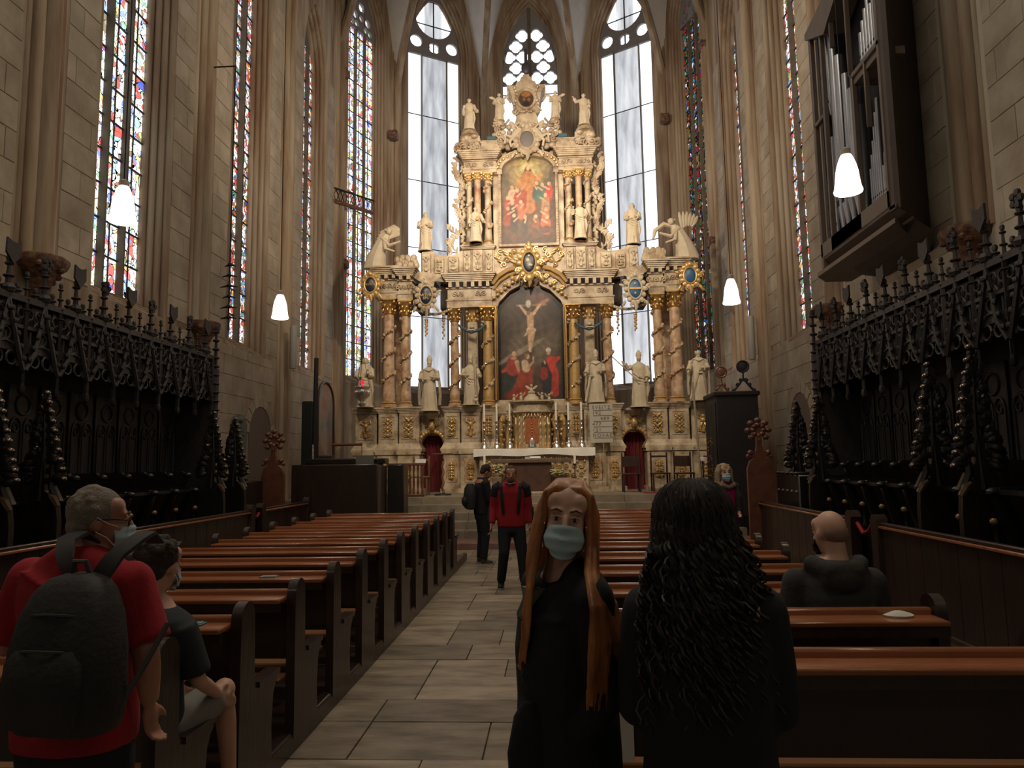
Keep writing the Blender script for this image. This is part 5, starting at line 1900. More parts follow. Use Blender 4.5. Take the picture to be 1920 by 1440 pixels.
for x, y, z, lab in ((3.46, 8.45, .88, 'red cord hanging in the gap of the right barrier'), (-4.96, 11.95, .9, 'red cord hanging in the gap of the left barrier')):
    MBx = MB().tube([(x, y - .22, z + .12), (x, y - .1, z + .02), (x, y + .05, z - .02), (x, y + .2, z + .08)], .022, 8)
    tag(MBx.build('velvet_cord', mat('red_velvet', (.30, .01, .02), .8)), lab, 'cord')

# ================================================================== CHOIR STALLS


def crocket_pinnacle(mb, x, y, z0, z1, r, n=4):
    mb.tube([(x, y, z0), (x, y, z1)], [r, r * .35], 5)
    for i in range(n):
        t = (i + .6) / n
        z = z0 + (z1 - z0) * t
        rr = r * (1.9 - .8 * t)
        mb.ell((x, y, z), (rr, rr, r * .55), 6, 4)
    mb.ell((x, y, z1), (r * .9, r * .9, r * 1.1), 6, 4)


STALL = mat('blackened_carved_oak', (0.009, 0.007, 0.008), 0.62, var=(0.016, 0.012, 0.013), scale=8, bump=0.3, bscale=30)


def stall_side(side):
    sg = 1 if side == 'left' else -1          # towards the middle of the nave
    XF = -5.8 if side == 'left' else 4.35       # front of the canopy
    XB = -6.5 if side == 'left' else 5.0
    t = thing('choir_stalls', 'black carved choir stalls with canopy along the %s wall' % side, 'choir stalls', (XF, 8.9, 0))
    pitch = .553
    y_end = 12.0
    n = 15
    Y0 = y_end - n * pitch

    def X(d):       # d = distance from canopy front towards the wall
        return XF - sg * d
    def bx(mb, d0, d1, y0, y1, z0, z1):
        a, b = sorted((X(d0), X(d1)))
        mb.box(a, b, y0, y1, z0, z1)
        return mb
    k = dict(world=True)
    bx(MB(), .64, .72, Y0, y_end, .3, 3.5).build('back_wall', STALL, t, smooth=False, **k)
    bx(MB(), -.1, .72, Y0, y_end, .0, .42).build('upper_floor', STALL, t, smooth=False, **k)
    bx(MB(), -.78, -.1, Y0 + .4, y_end + .1, .0, .2).build('lower_floor', STALL, t, smooth=False, **k)
    bx(MB(), .0, .72, Y0, y_end, 3.0, 3.1).build('canopy_roof', STALL, t, smooth=False, **k)
    for (d0, d1, z0, z1) in ((-.03, .05, 3.55, 3.62), (-.015, .05, 3.26, 3.30)):
        bx(MB(), d0, d1, Y0, y_end, z0, z1).build('cornice_rail', STALL, t, smooth=False, **k)
    bx(MB(), .06, .09, Y0, y_end, 2.96, 3.56).build('canopy_panel', STALL, t, smooth=False, **k)
    # end wall with tracery spire
    bx(MB(), 0, .7, y_end, y_end + .08, .4, 3.3).build('end_wall', STALL, t, smooth=False, **k)
    mb = MB()
    crocket_pinnacle(mb, X(-.02), y_end + .08, 2.3, 4.1, .055, 12)
    crocket_pinnacle(mb, X(.1), y_end + .1, 2.6, 3.6, .05, 8)
    mb.tube([(X(-.02), y_end + .1, 2.1), (X(.02), y_end + .1, 3.4)], [.05, .09], 6)
    mb.build('end_spire', STALL, t, **k)
    shield = MB().prism([(-.10, .13), (-.03, .10), (.03, .10), (.10, .13), (.105, -.03), (.0, -.14), (-.105, -.03)], 'x', -.012, .012).mesh('shield', STALL, ang=30)
    # shared meshes for one bay
    tf = MB()
    crocket_pinnacle(tf, 0, 0, 3.58, 3.98, .042, 3)
    tf.ell((0, 0, 3.66), (.085, .085, .06), 7, 4)
    tf_m = tf.mesh('tall_finial', STALL)
    head = MB()
    for i in range(5):
        a = 2 * PI * i / 5
        head.ell((0.02, .06 * math.cos(a), 4.06 + .06 * math.sin(a)), (.035, .04, .04), 6, 4)
    head.ell((0, 0, 4.06), (.04, .045, .05), 6, 4)
    head_m = head.mesh('finial_flower', STALL)
    sp = MB(); crocket_pinnacle(sp, 0, 0, 3.4, 3.88, .030, 4); sp_m = sp.mesh('small_pinnacle', STALL)
    kn = MB(); crocket_pinnacle(kn, 0, 0, 3.58, 3.72, .035, 1); kn_m = kn.mesh('crest_knob', STALL)
    bay = MB()       # local y along the wall from 0 to pitch, x towards the nave
    p = pitch
    for s in (0, p):
        bay.tube([(0, s, 2.62), (0, s, 3.58)], [.03, .035], 5)
        bay.ell((0, s, 2.6), (.045, .045, .07), 6, 4)
    for (a, b) in (((0.02, 0.02), (.02, p / 2)), ((0.02, p - .02), (0.02, p / 2))):
        bay.tube([(a[0], a[1], 2.8), (.04, a[1] * .6 + b[1] * .4, 3.0), (.02, b[1], 3.56)], [.028, .03, .02], 5)
        for i in range(5):
            q = (i + .5) / 5
            bay.ell((.05, a[1] * (1 - q) + b[1] * q, 2.86 + .66 * q), (.025, .035, .03), 5, 4)
    arc = [(0, p / 2 - .20 * math.cos(PI * i / 10), 2.84 + .26 * math.sin(PI * i / 10)) for i in range(11)]
    bay.tube(arc, .022, 5)
    for s in (-1, 1):
        bay.tube([(0, p / 2 + s * .1 + .075 * math.cos(j), 2.92 + .075 * math.sin(j)) for j in [i * .7 for i in range(10)]], .014, 5)
    bay.tube([(0, p / 2 + .07 * math.cos(j), 3.18 + .07 * math.sin(j)) for j in [i * .7 for i in range(10)]], .014, 5)
    for i in range(4):   # open tracery of the crest band
        c = p * (i + .5) / 4
        bay.tube([(0, c + .05 * math.cos(j), 3.43 + .06 * math.sin(j)) for j in [q * .8 for q in range(9)]], .012, 5)
        bay.tube([(0, c - p / 8, 3.3), (0, c, 3.38), (0, c + p / 8, 3.3)], .012, 4)
    for i in range(6):
        c = p * (i + .5) / 6
        bay.tube([(-.03, c, 3.02), (-.03, c, 3.28)], .012, 4)
    bay_m = bay.mesh('canopy_bay', STALL)
    bk = MB()       # traceried back panel
    bk.bbox(0, .02, .04, p - .04, 1.55, 2.75, .01)
    for c, w in ((p * .3, .09), (p * .7, .09)):
        bk.tube([(.03, c - w, 1.6), (.03, c - w, 2.2)] + [(.03, c - w * math.cos(PI * i / 8), 2.2 + .14 * math.sin(PI * i / 8)) for i in range(1, 8)] + [(.03, c + w, 2.2), (.03, c + w, 1.6)], .014, 5)
        bk.tube([(.03, c + .05 * math.cos(j), 2.22 + .05 * math.sin(j)) for j in [i * .7 for i in range(10)]], .012, 5)
    bk.tube([(.03, p / 2 + .12 * math.cos(j), 2.5 + .12 * math.sin(j)) for j in [i * .45 for i in range(15)]], .014, 5)
    bk_m = bk.mesh('back_tracery', STALL)
    dv = MB()       # seat divider with curving arm
    dv.prism([(-.55, .42), (-.05, .42), (-.02, .8), (-.12, 1.2), (-.02, 1.45), (.02, 1.58), (-.06, 1.66), (-.55, 1.66)], 'y', -.035, .035)
    dv.ell((.01, 0, 1.6), (.07, .055, .05), 8, 5)
    dv.ell((0.02, 0, 1.15), (.05, .045, .06), 7, 5)
    dv.lathe([(.03, .85), (.045, .9), (.025, .95), (.025, 1.25), (.05, 1.3), (.03, 1.35)], (.02, 0, 0), 8)
    dv_m = dv.mesh('seat_divider', OAK)
    st = MB().bbox(-.5, -.08, .04, p - .04, .86, .9, .01)
    st_m = st.mesh('stall_seat', OAK)
    ld = MB()
    ld.prism([(-.4, .2), (-.03, .2), (0, .6), (-.08, .95), (0.0, 1.2), (.03, 1.33), (-.03, 1.42), (-.4, 1.42)], 'y', -.03, .03)
    ld.ell((.02, 0, 1.38), (.07, .05, .045), 8, 5)
    ld.lathe([(.025, .8), (.04, .84), (.02, .9), (.02, 1.05), (.04, 1.1)], (.02, 0, 0), 8)
    ld_m = ld.mesh('lower_seat_divider', OAK)
    kb = MB().ell((.04, 0, 1.12), (.035, .035, .035), 8, 6)
    kb_m = kb.mesh('turned_knob', mat('brassy_wood', (.20, .12, .05), .25, coat=.6))  # knobs in a paler, brassier tone than the oak
    R = (0, 0, 0 if sg > 0 else PI)

    def put(me, name, d, y, parent=t):
        o = bpy.data.objects.new(name, me)
        C.objects.link(o)
        o.parent = parent
        o.location = (X(d) - XF, y - 8.9, 0)
        o.rotation_euler = R
        return o
    for i in range(n):
        y = Y0 + i * pitch
        ya = y if sg > 0 else y + pitch
        put(bay_m, 'canopy_bay', 0, ya)
        put(bk_m, 'back_tracery', .62, ya)
        put(st_m, 'stall_seat', .1, ya)
        f_ = put(tf_m, 'tall_finial', 0, y + pitch / 2)
        if i % 2 == 0:
            o = bpy.data.objects.new('shield', shield); C.objects.link(o); o.parent = f_; o.location = (0.04, 0, 4.06)
        else:
            o = bpy.data.objects.new('finial_flower', head_m); C.objects.link(o); o.parent = f_
        put(sp_m, 'small_pinnacle', 0, y)
        put(kn_m, 'crest_knob', 0, y + pitch * .25)
        put(kn_m, 'crest_knob', 0, y + pitch * .75)
        put(dv_m, 'seat_divider', .1, y)
        if not (1 < i < 3) and i > 0:
            l_ = put(ld_m, 'lower_seat_divider', -.42, y + .3)
            o = bpy.data.objects.new('turned_knob', kb_m); C.objects.link(o); o.parent = l_
    bx(MB(), .02, .6, Y0, y_end, 1.5, 1.53).build('arm_rail', OAK, t, smooth=False, **k) if False else None
    bx(MB(), -.42, -.36, Y0 + .5, y_end + .4, 1.36, 1.40).build('desk_rail', OAK, t, smooth=False, **k)
    bx(MB(), -.1, -.06, Y0, y_end + .3, .4, 1.36).build('desk_front', OAK, t, smooth=False, **k)
    bx(MB(), -.78, -.74, Y0 + .4, y_end + .1, .2, .86).build('front_panel', OAK, t, smooth=False, **k)
    return t


SL = stall_side('left')
SR = stall_side('right')

GLEAM = mat('gleam_oak', (0.06, 0.036, 0.018), 0.25, coat=0.7, var=(0.12, 0.07, 0.035), scale=10)  # gleam of light on crockets and knobs, put into a paler oak


def cheek(x, y, zt, w, sg, label, m=None, brown=False, z0=.9):
    """carved stall end: openwork foliage plate standing across the row"""
    t = thing('stall_end', label, 'stall end', (x, y, 0))
    m = m or OAK
    h = zt - 1.45
    mb = MB()
    mb.prism([(-w, z0 - .7), (w, z0 - .7), (w, 1.2), (w * .85, 1.42), (w * .3, 1.5), (w * .12, 1.9), (-w * .12, 1.9), (-w * .4, 1.5), (-w * .9, 1.42), (-w, 1.2)], 'y', -.035, .035)
    mb.build('end_panel', m, t, ang=30)
    mb = MB()
    mb.tube([(0, 0, 1.4), (0.03 * sg, 0, 1.9), (0, 0, zt)], [.05, .035, .02], 6)
    mb.tube([(w * .9 * sg, 0, 1.38), (w * .55 * sg, 0, 1.55), (w * .6 * sg, 0, 1.8), (w * .9 * sg, 0, 1.9)], [.05, .04, .03, .02], 6)
    rr = random.Random(int(x * 10 + y))
    for i in range(26):
        q = i / 25
        z = 1.6 + (zt - 1.65) * q
        ww = w * (1.05 - .95 * q) * (1 + .15 * math.sin(q * 12))
        for s in (-1, 1):
            mb.ell((s * ww * .75, rr.uniform(-.02, .02), z), (ww * .33 + .02, .035, .045), 6, 4, (0, rr.uniform(-.6, .6), 0))
            if i % 3 == 0:
                mb.ell((s * ww * .35, 0, z), (.04, .03, .04), 6, 4)
    mb.tube([(.13 * math.cos(j) * 1.0, 0, 1.98 + .13 * math.sin(j)) for j in [i * .5 for i in range(14)]], .025, 6)
    mb.build('openwork_foliage', m, t)
    gm = MB()
    for i in range(10):
        q = i / 9
        z = 1.62 + (zt - 1.62) * q
        ww = w * (1.1 - 1.05 * q)
        gm.ell((sg * (ww + .02), -.02, z), (.032, .035, .024), 7, 5, (0, .5 * sg, 0))
    gm.tube([(sg * w * 1.0, -.03, 1.34), (sg * w * .8, -.04, 1.42), (sg * w * .55, -.03, 1.46)], [.028, .04, .02], 7)
    gm.build('crockets', GLEAM, t)['kind'] = 'stuff'
    return t


# sg: edge that faces the middle of the nave
for (x, y, zt, lab) in [(3.92, 7.72, 2.66, 'carved black stall end with gleaming crockets, right side, second nearest'), (3.92, 6.95, 2.72, 'carved black stall end with gleaming crockets, right side, nearest and tallest'),
                        (3.95, 11.0, 2.62, 'carved black stall end beside the right niche, nearer of the far pair'), (3.95, 11.95, 2.62, 'carved black stall end silhouetted before the right niche, farthest')]:
    cheek(x, y, zt, .21, -1, lab)
for (x, y, zt, lab) in [(-5.2, 7.15, 2.5, 'carved black stall end with figure on top, left side behind the grey haired man'), (-5.2, 6.5, 2.45, 'carved black stall end at the left picture edge'),
                        (-5.2, 10.85, 2.55, 'carved black stall end on the left, nearer of the pair by the canopy end'), (-5.2, 11.6, 2.5, 'carved black stall end on the left, farthest, beside the epitaph')]:
    cheek(x, y, zt, .21, 1, lab)
for (x, y, lab) in [(3.48, 12.55, 'reddish brown stall end with leafy flower top on the right'), (-5.28, 13.5, 'reddish brown stall end with leafy flower top before the left niche')]:
    t = thing('bench_end', lab, 'stall end', (x, y, 0))
    mb = MB()
    mb.prism([(-.22, .0), (.22, 0), (.22, 1.55), (.17, 1.68), (.08, 1.74), (.045, 1.95), (.045, 2.1), (-.045, 2.1), (-.045, 1.95), (-.08, 1.74), (-.17, 1.68), (-.22, 1.55)], 'y', -.04, .04)
    mb.build('panel', REDWOOD, t, ang=30)
    mb = MB()
    for i in range(16):
        a = 2 * PI * i / 8
        r_ = .17 if i < 8 else .09
        mb.ell((r_ * math.cos(a), 0, 2.2 + r_ * math.sin(a)), (.06, .05, .05), 7, 5)
    for s in (-1, 1):
        mb.ell((s * .15, 0, 1.82), (.05, .05, .05), 7, 5)
        mb.ell((s * .19, 0, 1.76), (.04, .04, .04), 7, 5)
    mb.box(-.19, .19, -.02, .02, 1.74, 1.84)
    mb.box(-.04, .04, -.02, .02, 1.8, 2.3)
    mb.build('leafy_flower', REDWOOD, t)
    t2 = thing('low_bench', 'low black bench row beside ' + ('the right' if x > 0 else 'the left') + ' reddish stall end', 'bench', (x + (.45 if x > 0 else -.5), y - .3, 0))
    MB().bbox(-.22, .5 if x > 0 else .35, -.9, .2, .0, 1.46, .02).build('bench_case', OAK, t2)
    for i in range(5):
        MB().ell((-.22, -.8 + .22 * i, 1.2), .03, 8, 6).build('turned_knob', GLEAM, t2)
        MB().bbox(-.26, .1, -.85 + .22 * i, -.77 + .22 * i, 1.46, 1.5, .008).build('arm_rest', OAK, t2)

# ================================================================== ORGAN on the right wall
og = thing('wall_organ', 'dark wooden pipe organ hung high on the right wall', 'organ', (4.65, 10.05, 4.45))
XO = 4.2
k = dict(world=True)
MB().prism([(XO, 8.76), (XO + .05, 8.72), (XR - .02, 9.68), (XR - .02, 9.9), (XO, 8.9)], 'z', 4.7, 13).build('case_side', ORGW, og, smooth=False, **k)
MB().prism([(XO + .35, 9.2), (XR - .02, 9.9), (XR - .02, 11.1), (XO + .35, 11.1)], 'z', 4.75, 13).build('case_back', ORGD, og, smooth=False, **k)
MB().box(XO + .1, XR - .02, 11.05, 11.15, 4.75, 8.3).build('case_far_side', ORGW, og, smooth=False, **k)
# console below: two tapering steps
MB().loft([[(XO + a, 8.72 + c, z), (XR - .02, 9.68 + c, z), (XR - .02, 11.5 - b, z), (XO + a + .25, 11.5 - b, z), (XO + a, 11.1 - b, z)] for a, b, c, z in ((.45, .5, .06, 4.42), (.2, .2, .03, 4.56), (.2, .2, .03, 4.60), (0, 0, 0, 4.72), (0, 0, 0, 4.76))]).build('console_base', ORGW, og, ang=20, **k)
MB().prism([(XO - .05, 8.68), (XO - .05, 11.25), (XO + .2, 11.6), (XR - .3, 11.6), (XR - .3, 9.5)], 'z', 4.5, 4.56).build('base_ledge', ORGL, og, smooth=False, **k)
for (y0, y1, z0, z1) in [(8.86, 8.93, 4.76, 10), (9.68, 9.75, 4.76, 6.95), (10.68, 10.74, 4.76, 8.4), (11.08, 11.16, 4.6, 8.45), (8.86, 9.72, 6.88, 6.95), (8.86, 11.16, 4.76, 4.98), (10.74, 11.12, 6.84, 6.90), (9.72, 10.7, 4.76, 4.98), (9.75, 9.79, 6.95, 9.5), (10.3, 10.34, 7.7, 9), (9.3, 9.33, 6.0, 6.9)]:
    MB().bbox(XO - .01, XO + .06, y0, y1, z0, z1, .008).build('frame_rail', ORGL, og, **k)
MB().prism([(10.45, 8.0), (11.2, 8.35), (11.2, 8.45), (10.4, 8.55), (9.7, 9.4), (9.7, 8.4), (10.3, 8.1)], 'x', XO - .04, XO + .3).build('stepped_roof', ORGL, og, smooth=False, **k)
MB().box(XO + .02, XO + .35, 8.93, 9.72, 6.78, 6.88).build('compartment_floor', ORGL, og, smooth=False, **k)


def organ_pipe(y, z0, z1, r, x=XO + .14):
    mb = MB()
    mb.lathe([(r * .35, z0), (r, z0 + r * 5), (r, z0 + r * 5 + .01), (r, z1), (r * .85, z1)], (x, y, 0), 12)
    o = mb.build('organ_pipe', PIPE, og, **k)
    m2 = MB()
    m2.box(x - r * 1.02, x - r * .6, y - r * .45, y + r * .45, z0 + r * 5.4, z0 + r * 6.6)
    m2.build('pipe_mouth', ORGD, o, smooth=False, world=True)


for y, z1 in ((10.60, 8.1), (10.42, 7.62), (10.22, 7.22), (10.02, 6.9), (9.84, 6.55)):
    organ_pipe(y, 4.98, z1, .075)
for y, z1 in ((10.80, 6.55), (10.88, 6.3), (10.96, 6.1), (11.04, 5.9)):
    organ_pipe(y, 4.98, z1, .035)
for y, z1 in ((10.80, 8.2), (10.89, 8.0), (10.97, 7.8), (11.04, 7.6)):
    organ_pipe(y, 6.9, z1, .035)
for i in range(6):
    organ_pipe(9.62 - .058 * i, 4.98, 5.55 + .17 * i, .024)
for i in range(6):
    organ_pipe(9.26 - .055 * i, 4.98, 5.45 + .15 * i, .022)
for i in range(9):
    organ_pipe(9.64 - .085 * i, 6.95, 7.5 + .07 * (i % 4) + .05 * i, .034)

# ================================================================== OTHER FURNITURE


def pendant(x, y, z, lab):
    t = thing('pendant_lamp', lab, 'lamp', (x, y, z))
    mb = MB().lathe([(.125, 0), (.13, .015), (.118, .05), (.108, .12), (.10, .2), (.085, .27), (.06, .34), (.045, .37)], (0, 0, 0), 20)
    o = mb.build('glass_shade', LAMPM, t)
    MB().lathe([(.047, .365), (.047, .42), (.02, .44)], (0, 0, 0), 12).build('cap', mat('lamp_cap', (.5, .42, .32), .5), t)
    MB().tube([(0, 0, .43), (0, 0, 12)], .006, 5).build('cable', IRON, t)
    l = light('lamp_light', 'POINT', (x, y, z - .1), 19, (1.0, .78, .52), size=.12)
    l.parent = t
    l.location = (0, 0, -.14)


pendant(-4.22, 6.75, 4.14, 'glowing white glass pendant lamp before the nearest left stained window')
pendant(-4.13, 10.7, 3.96, 'glowing white glass pendant lamp on the left, farther one')
pendant(2.82, 6.75, 4.18, 'glowing white glass pendant lamp in front of the organ pipes')
pendant(-4.2, 2.2, 4.2, 'added white glass pendant lamp on the left, unseen beside the camera')  # this pair is added, unseen, to brighten the foreground
pendant(2.9, 2.2, 4.2, 'added white glass pendant lamp on the right, unseen beside the camera')
pendant(-4.2, -1.8, 4.2, 'added white glass pendant lamp on the left, unseen well behind the camera')  # this pair is added, unseen, to light faces from behind the camera
pendant(2.9, -1.8, 4.2, 'added white glass pendant lamp on the right, unseen well behind the camera')
pendant(2.68, 10.7, 4.00, 'glowing white glass pendant lamp on the right, farther one')

# ambo and console group on the left of the steps
t = thing('console_enclosure', 'dark brown wooden enclosure left of the chancel steps', 'enclosure', (-4.5, 15.2, 0))
MB().bbox(-.95, .86, -.3, .3, 0, 1.74, .02).build('body', PEW, t)
MB().bbox(.86, .93, -.3, .3, 0, 1.7, .01).build('pale_edge', mat('edge_wood', (.10, .075, .055), .6), t)
MB().bbox(-.75, .95, .0, .4, 1.74, 1.86, .02).build('upper_shelf', OAK, t)
MB().bbox(1.0, 1.35, 0.0, .5, 0, 1.72, .02).build('side_case', OAK, t)
t = thing('music_stand_panel', 'grey panel standing on the dark enclosure', 'panel', (-3.92, 14.98, 1.74))
MB().bbox(-.19, .19, -.01, .01, 0, .18, .004).build('panel', mat('grey_panel', (.17, .17, .15), .6), t)
MB().box(-.03, .03, 0, .05, 0, .1).build('support', IRON, t)
t = thing('balustrade', 'reddish wooden balustrade beside the dark enclosure', 'railing', (-3.5, 17.3, .95))
MB().bbox(-.5, .42, -.04, .04, .74, .80, .01).build('handrail', REDWOOD, t)
MB().bbox(-.5, .42, -.03, .03, .0, .06, .01).build('bottom_rail', REDWOOD, t)
for i in range(9):
    MB().lathe([(.03, .06), (.03, .1), (.018, .15), (.035, .35), (.018, .55), (.03, .68), (.03, .74)], (-.44 + .1 * i, 0, 0), 8).build('baluster', REDWOOD, t)
t = thing('desk_lamp', 'slim reddish desk lamp bar above the dark enclosure', 'lamp', (-4.45, 15.4, 1.86))
MB().tube([(.35, 0, 0), (.35, 0, .3)], .006, 6).build('stem', IRON, t)
MB().tube([(-.3, 0, .3), (.36, 0, .3)], .03, 8).build('lamp_bar', mat('copper_bar', (.16, .05, .03), .4), t)
t = thing('banner_pole', 'black upright post with cross piece standing at the left chancel wall', 'post', (-5.75, 17.2, .93))
MB().tube([(0, 0, 0), (0.02, 0, 1.5), (.04, 0, 3.4)], [.05, .06, .055], 8).build('pole', BLACK, t)
MB().bbox(-.30, -.02, -.04, .04, .1, 2.35, .03).build('folded_wing', BLACK, t)
MB().tube([(-.0, -.06, .1), (.0, -.06, 1.3)], [.035, .02], 8).build('chrome_candle_holder', SILVER, t)
# arched wall painting on the left choir wall
t = thing('arched_wall_painting', 'arched painting in a thin dark frame on the left choir wall', 'painting', (-6.58, 20.55, 2.0))
pts = [(-.72, 0), (.72, 0), (.72, 1.5)] + [(.72 * math.cos(PI * i / 12), 1.5 + .62 * math.sin(PI * i / 12)) for i in range(1, 12)] + [(-.72, 1.5)]
MB().prism(pts, 'x', 0, .04).build('panel', mat('faded_fresco', (.20, .16, .11), .8, var=[(.20, .17, .13), (.28, .23, .17), (.34, .13, .07), (.2, .18, .13)], scale=1.6), t, smooth=False)
mb = MB().tube([(.05, a, b) for a, b in pts + pts[:1]], .04, 6)
mb.build('frame', PEW, t)
# epitaph
t = thing('epitaph_tablet', 'grey green carved epitaph tablet on the left wall', 'plaque', (-6.57, 14.8, 1.7))
o_ = [(-.33, .0), (.33, 0), (.36, .1), (.33, .3), (.34, .9), (.24, 1.05), (0, 1.12), (-.24, 1.05), (-.34, .9), (-.33, .3), (-.36, .1)]
EPI = mat('slate_green', (.07, .085, .075), .6, var=(.11, .125, .11), scale=14, bump=.4)
MB().prism(o_, 'x', 0, .06).build('slab', EPI, t, smooth=False)
mb = MB()
for i in range(9):
    mb.box(.06, .075, -.22, .22 - .05 * (i % 3), .2 + .08 * i, .235 + .08 * i)
mb.ell((.06, 0, 1.0), (.05, .12, .07), 8, 5)
mb.build('worn_inscription', EPI, t)
t = thing('small_plaque', 'small grey green plaque below the epitaph tablet', 'plaque', (-6.57, 15.0, 1.35))
MB().bbox(0, .05, -.22, .22, 0, .2, .02).build('slab', EPI, t)
# gallery (small wall balcony with lattice)
t = thing('wall_gallery', 'narrow iron lattice gallery rail high on the left choir pier', 'railing', (-6.2, 21.6, 9.85))
p0, p1 = Vector((-.75, -.75, 0)), Vector((.55, .95, 0))
for z in (0, .42):
    MB().tube([p0 + Vector((0, 0, z)), p1 + Vector((0, 0, z))], .03 if z else .06, 6).build('rail', CORB if z == 0 else IRON, t)
for i in range(13):
    a, b = p0.lerp(p1, i / 13), p0.lerp(p1, (i + 1) / 13)
    MB().tube([a, b + Vector((0, 0, .42))], .012, 4).build('lattice_bar', IRON, t)
    MB().tube([b, a + Vector((0, 0, .42))], .012, 4).build('lattice_bar', IRON, t)
# hanging sanctuary lamp
t = thing('sanctuary_lamp', 'silver hanging sanctuary lamp with red glow left of the altarpiece', 'lamp', (-4.9, 18.4, 3.2))
MB().lathe([(.02, 0), (.08, .04), (.11, .1), (.06, .16), (.12, .22), (.2, .3), (.22, .38), (.16, .45), (.20, .52), (.12, .56)], (0, 0, 0), 14).build('bowl', SILVER, t)
MB().ell((0.02, -.05, .64), (.05, .05, .06), 8, 6).build('red_glass', emit('red_glow', (1, .02, .05), 1.2), t)
mb = MB()
for j in range(3):
    a = 2 * PI * j / 3
    mb.tube([(.2 * math.cos(a), .2 * math.sin(a), .5), (0, 0, 1.5)], .006, 4)
mb.tube([(0, 0, 1.5), (0, 0, 11)], .006, 4)
mb.build('chains', IRON, t)
# iron hanging chandelier near the second left window
t = thing('iron_chandelier', 'slender tiered iron chandelier before the second left window', 'chandelier', (-6.0, 13.0, 4.45))
MB().tube([(0, 0, -.2), (0, 0, 5)], .012, 5).tube([(0, 0, 5), (-.6, 0, 5)], .015, 5).build('rod', IRON, t)
for i, w in enumerate((.15, .16, .12, .17, .14, .1)):
    z = .0 + .2 * i
    MB().tube([(-w, 0, z + .02), (0, 0, z + .05), (w, 0, z + .02)], [.008, .025, .008], 6).build('tier_arm', IRON, t)
    MB().ell((0, 0, z + .05), (.04, .04, .04), 8, 5).build('tier_hub', IRON, t)
# dark cabinet with rosette crests on the right
t = thing('dark_screen_cabinet', 'tall black wooden cabinet with rosette crests right of the altar', 'cabinet', (3.95, 16.2, .0))
MB().bbox(-.42, .48, -.35, .75, .5, 3.12, .02).build('case', STALL, t)
MB().bbox(-.46, .52, -.39, .79, 3.08, 3.18, .02).build('cornice', STALL, t)
for i in range(3):
    MB().bbox(-.445, -.42, -.3 + .35 * i, -.0 + .35 * i, .9, 2.95, .01).build('panel_board', STALL, t)
mb = MB()
rr = random.Random(2)
for i in range(40):
    mb.ell((-.45, rr.uniform(-.3, .7), rr.uniform(1.2, 2.2)), .016, 6, 4)
mb.build('gilt_studs', GOLD, t)
for yy, xx, nm in ((-.3, .2, ''), (.65, -.05, '')):
    mb = MB()
    for s in (-1, 1):
        mb.tube([(xx + s * .22, yy, 3.18), (xx + s * .12, yy, 3.3), (xx, yy, 3.46)], .025, 6)
        for q in (.22, .13, .06):
            mb.ell((xx + s * q, yy, 3.2 + (.22 - q) * 1.4), (.045, .03, .045), 7, 5)
    mb.tube([(xx, yy, 3.4), (xx, yy, 3.6)], .02, 6)
    mb.tube([(xx + .12 * math.cos(j), yy, 3.72 + .12 * math.sin(j)) for j in [i * .45 for i in range(15)]], .025, 6)
    mb.ell((xx, yy, 3.72), (.105, .02, .105), 12, 6)
    mb.build('rosette_crest', REDWOOD if yy > 0 else STALL, t)
# chairs by the altar
def chair(x, y, lab, m, back='solid', sheet=False):
    t = thing('chair', lab, 'chair', (x, y, .95))
    for sx in (-1, 1):
        MB().bbox(sx * .2 - .02, sx * .2 + .02, .18, .22, 0, .98, .006).build('back_leg', m, t)
        MB().bbox(sx * .2 - .02, sx * .2 + .02, -.2, -.16, 0, .45, .006).build('leg', m, t)
    MB().bbox(-.23, .23, -.22, .22, .43, .47, .01).build('seat', m, t)
    MB().bbox(-.18, .18, .185, .215, .62 if back == 'solid' else .85, .88 if back == 'solid' else .9, .006).build('backrest', m, t)
    if sheet:
        MB().box(-.15, .12, .165, .175, .80, .90).build('white_sheet', LINEN, t, smooth=False)


LW = mat('light_chair_wood', (.16, .09, .04), .5)
chair(-3.35, 18.15, 'light wooden chair with a white sheet at the left doorway', LW, 'rail', True)
chair(1.92, 18.3, 'dark chair left of the right doorway of the altarpiece', PEW)
chair(2.68, 18.6, 'dark chair directly in front of the right doorway', PEW, 'rail')
chair(3.2, 18.2, 'dark chair right of the right doorway on the red carpet', PEW)
t = thing('red_carpet', 'flat red carpet on the chancel floor at the right', 'carpet', (2.7, 17.75, .952))
MB().bbox(-.55, 1.1, -.35, .35, 0, .012, .004).build('pile', CARPET, t)
t = thing('credence_table', 'small side table with white cloth and red object at the right', 'table', (3.62, 17.4, .95))
MB().bbox(-.18, .2, -.15, .15, .74, .76, .004).build('top', PEW, t)
MB().bbox(-.2, .22, -.17, .17, .74, .83, .006).build('white_cloth', LINEN, t)
for sx in (-.14, .16):
    for sy in (-.12, .12):
        MB().box(sx - .015, sx + .015, sy - .015, sy + .015, 0, .74).build('leg', PEW, t, smooth=False)
tag(MB().at((3.6, 17.4, 1.78)).bbox(-.07, .07, -.05, .05, 0, .035, .01).build('red_book', CARPET), 'small red book on the white covered side table', 'book')
t = thing('tall_white_pole', 'tall pale pole leaning beside the dark screen cabinet', 'pole', (3.42, 17.2, .95))
MB().tube([(0, 0, 0), (-.06, .1, 1.9), (-.08, .15, 2.6)], .025, 8).build('shaft', mat('pale_pole', (.30, .25, .19), .6), t)
t = thing('lectern_stand', 'twisted wooden lectern stand with flat top left of the altar', 'lectern', (-2.75, 18.0, .95))
MB().tube([(.018 * math.cos(i * .9), .018 * math.sin(i * .9), .05 + .95 * i / 26) for i in range(27)], .03, 7).build('twisted_post', mat('stand_wood', (.17, .09, .045), .5), t)
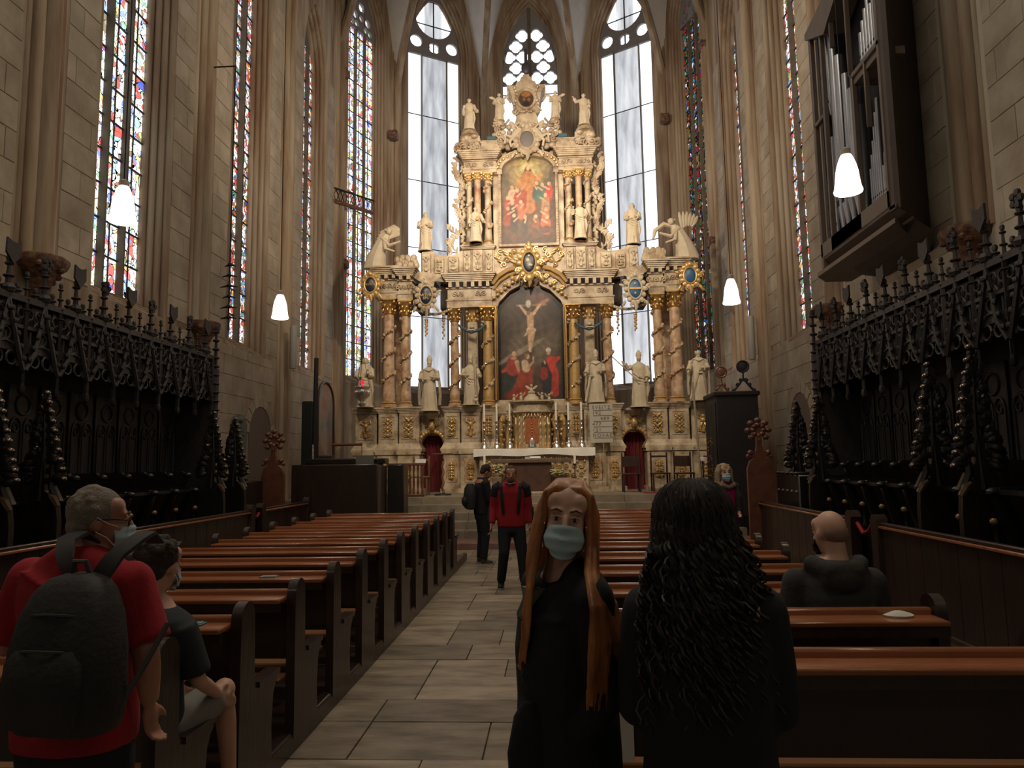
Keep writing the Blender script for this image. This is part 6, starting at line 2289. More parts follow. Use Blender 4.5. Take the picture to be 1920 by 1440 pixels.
MB().bbox(-.25, .25, -.15, .15, 1.0, 1.03, .006).build('top', REDWOOD, t)
MB().lathe([(.22, 0), (.2, .03), (.05, .05)], (0, 0, 0), 16).build('foot', IRON, t)
# white sheet on a pew end in the foreground
t = thing('white_notice', 'bright white paper sheet between the two women in front', 'paper', (.235, 3.04, .52))
MB().bbox(-.06, .06, -.003, .003, 0, .20, .001).build('sheet', mat('white_paper', (.85, .85, .8), .8), t)

# ================================================================== PEOPLE
SKIN = mat('skin', (0.55, 0.31, 0.215), 0.5, var=(0.60, 0.36, 0.26), scale=9)
SKIN2 = mat('ruddy_skin', (0.38, 0.17, 0.115), 0.5, var=(0.43, 0.21, 0.14), scale=9)
REDT = mat('red_cotton', (0.34, 0.012, 0.022), 0.9, var=(0.28, 0.008, 0.016), scale=9, bump=0.1, bscale=60)
BLK = mat('black_cloth', (0.008, 0.008, 0.011), 0.85, bump=0.15, bscale=40)
NAVY = mat('dark_denim', (0.010, 0.013, 0.020), 0.85, bump=0.15, bscale=60)
PACK = mat('black_pack_fabric', (0.014, 0.014, 0.015), 0.7, bump=0.2, bscale=50, var=(0.022, 0.021, 0.022), scale=8)
STRAPM = mat('grey_strap', (0.05, 0.045, 0.045), 0.8)
MASKM = mat('surgical_mask', (0.36, 0.50, 0.55), 0.8, var=(0.42, 0.56, 0.60), scale=12)
GREYJ = mat('charcoal_fleece', (0.045, 0.045, 0.043), 0.95, bump=0.2, bscale=40, var=(0.035, 0.035, 0.034), scale=6)
DKT = mat('dark_teal_shirt', (0.022, 0.028, 0.032), 0.9, bump=0.1)
GINGER = mat('ginger_hair', (0.30, 0.10, 0.03), 0.45, var=[(0.15, 0.05, 0.018), (0.36, 0.13, 0.038), (0.58, 0.26, 0.09)], scale=16, stretch=(1, 1, 0.08))
DARKH = mat('dark_curly_hair', (0.010, 0.007, 0.006), 0.5, var=(0.028, 0.017, 0.012), scale=30)
GREYH = mat('grey_hair', (0.16, 0.13, 0.10), 0.8, var=(0.24, 0.20, 0.16), scale=40, bump=0.4, bscale=120)
BROWNH = mat('dark_brown_hair', (0.02, 0.013, 0.009), 0.7, var=(0.035, 0.024, 0.016), scale=30, bump=0.4, bscale=100)
BLOND = mat('blonde_hair', (0.36, 0.27, 0.16), 0.6, var=(0.25, 0.18, 0.10), scale=20)
EYEW = mat('eye_white', (0.55, 0.50, 0.46), 0.3)
IRIS = mat('dark_iris', (0.04, 0.025, 0.02), 0.2)
BROW = mat('brow_hair', (0.10, 0.045, 0.025), 0.8)
SHOE = mat('dark_shoe', (0.02, 0.018, 0.016), 0.6)
SOLE = mat('pale_sole', (0.35, 0.33, 0.30), 0.7)
MAG = mat('magenta_top', (0.36, 0.008, 0.12), 0.85)
BEIGE = mat('beige_knit', (0.22, 0.17, 0.12), 0.9)


def fuse(name, mb, m, parent, voxel=0.012, smooth=6):
    me = mb.mesh(name, m, smooth=False)
    o = bpy.data.objects.new('tmp', me)
    C.objects.link(o)
    md = o.modifiers.new('r', 'REMESH')
    md.mode = 'VOXEL'
    md.voxel_size = voxel
    md.use_smooth_shade = True
    if smooth:
        s_ = o.modifiers.new('s', 'SMOOTH')
        s_.factor = 0.5
        s_.iterations = smooth
    dg = bpy.context.evaluated_depsgraph_get()
    ev = o.evaluated_get(dg)
    nm = bpy.data.meshes.new_from_object(ev)
    nm.name = name
    nm.materials.clear()
    nm.materials.append(m)
    nm.polygons.foreach_set('material_index', [0] * len(nm.polygons))
    nm.polygons.foreach_set('use_smooth', [True] * len(nm.polygons))
    bpy.data.objects.remove(o)
    bpy.data.meshes.remove(me)
    return link(name, nm, parent)


def HM(c, rz, tilt=0.0, nod=0.0):
    return Matrix.Translation(c) @ Euler((nod, tilt, rz)).to_matrix().to_4x4()


def head_prims(mb, H):
    old = mb.M
    mb.M = H
    mb.ell((0, -.012, .03), (.076, .095, .094), 20, 14)
    mb.ell((0, .032, -.018), (.064, .062, .088), 18, 12)
    mb.ell((0, .056, -.088), (.034, .03, .026), 12, 8)
    mb.ell((0, .03, -.075), (.052, .05, .035), 12, 8)
    mb.tube([(0, .090, .018), (0, .104, -.008), (0, .113, -.026)], [.008, .0105, .0125], 10)
    for s in (-1, 1):
        mb.ell((s * .010, .102, -.030), (.008, .010, .007), 8, 6)
        mb.ell((s * .030, .079, .030), (.026, .014, .009), 10, 6)
        mb.ell((s * .038, .062, -.03), (.024, .026, .028), 10, 8)
        mb.ell((s * .077, -.006, -.008), (.009, .02, .031), 10, 8, (0, 0, s * -.35))
        mb.ell((s * .040, .05, .055), (.03, .03, .035), 10, 8)
    mb.ell((0, .088, -.052), (.022, .009, .006), 10, 6)
    mb.ell((0, .086, -.062), (.019, .010, .007), 10, 6)
    mb.tube([(0, -.022, -.05), (0, -.03, -.11), (0, -.035, -.19)], [.058, .055, .066], 16)
    mb.M = old


def face_parts(root, H, brow=True):
    for s in (-1, 1):
        mb = MB(); mb.M = H
        mb.ell((s * .0305, .0785, .006), (.0145, .012, .0085), 12, 8)
        e = mb.build('eye', EYEW, root)
        mb = MB(); mb.M = H
        mb.ell((s * .030, .0895, .006), (.0058, .0022, .0058), 10, 6)
        mb.build('iris', IRIS, e)
        mb = MB(); mb.M = H
        mb.tube([(s * .014, .088, .012), (s * .0305, .0915, .0165), (s * .046, .083, .010)], [.003, .0042, .003], 6)
        mb.build('eyelid', SKIN, root)
        if brow:
            mb = MB(); mb.M = H
            mb.tube([(s * .012, .095, .030), (s * .032, .094, .037), (s * .052, .080, .029)], [.0028, .0038, .0015], 6)
            mb.build('eyebrow', BROW, root)


def mask(root, H, m=None, loops=True):
    mb = MB(); mb.M = H
    rows = []
    nu, nv = 20, 14
    for j in range(nv + 1):
        v = j / nv
        z = -.010 - .104 * v
        pl = .0035 * math.sin(v * 6 * PI)
        row = []
        for i in range(nu + 1):
            u = -1 + 2 * i / nu
            w = .068 - .010 * abs(v - .45) * 2 - (.012 if v > .85 else 0)
            x = w * math.sin(u * 1.35) / math.sin(1.35)
            bulge = .128 - .012 * (1 - math.sin(min(1, v * 1.8) * PI / 2)) - .020 * max(0, v - .55)
            y = bulge - .066 * (1 - math.cos(u * 1.35)) / (1 - math.cos(1.35)) + pl * (1 - u * u)
            zz = z - .012 * u * u * (1 - v) + .018 * u * u * v
            row.append((x, y, zz))
        rows.append(row)
    mb.loft(rows, cap=False, close=False)
    inner = [[(x * .97, y - .004, z) for x, y, z in r] for r in rows]
    mb.loft(inner, cap=False, close=False)
    o = mb.build('face_mask', m or MASKM, root)
    if loops:
        mb = MB(); mb.M = H
        for s in (-1, 1):
            mb.tube([(s * .067, .066, -.014), (s * .078, .03, .0), (s * .084, -.006, .022)], .0018, 5)
            mb.tube([(s * .066, .064, -.088), (s * .078, .03, -.05), (s * .084, -.006, -.03)], .0018, 5)
        mb.build('ear_loop', LINEN, root)
    return o


def hand_prims(mb, w, d, side, curl=.5, s=1.0):
    """palm, four unequal bent fingers, thumb from the side near the wrist"""
    w = Vector(w)
    d = Vector(d).normalized()
    side = Vector(side).normalized()
    n = d.cross(side).normalized()
    pc = w + d * .045 * s
    R = Matrix((side, d, n)).transposed().to_euler()
    mb.ell(tuple(pc), (.038 * s, .052 * s, .018 * s), 10, 8, tuple(R))
    for i, L in enumerate((.068, .078, .073, .058)):
        b = w + d * .085 * s + side * (.027 - .018 * i) * s
        p1 = b + (d * math.cos(curl * .5) + n * math.sin(curl * .5)) * L * .42 * s
        p2 = p1 + (d * math.cos(curl * 1.3) + n * math.sin(curl * 1.3)) * L * .32 * s
        p3 = p2 + (d * math.cos(curl * 2) + n * math.sin(curl * 2)) * L * .26 * s
        mb.tube([b - d * .02 * s, b, p1, p2, p3], [.010 * s, .0095 * s, .009 * s, .0085 * s, .0065 * s], 8)
    t0 = w + d * .022 * s + side * .026 * s
    t1 = t0 + (d * .6 + side * .7 + n * .2).normalized() * .038 * s
    t2 = t1 + (d * .95 + side * .25 + n * .3).normalized() * .032 * s
    mb.tube([t0 - side * .01 * s, t0, t1, t2], [.013 * s, .012 * s, .0105 * s, .008 * s], 8)


def limb(mb, a, b, c, r, seg=12):
    a, b, c = Vector(a), Vector(b), Vector(c)
    pts = [a, a.lerp(b, .5), b, b.lerp(c, .35), b.lerp(c, .7), c]
    mb.tube(pts, [r[0], r[1], r[2], r[3], (r[3] + r[4]) / 2, r[4]], seg)
    mb.ell(tuple(b), r[2] * 1.02, 10, 8)


def torso(mb, secs, rz=0.0, lean=(0, 0)):
    """secs: (z, rx, ry, cx, cy)"""
    rings = []
    for z, rx, ry, cx, cy in secs:
        rings.append([(cx + rx * math.copysign(abs(math.cos(a)) ** .85, math.cos(a)), cy + ry * math.copysign(abs(math.sin(a)) ** .85, math.sin(a)), z) for a in [2 * PI * j / 24 for j in range(24)]])
    mb.loft(rings)


def shoe(root, a, d, m=SHOE, sole=SOLE):
    a = Vector(a)
    ang = math.atan2(d[1], d[0]) - PI / 2
    mb = MB().at((a.x, a.y, a.z), (0, 0, ang))
    mb.ell((0, -.0, .045), (.045, .06, .05), 12, 8)
    mb.ell((0, .08, .035), (.045, .09, .035), 12, 8)
    mb.tube([(0, -.01, .03), (0, -.01, .11)], [.045, .048], 12)
    fuse('shoe', mb, m, root, .008, 3)
    mb = MB().at((a.x, a.y, a.z), (0, 0, ang))
    mb.loft([[(.047 * k_ * math.cos(t), .05 + .125 * k_ * math.sin(t), z) for t in [2 * PI * j / 16 for j in range(16)]] for k_, z in ((1, -.005), (1.02, .008), (1, .02))])
    mb.build('sole', sole, root)


STD = [(.86, .165, .115, 0, 0), (.95, .17, .12, 0, 0), (1.05, .15, .105, 0, .005), (1.18, .165, .115, 0, 0), (1.30, .185, .12, 0, -.005), (1.39, .18, .10, 0, -.01), (1.43, .12, .075, 0, -.015), (1.47, .065, .06, 0, -.02)]


def scale_secs(secs, k=1.0, kx=1.0, ky=1.0, z0=0, dz=0):
    return [(z * k + dz, rx * kx * k, ry * ky * k, cx, cy) for z, rx, ry, cx, cy in secs]


def short_hair(root, H, m, full=1.0, top=1.0, seed=1):
    mb = MB(); mb.M = H
    mb.ell((0, -.022, .040 * top), (.084, .098, .092), 20, 14)
    mb.ell((0, -.058, -.015), (.070, .058, .055), 14, 10)
    for s in (-1, 1):
        mb.ell((s * .066, -.012, .035), (.018, .045, .038), 10, 8)
    rr = random.Random(seed)
    for i in range(60):
        a, b = rr.uniform(-.3, PI + .3) + PI, rr.uniform(.1, 1.4)
        mb.ell((.08 * math.cos(a) * math.cos(b), -.022 + .094 * math.sin(a) * math.cos(b) * .99, .04 + .088 * math.sin(b)), rr.uniform(.010, .016) * full, 6, 4)
    fuse('hair', mb, m, root, .006, 2)


# ---------------------------------------------------------------- grey-haired man in the red T-shirt (left)
P1 = thing('person', 'man in red t-shirt with black backpack, glasses and blue mask', 'person', (-1.635, 2.48, -.012), -.10)
KS = Matrix.Diagonal((.93, .93, .95, 1))
H1 = HM((.035, .03, 1.53), -1.0, 0.0, -.04) @ KS
mb = MB()
head_prims(mb, H1)
torso(mb, scale_secs(STD, .985, 1.08, 1.0))
arms1 = (((.19, -.01, 1.325), (.265, -.02, 1.10), (.25, .03, .93)), ((-.19, -.01, 1.335), (-.30, .02, 1.11), (-.34, .22, 1.06)))
for s, (a, b, c_) in zip((1, -1), arms1):
    limb(mb, a, b, c_, (.058, .050, .044, .043, .030))
    hand_prims(mb, c_, Vector(c_) - Vector(b) + Vector((0, .0, -.05)), (0, 1, 0) if s > 0 else (0, 0, 1), .7)
legs1 = (((.095, 0, .88), (.11, .02, .48), (.11, -.02, .09)), ((-.095, 0, .88), (-.11, .02, .48), (-.12, -.02, .09)))
for a, b, c_ in legs1:
    limb(mb, a, b, c_, (.085, .075, .055, .055, .038))
    mb.ell((c_[0], c_[1] + .06, .045), (.04, .11, .04), 10, 8)
fuse('body', mb, SKIN2, P1, .0085, 4)
face_parts(P1, H1)
mask(P1, H1)
short_hair(P1, H1, GREYH, 1.0, 1.0)
g = MB(); g.M = H1
for s in (-1, 1):
    g.tube([(s * .032 + .024 * math.cos(t), .098, .004 + .017 * math.sin(t)) for t in [i * .524 for i in range(13)]], .0022, 5)
    g.tube([(s * .056, .094, .010), (s * .076, .05, .014), (s * .082, -.005, .012)], .0025, 5)
g.tube([(-.009, .102, .008), (.009, .102, .008)], .002, 5)
g.build('glasses', BLACK, P1)
mb = MB()
torso(mb, [(.80, .20, .15, 0, .0), (.86, .205, .15, 0, .0), (.95, .198, .145, 0, 0), (1.08, .19, .14, 0, 0), (1.2, .20, .142, 0, 0), (1.29, .21, .138, 0, -.005), (1.35, .205, .115, 0, -.01), (1.405, .15, .09, 0, -.015), (1.44, .09, .08, 0, -.02), (1.455, .07, .068, 0, -.02)])
for (a, b, c_) in arms1:
    a, b = Vector(a), Vector(b)
    e = a.lerp(b, .86)
    mb.tube([a, a.lerp(b, .4), e], [.078, .082, .088], 14)
    mb.ell(tuple(a), .08, 12, 8)
for i in range(9):      # soft creases
    z = .88 + .06 * i
    mb.tube([(.16, -.10 - .02 * (i % 2), z), (.0, -.155, z - .03), (-.16, -.10, z + .02)], .009, 5)
fuse('tshirt', mb, REDT, P1, .011, 4)
mb = MB()
torso(mb, [(.62, .165, .13, 0, 0), (.8, .19, .14, 0, 0), (.90, .185, .135, 0, 0)])
for a, b, c_ in legs1:
    limb(mb, a, b, (c_[0], c_[1], .12), (.105, .098, .078, .072, .065))
fuse('trousers', mb, NAVY, P1, .014, 4)
for a, b, c_ in legs1:
    shoe(P1, (c_[0], c_[1], 0.005), (0, 1, 0))
# backpack worn by the man: a thing of its own held by him
bp = thing('backpack', 'black backpack on the back of the man in red', 'backpack', (-1.50, 2.235, .905), -.10)
bp.scale = (1, 1, .92)
mb = MB()
mb.loft([[(rx * math.copysign(abs(math.cos(a)) ** .6, math.cos(a)), cy + ry * math.copysign(abs(math.sin(a)) ** .7, math.sin(a)), z) for a in [2 * PI * j / 24 for j in range(24)]] for z, rx, ry, cy in ((0, .11, .05, .0), (.015, .15, .085, 0), (.06, .165, .11, -.01), (.15, .17, .12, -.015), (.28, .165, .11, -.01), (.38, .15, .095, 0), (.46, .12, .075, .01), (.50, .085, .055, .02), (.515, .04, .03, .02))])
mb.build('main_bag', PACK, bp)
mb = MB()
mb.loft([[(rx * math.copysign(abs(math.cos(a)) ** .6, math.cos(a)), -.10 + ry * math.copysign(abs(math.sin(a)) ** .7, math.sin(a)), z) for a in [2 * PI * j / 20 for j in range(20)]] for z, rx, ry in ((.04, .08, .02), (.055, .12, .04), (.15, .135, .05), (.25, .125, .045), (.29, .10, .02))])
mb.build('front_pocket', PACK, bp)
for zz, ww in ((.40, .135), (.295, .125)):
    MB().tube([(ww * math.cos(a), -.02 - (.075 if zz > .35 else .115) * math.sin(a), zz - .02 * math.cos(a) ** 2) for a in [PI * j / 14 for j in range(15)]], .005, 5).build('zip', STRAPM, bp)
MB().tube([(-.035, .03, .50), (-.02, .02, .555), (.02, .02, .555), (.035, .03, .50)], .009, 6).build('top_handle', STRAPM, bp)
for s in (-1, 1):
    mb = MB()
    path = [(s * .05, .05, .49), (s * .09, .06, .56), (s * .125, .11, .61), (s * .125, .17, .63), (s * .12, .22, .59)]
    rings = []
    for i, p in enumerate(path):
        w_ = .033
        rings.append([(p[0] - w_, p[1], p[2]), (p[0] + w_, p[1], p[2]), (p[0] + w_, p[1] - .006, p[2] + .012), (p[0] - w_, p[1] - .006, p[2] + .012)])
    mb.loft(rings)
    mb.build('shoulder_strap', STRAPM, bp)
    MB().tube([(s * .15, .03, .08), (s * .19, .09, .2), (s * .215, .16, .32)], .009, 6).build('side_strap', STRAPM, bp)

# ---------------------------------------------------------------- boy seated in the nearest left pew
P2 = thing('person', 'dark haired boy in dark t-shirt seated in the nearest left pew', 'person', (-1.80, 3.20, .52), -.25)
H2 = HM((.0, .05, .745), .12, 0.05, -.1)
mb = MB()
head_prims(mb, H2)
ST2 = [(.0, .15, .12, 0, 0), (.1, .15, .11, 0, 0), (.25, .135, .10, 0, .01), (.42, .155, .11, 0, .02), (.52, .165, .10, 0, .03), (.56, .11, .07, 0, .03), (.62, .055, .055, 0, .03)]
torso(mb, ST2)
a2 = (((.165, .02, .50), (.215, .07, .26), (.17, .26, .14)), ((-.165, .02, .50), (-.21, .08, .26), (-.1, .28, .14)))
for s, (a, b, c_) in zip((1, -1), a2):
    limb(mb, a, b, c_, (.045, .042, .035, .033, .024))
    hand_prims(mb, c_, Vector(c_) - Vector(b), (0, 0, 1), .6, .9)
l2 = (((.09, .03, .04), (.12, .36, .13), (.10, .44, -.32)), ((-.09, .03, .04), (-.12, .40, .06), (-.12, .42, -.34)))
for a, b, c_ in l2:
    limb(mb, a, b, c_, (.075, .068, .052, .048, .032))
fuse('body', mb, SKIN, P2, .009, 4)
face_parts(P2, H2)
mask(P2, H2)
short_hair(P2, H2, BROWNH, 1.5, 1.1, 3)
mb = MB()
torso(mb, [(z - (.02 if i == 0 else 0), rx * 1.13, ry * 1.16, cx, cy) for i, (z, rx, ry, cx, cy) in enumerate(ST2[:-1])] + [(.585, .068, .068, 0, .03)])
for (a, b, c_) in a2:
    a, b = Vector(a), Vector(b)
    mb.tube([a, a.lerp(b, .5), a.lerp(b, .9)], [.062, .064, .066], 12)
fuse('tshirt', mb, DKT, P2, .012, 4)
mb = MB()
torso(mb, [(-.02, .17, .13, 0, 0), (.08, .165, .125, 0, 0)])
for a, b, c_ in l2:
    a, b = Vector(a), Vector(b)
    mb.tube([a, a.lerp(b, .5), a.lerp(b, .82)], [.095, .088, .08], 12)
fuse('shorts', mb, mat('pale_grey_shorts', (.22, .21, .19), .9), P2, .013, 4)
shoe(P2, (.11, .46, -.41), (.4, 1, 0), SHOE, SOLE)
shoe(P2, (-.12, .44, -.41), (0, 1, 0), SHOE, SOLE)

# ---------------------------------------------------------------- bald man seated on the right
P3 = thing('person', 'bald man in charcoal hooded jacket seated in a right pew', 'person', (1.53, 4.18, .5), .0)
H3 = HM((.0, .03, .785), .35, 0.0, -.12)
mb = MB()
head_prims(mb, H3)
ST3 = [(.0, .18, .14, 0, 0), (.12, .185, .14, 0, 0), (.3, .18, .125, 0, .0), (.45, .20, .13, 0, .01), (.53, .185, .115, 0, .01), (.61, .13, .08, 0, .01), (.66, .065, .06, 0, .01)]
torso(mb, ST3)
a3 = (((.20, .01, .52), (.25, .04, .25), (.1, .28, .16)), ((-.20, .01, .52), (-.25, .04, .25), (-.1, .28, .16)))
l3 = (((.10, .03, .05), (.13, .46, .08), (.13, .46, -.34)), ((-.10, .03, .05), (-.13, .46, .08), (-.13, .46, -.34)))
for s, (a, b, c_) in zip((1, -1), a3):
    limb(mb, a, b, c_, (.055, .05, .042, .04, .028))
    hand_prims(mb, c_, (0 - s * .6, .4, 0), (0, .5, 1), .9)
for a, b, c_ in l3:
    limb(mb, a, b, c_, (.08, .075, .058, .052, .036))
fuse('body', mb, SKIN, P3, .009, 4)
face_parts(P3, H3)
mask(P3, H3, BLK, False)
mb = MB(); mb.M = H3
mb.ell((0, -.048, .002), (.073, .060, .062), 18, 12)
fuse('cropped_hair', mb, mat('stubble', (.25, .16, .12), .9), P3, .008, 2)
mb = MB()
torso(mb, [(z, rx * 1.08, ry * 1.24, cx, cy) for z, rx, ry, cx, cy in ST3[:-1]] + [(.65, .095, .09, 0, .0)])
for (a, b, c_) in a3:
    limb(mb, a, b, Vector(b).lerp(Vector(c_), .92), (.083, .078, .066, .062, .05))
    mb.ell(tuple(a), .083, 12, 8)
mb.tube([(.10, .06, .62), (.13, -.03, .63), (.07, -.12, .60), (-.07, -.12, .60), (-.13, -.03, .63), (-.10, .06, .62)], [.035, .05, .055, .055, .05, .035], 10)
mb.ell((0, -.12, .56), (.12, .06, .08), 12, 8)
for i in range(5):
    mb.tube([(.17, -.12, .05 + .09 * i), (0, -.165, .03 + .09 * i), (-.17, -.12, .06 + .08 * i)], .008, 5)
fuse('hooded_jacket', mb, GREYJ, P3, .012, 4)
mb = MB()
for a, b, c_ in l3:
    limb(mb, a, b, (c_[0], c_[1], c_[2] + .04), (.10, .095, .075, .068, .055))
torso(mb, [(-.03, .19, .15, 0, 0), (.1, .19, .15, 0, 0)])
fuse('trousers', mb, NAVY, P3, .014, 4)
for a, b, c_ in l3:
    shoe(P3, (c_[0], c_[1] + .02, -.41), (0, 1, 0))

# ---------------------------------------------------------------- man in the red jacket walking in the aisle
P4 = thing('person', 'man in red jacket with black shoulders walking towards us in the aisle', 'person', (-.60, 10.15, 0), PI)
H4 = HM((0, .02, 1.545), .15, 0, -.06)
arms4 = (((.19, 0, 1.36), (.25, -.02, 1.10), (.27, .08, .86)), ((-.19, 0, 1.36), (-.24, -.03, 1.10), (-.25, .02, .86)))
legs4 = (((.09, 0, .88), (.10, .10, .50), (.155, -.02, .09)), ((-.09, 0, .88), (-.14, .06, .49), (-.17, .08, .09)))
mb = MB()
head_prims(mb, H4)
torso(mb, STD)
for s, (a, b, c_) in zip((1, -1), arms4):
    limb(mb, a, b, c_, (.052, .046, .04, .04, .028))
    hand_prims(mb, c_, Vector(c_) - Vector(b), (0, 1, 0), .7)
for a, b, c_ in legs4:
    limb(mb, a, b, c_, (.085, .075, .055, .055, .036))
fuse('body', mb, SKIN2, P4, .011, 3)
face_parts(P4, H4)
mb = MB(); mb.M = H4
mb.ell((0, .055, -.10), (.055, .05, .035), 12, 8)
fuse('lowered_mask', mb, BLK, P4, .009, 3)
short_hair(P4, H4, mat('short_brown_hair', (.07, .04, .03), .8), .6, 1.0, 4)
def jacket_secs():
    return [(.84, .195, .14, 0, 0), (.95, .195, .14, 0, 0), (1.08, .185, .135, 0, 0), (1.2, .19, .135, 0, 0), (1.31, .205, .135, 0, 0), (1.38, .20, .11, 0, 0), (1.43, .12, .09, 0, 0), (1.475, .08, .08, 0, 0)]
mb = MB()
torso(mb, jacket_secs())
for (a, b, c_) in arms4:
    limb(mb, a, b, Vector(b).lerp(Vector(c_), .9), (.075, .07, .06, .056, .048))
    mb.ell(tuple(a), .078, 12, 8)
fuse('red_jacket', mb, REDT, P4, .013, 4)
mb = MB()
for s, (a, b, c_) in zip((1, -1), arms4):
    a, b = Vector(a), Vector(b)
    mb.tube([a + Vector((-s * .06, 0, .03)), a, a.lerp(b, .45)], [.085, .088, .078], 12)
    mb.tube([Vector((s * .10, .13, 1.02)), Vector((s * .12, .142, 1.22)), Vector((s * .13, .11, 1.38)), Vector((s * .12, 0, 1.42))], .024, 8)
    mb.tube([b + Vector((s * .03, 0, 0)), Vector(b).lerp(Vector(c_), .8) + Vector((s * .03, 0, 0))], [.045, .035], 8)
fuse('black_shoulder_panels', mb, BLK, P4, .012, 3)
mb = MB()
torso(mb, [(.76, .175, .13, 0, 0), (.92, .175, .13, 0, 0)])
for a, b, c_ in legs4:
    limb(mb, a, b, (c_[0], c_[1], .10), (.10, .092, .075, .07, .062))
fuse('trousers', mb, NAVY, P4, .014, 4)
for a, b, c_ in legs4:
    shoe(P4, (c_[0], c_[1], 0.005), (0, 1, 0))
MB().tube([(.07, .11, 1.44), (0, .125, 1.42), (-.07, .11, 1.44)], .012, 6).build('grey_collar', mat('grey_collar', (.15, .17, .19), .8), P4)

# ---------------------------------------------------------------- dark clothed man with backpack further back in the aisle
P5 = thing('person', 'man in black with dark backpack standing behind the red jacket man', 'person', (-1.24, 12.6, 0), -1.15)
H5 = HM((.0, .08, 1.56), -.15, 0, -.4)
arms5 = (((.19, 0, 1.36), (.22, .05, 1.10), (.14, .22, 1.0)), ((-.19, 0, 1.36), (-.22, .05, 1.10), (-.12, .22, 1.0)))
legs5 = (((.09, 0, .88), (.10, .02, .48), (.10, -.02, .09)), ((-.09, 0, .88), (-.10, .02, .48), (-.10, -.02, .09)))
mb = MB()
head_prims(mb, H5)
torso(mb, STD)
for s, (a, b, c_) in zip((1, -1), arms5):
    limb(mb, a, b, c_, (.052, .046, .04, .04, .028))
    hand_prims(mb, c_, Vector(c_) - Vector(b), (0, 0, 1), .7)
for a, b, c_ in legs5:
    limb(mb, a, b, c_, (.085, .075, .055, .055, .036))
fuse('body', mb, SKIN2, P5, .012, 3)
face_parts(P5, H5)
short_hair(P5, H5, BROWNH, 1.0, 1.0, 5)
mb = MB()
torso(mb, jacket_secs())
for (a, b, c_) in arms5:
    limb(mb, a, b, Vector(b).lerp(Vector(c_), .9), (.075, .07, .06, .056, .048))
    mb.ell(tuple(a), .078, 12, 8)
fuse('black_jacket', mb, BLK, P5, .013, 4)
mb = MB()
torso(mb, [(.76, .175, .13, 0, 0), (.92, .175, .13, 0, 0)])
for a, b, c_ in legs5:
    limb(mb, a, b, (c_[0], c_[1], .10), (.10, .092, .075, .07, .062))
fuse('trousers', mb, NAVY, P5, .014, 4)
for a, b, c_ in legs5:
    shoe(P5, (c_[0], c_[1], 0.005), (0, 1, 0), mat('brown_shoe', (.06, .045, .03), .6))
b2 = thing('backpack', 'dark backpack on the back of the man in black', 'backpack', (-1.24 - .2, 12.53, .93), -1.15)
mb = MB()
mb.loft([[(rx * math.cos(a), ry * math.sin(a), z) for a in [2 * PI * j / 18 for j in range(18)]] for z, rx, ry in ((0, .09, .05), (.03, .14, .1), (.2, .15, .12), (.36, .13, .1), (.44, .08, .05))])
mb.build('main_bag', PACK, b2)
MB().ell((0, -.1, .14), (.10, .05, .09), 12, 8).build('front_pocket', PACK, b2)

# ---------------------------------------------------------------- blonde woman at the far right
P6 = thing('person', 'blonde woman with mask and magenta top walking beside the right pews', 'person', (2.33, 10.2, 0.0), PI + .3)
H6 = HM((0, .02, 1.53), -.1, 0.05, 0)
mb = MB()
head_prims(mb, H6)
torso(mb, scale_secs(STD, .98, .9, .95))
arms6 = (((.165, 0, 1.33), (.20, -.02, 1.08), (.20, .08, .86)), ((-.165, 0, 1.33), (-.20, -.02, 1.08), (-.12, .16, .98)))
legs6 = (((.085, 0, .86), (.09, .06, .47), (.10, -.02, .09)), ((-.085, 0, .86), (-.09, -.02, .48), (-.09, -.1, .09)))
for s, (a, b, c_) in zip((1, -1), arms6):
    limb(mb, a, b, c_, (.045, .04, .034, .033, .024))
    hand_prims(mb, c_, Vector(c_) - Vector(b), (0, 1, 0), .7, .9)
for a, b, c_ in legs6:
    limb(mb, a, b, c_, (.082, .072, .05, .05, .034))
fuse('body', mb, SKIN, P6, .011, 3)
face_parts(P6, H6)
mask(P6, H6)
mb = MB(); mb.M = H6
mb.ell((0, -.022, .045), (.086, .102, .09), 18, 12)
for s in (-1, 1):
    for i in range(6):
        mb.tube([(s * .05, .02 - .015 * i, .11), (s * .088, .03 - .02 * i, .02), (s * .095, .02 - .02 * i, -.1), (s * (.10 + .01 * i), .04 - .02 * i, -.22)], [.02, .022, .022, .012], 7)
fuse('hair', mb, BLOND, P6, .008, 2)
mb = MB()
torso(mb, scale_secs([(z, rx * 1.07, ry * 1.1, cx, cy) for z, rx, ry, cx, cy in STD[:-1]], .98, .9, .95))
fuse('magenta_top', mb, MAG, P6, .013, 4)
mb = MB()
for (a, b, c_) in arms6:
    limb(mb, a, b, Vector(b).lerp(Vector(c_), .88), (.062, .058, .05, .046, .038))
    mb.ell(tuple(a), .068, 12, 8)
    s = 1 if a[0] > 0 else -1
    mb.tube([(s * .12, .02, 1.38), (s * .15, .10, 1.2), (s * .16, .10, 1.0), (s * .16, .10, .8)], [.05, .05, .05, .05], 10)
    mb.tube([(s * .14, -.08, 1.34), (s * .12, -.10, 1.1), (s * .12, -.10, .8)], [.07, .08, .08], 10)
fuse('open_cardigan', mb, mat('dark_cardigan', (.03, .026, .03), .9), P6, .013, 4)
MB().tube([(.12, .04, 1.38), (.09, .1, 1.36), (0, .12, 1.33), (-.09, .1, 1.36), (-.12, .04, 1.38)], [.03, .035, .03, .035, .03], 8).build('beige_scarf', BEIGE, P6)
mb = MB()
torso(mb, [(.76, .165, .125, 0, 0), (.9, .165, .12, 0, 0)])
for a, b, c_ in legs6:
    limb(mb, a, b, (c_[0], c_[1], .1), (.095, .085, .066, .06, .05))
fuse('trousers', mb, NAVY, P6, .014, 4)
for a, b, c_ in legs6:
    shoe(P6, (c_[0], c_[1], 0.005), (0, 1, 0))

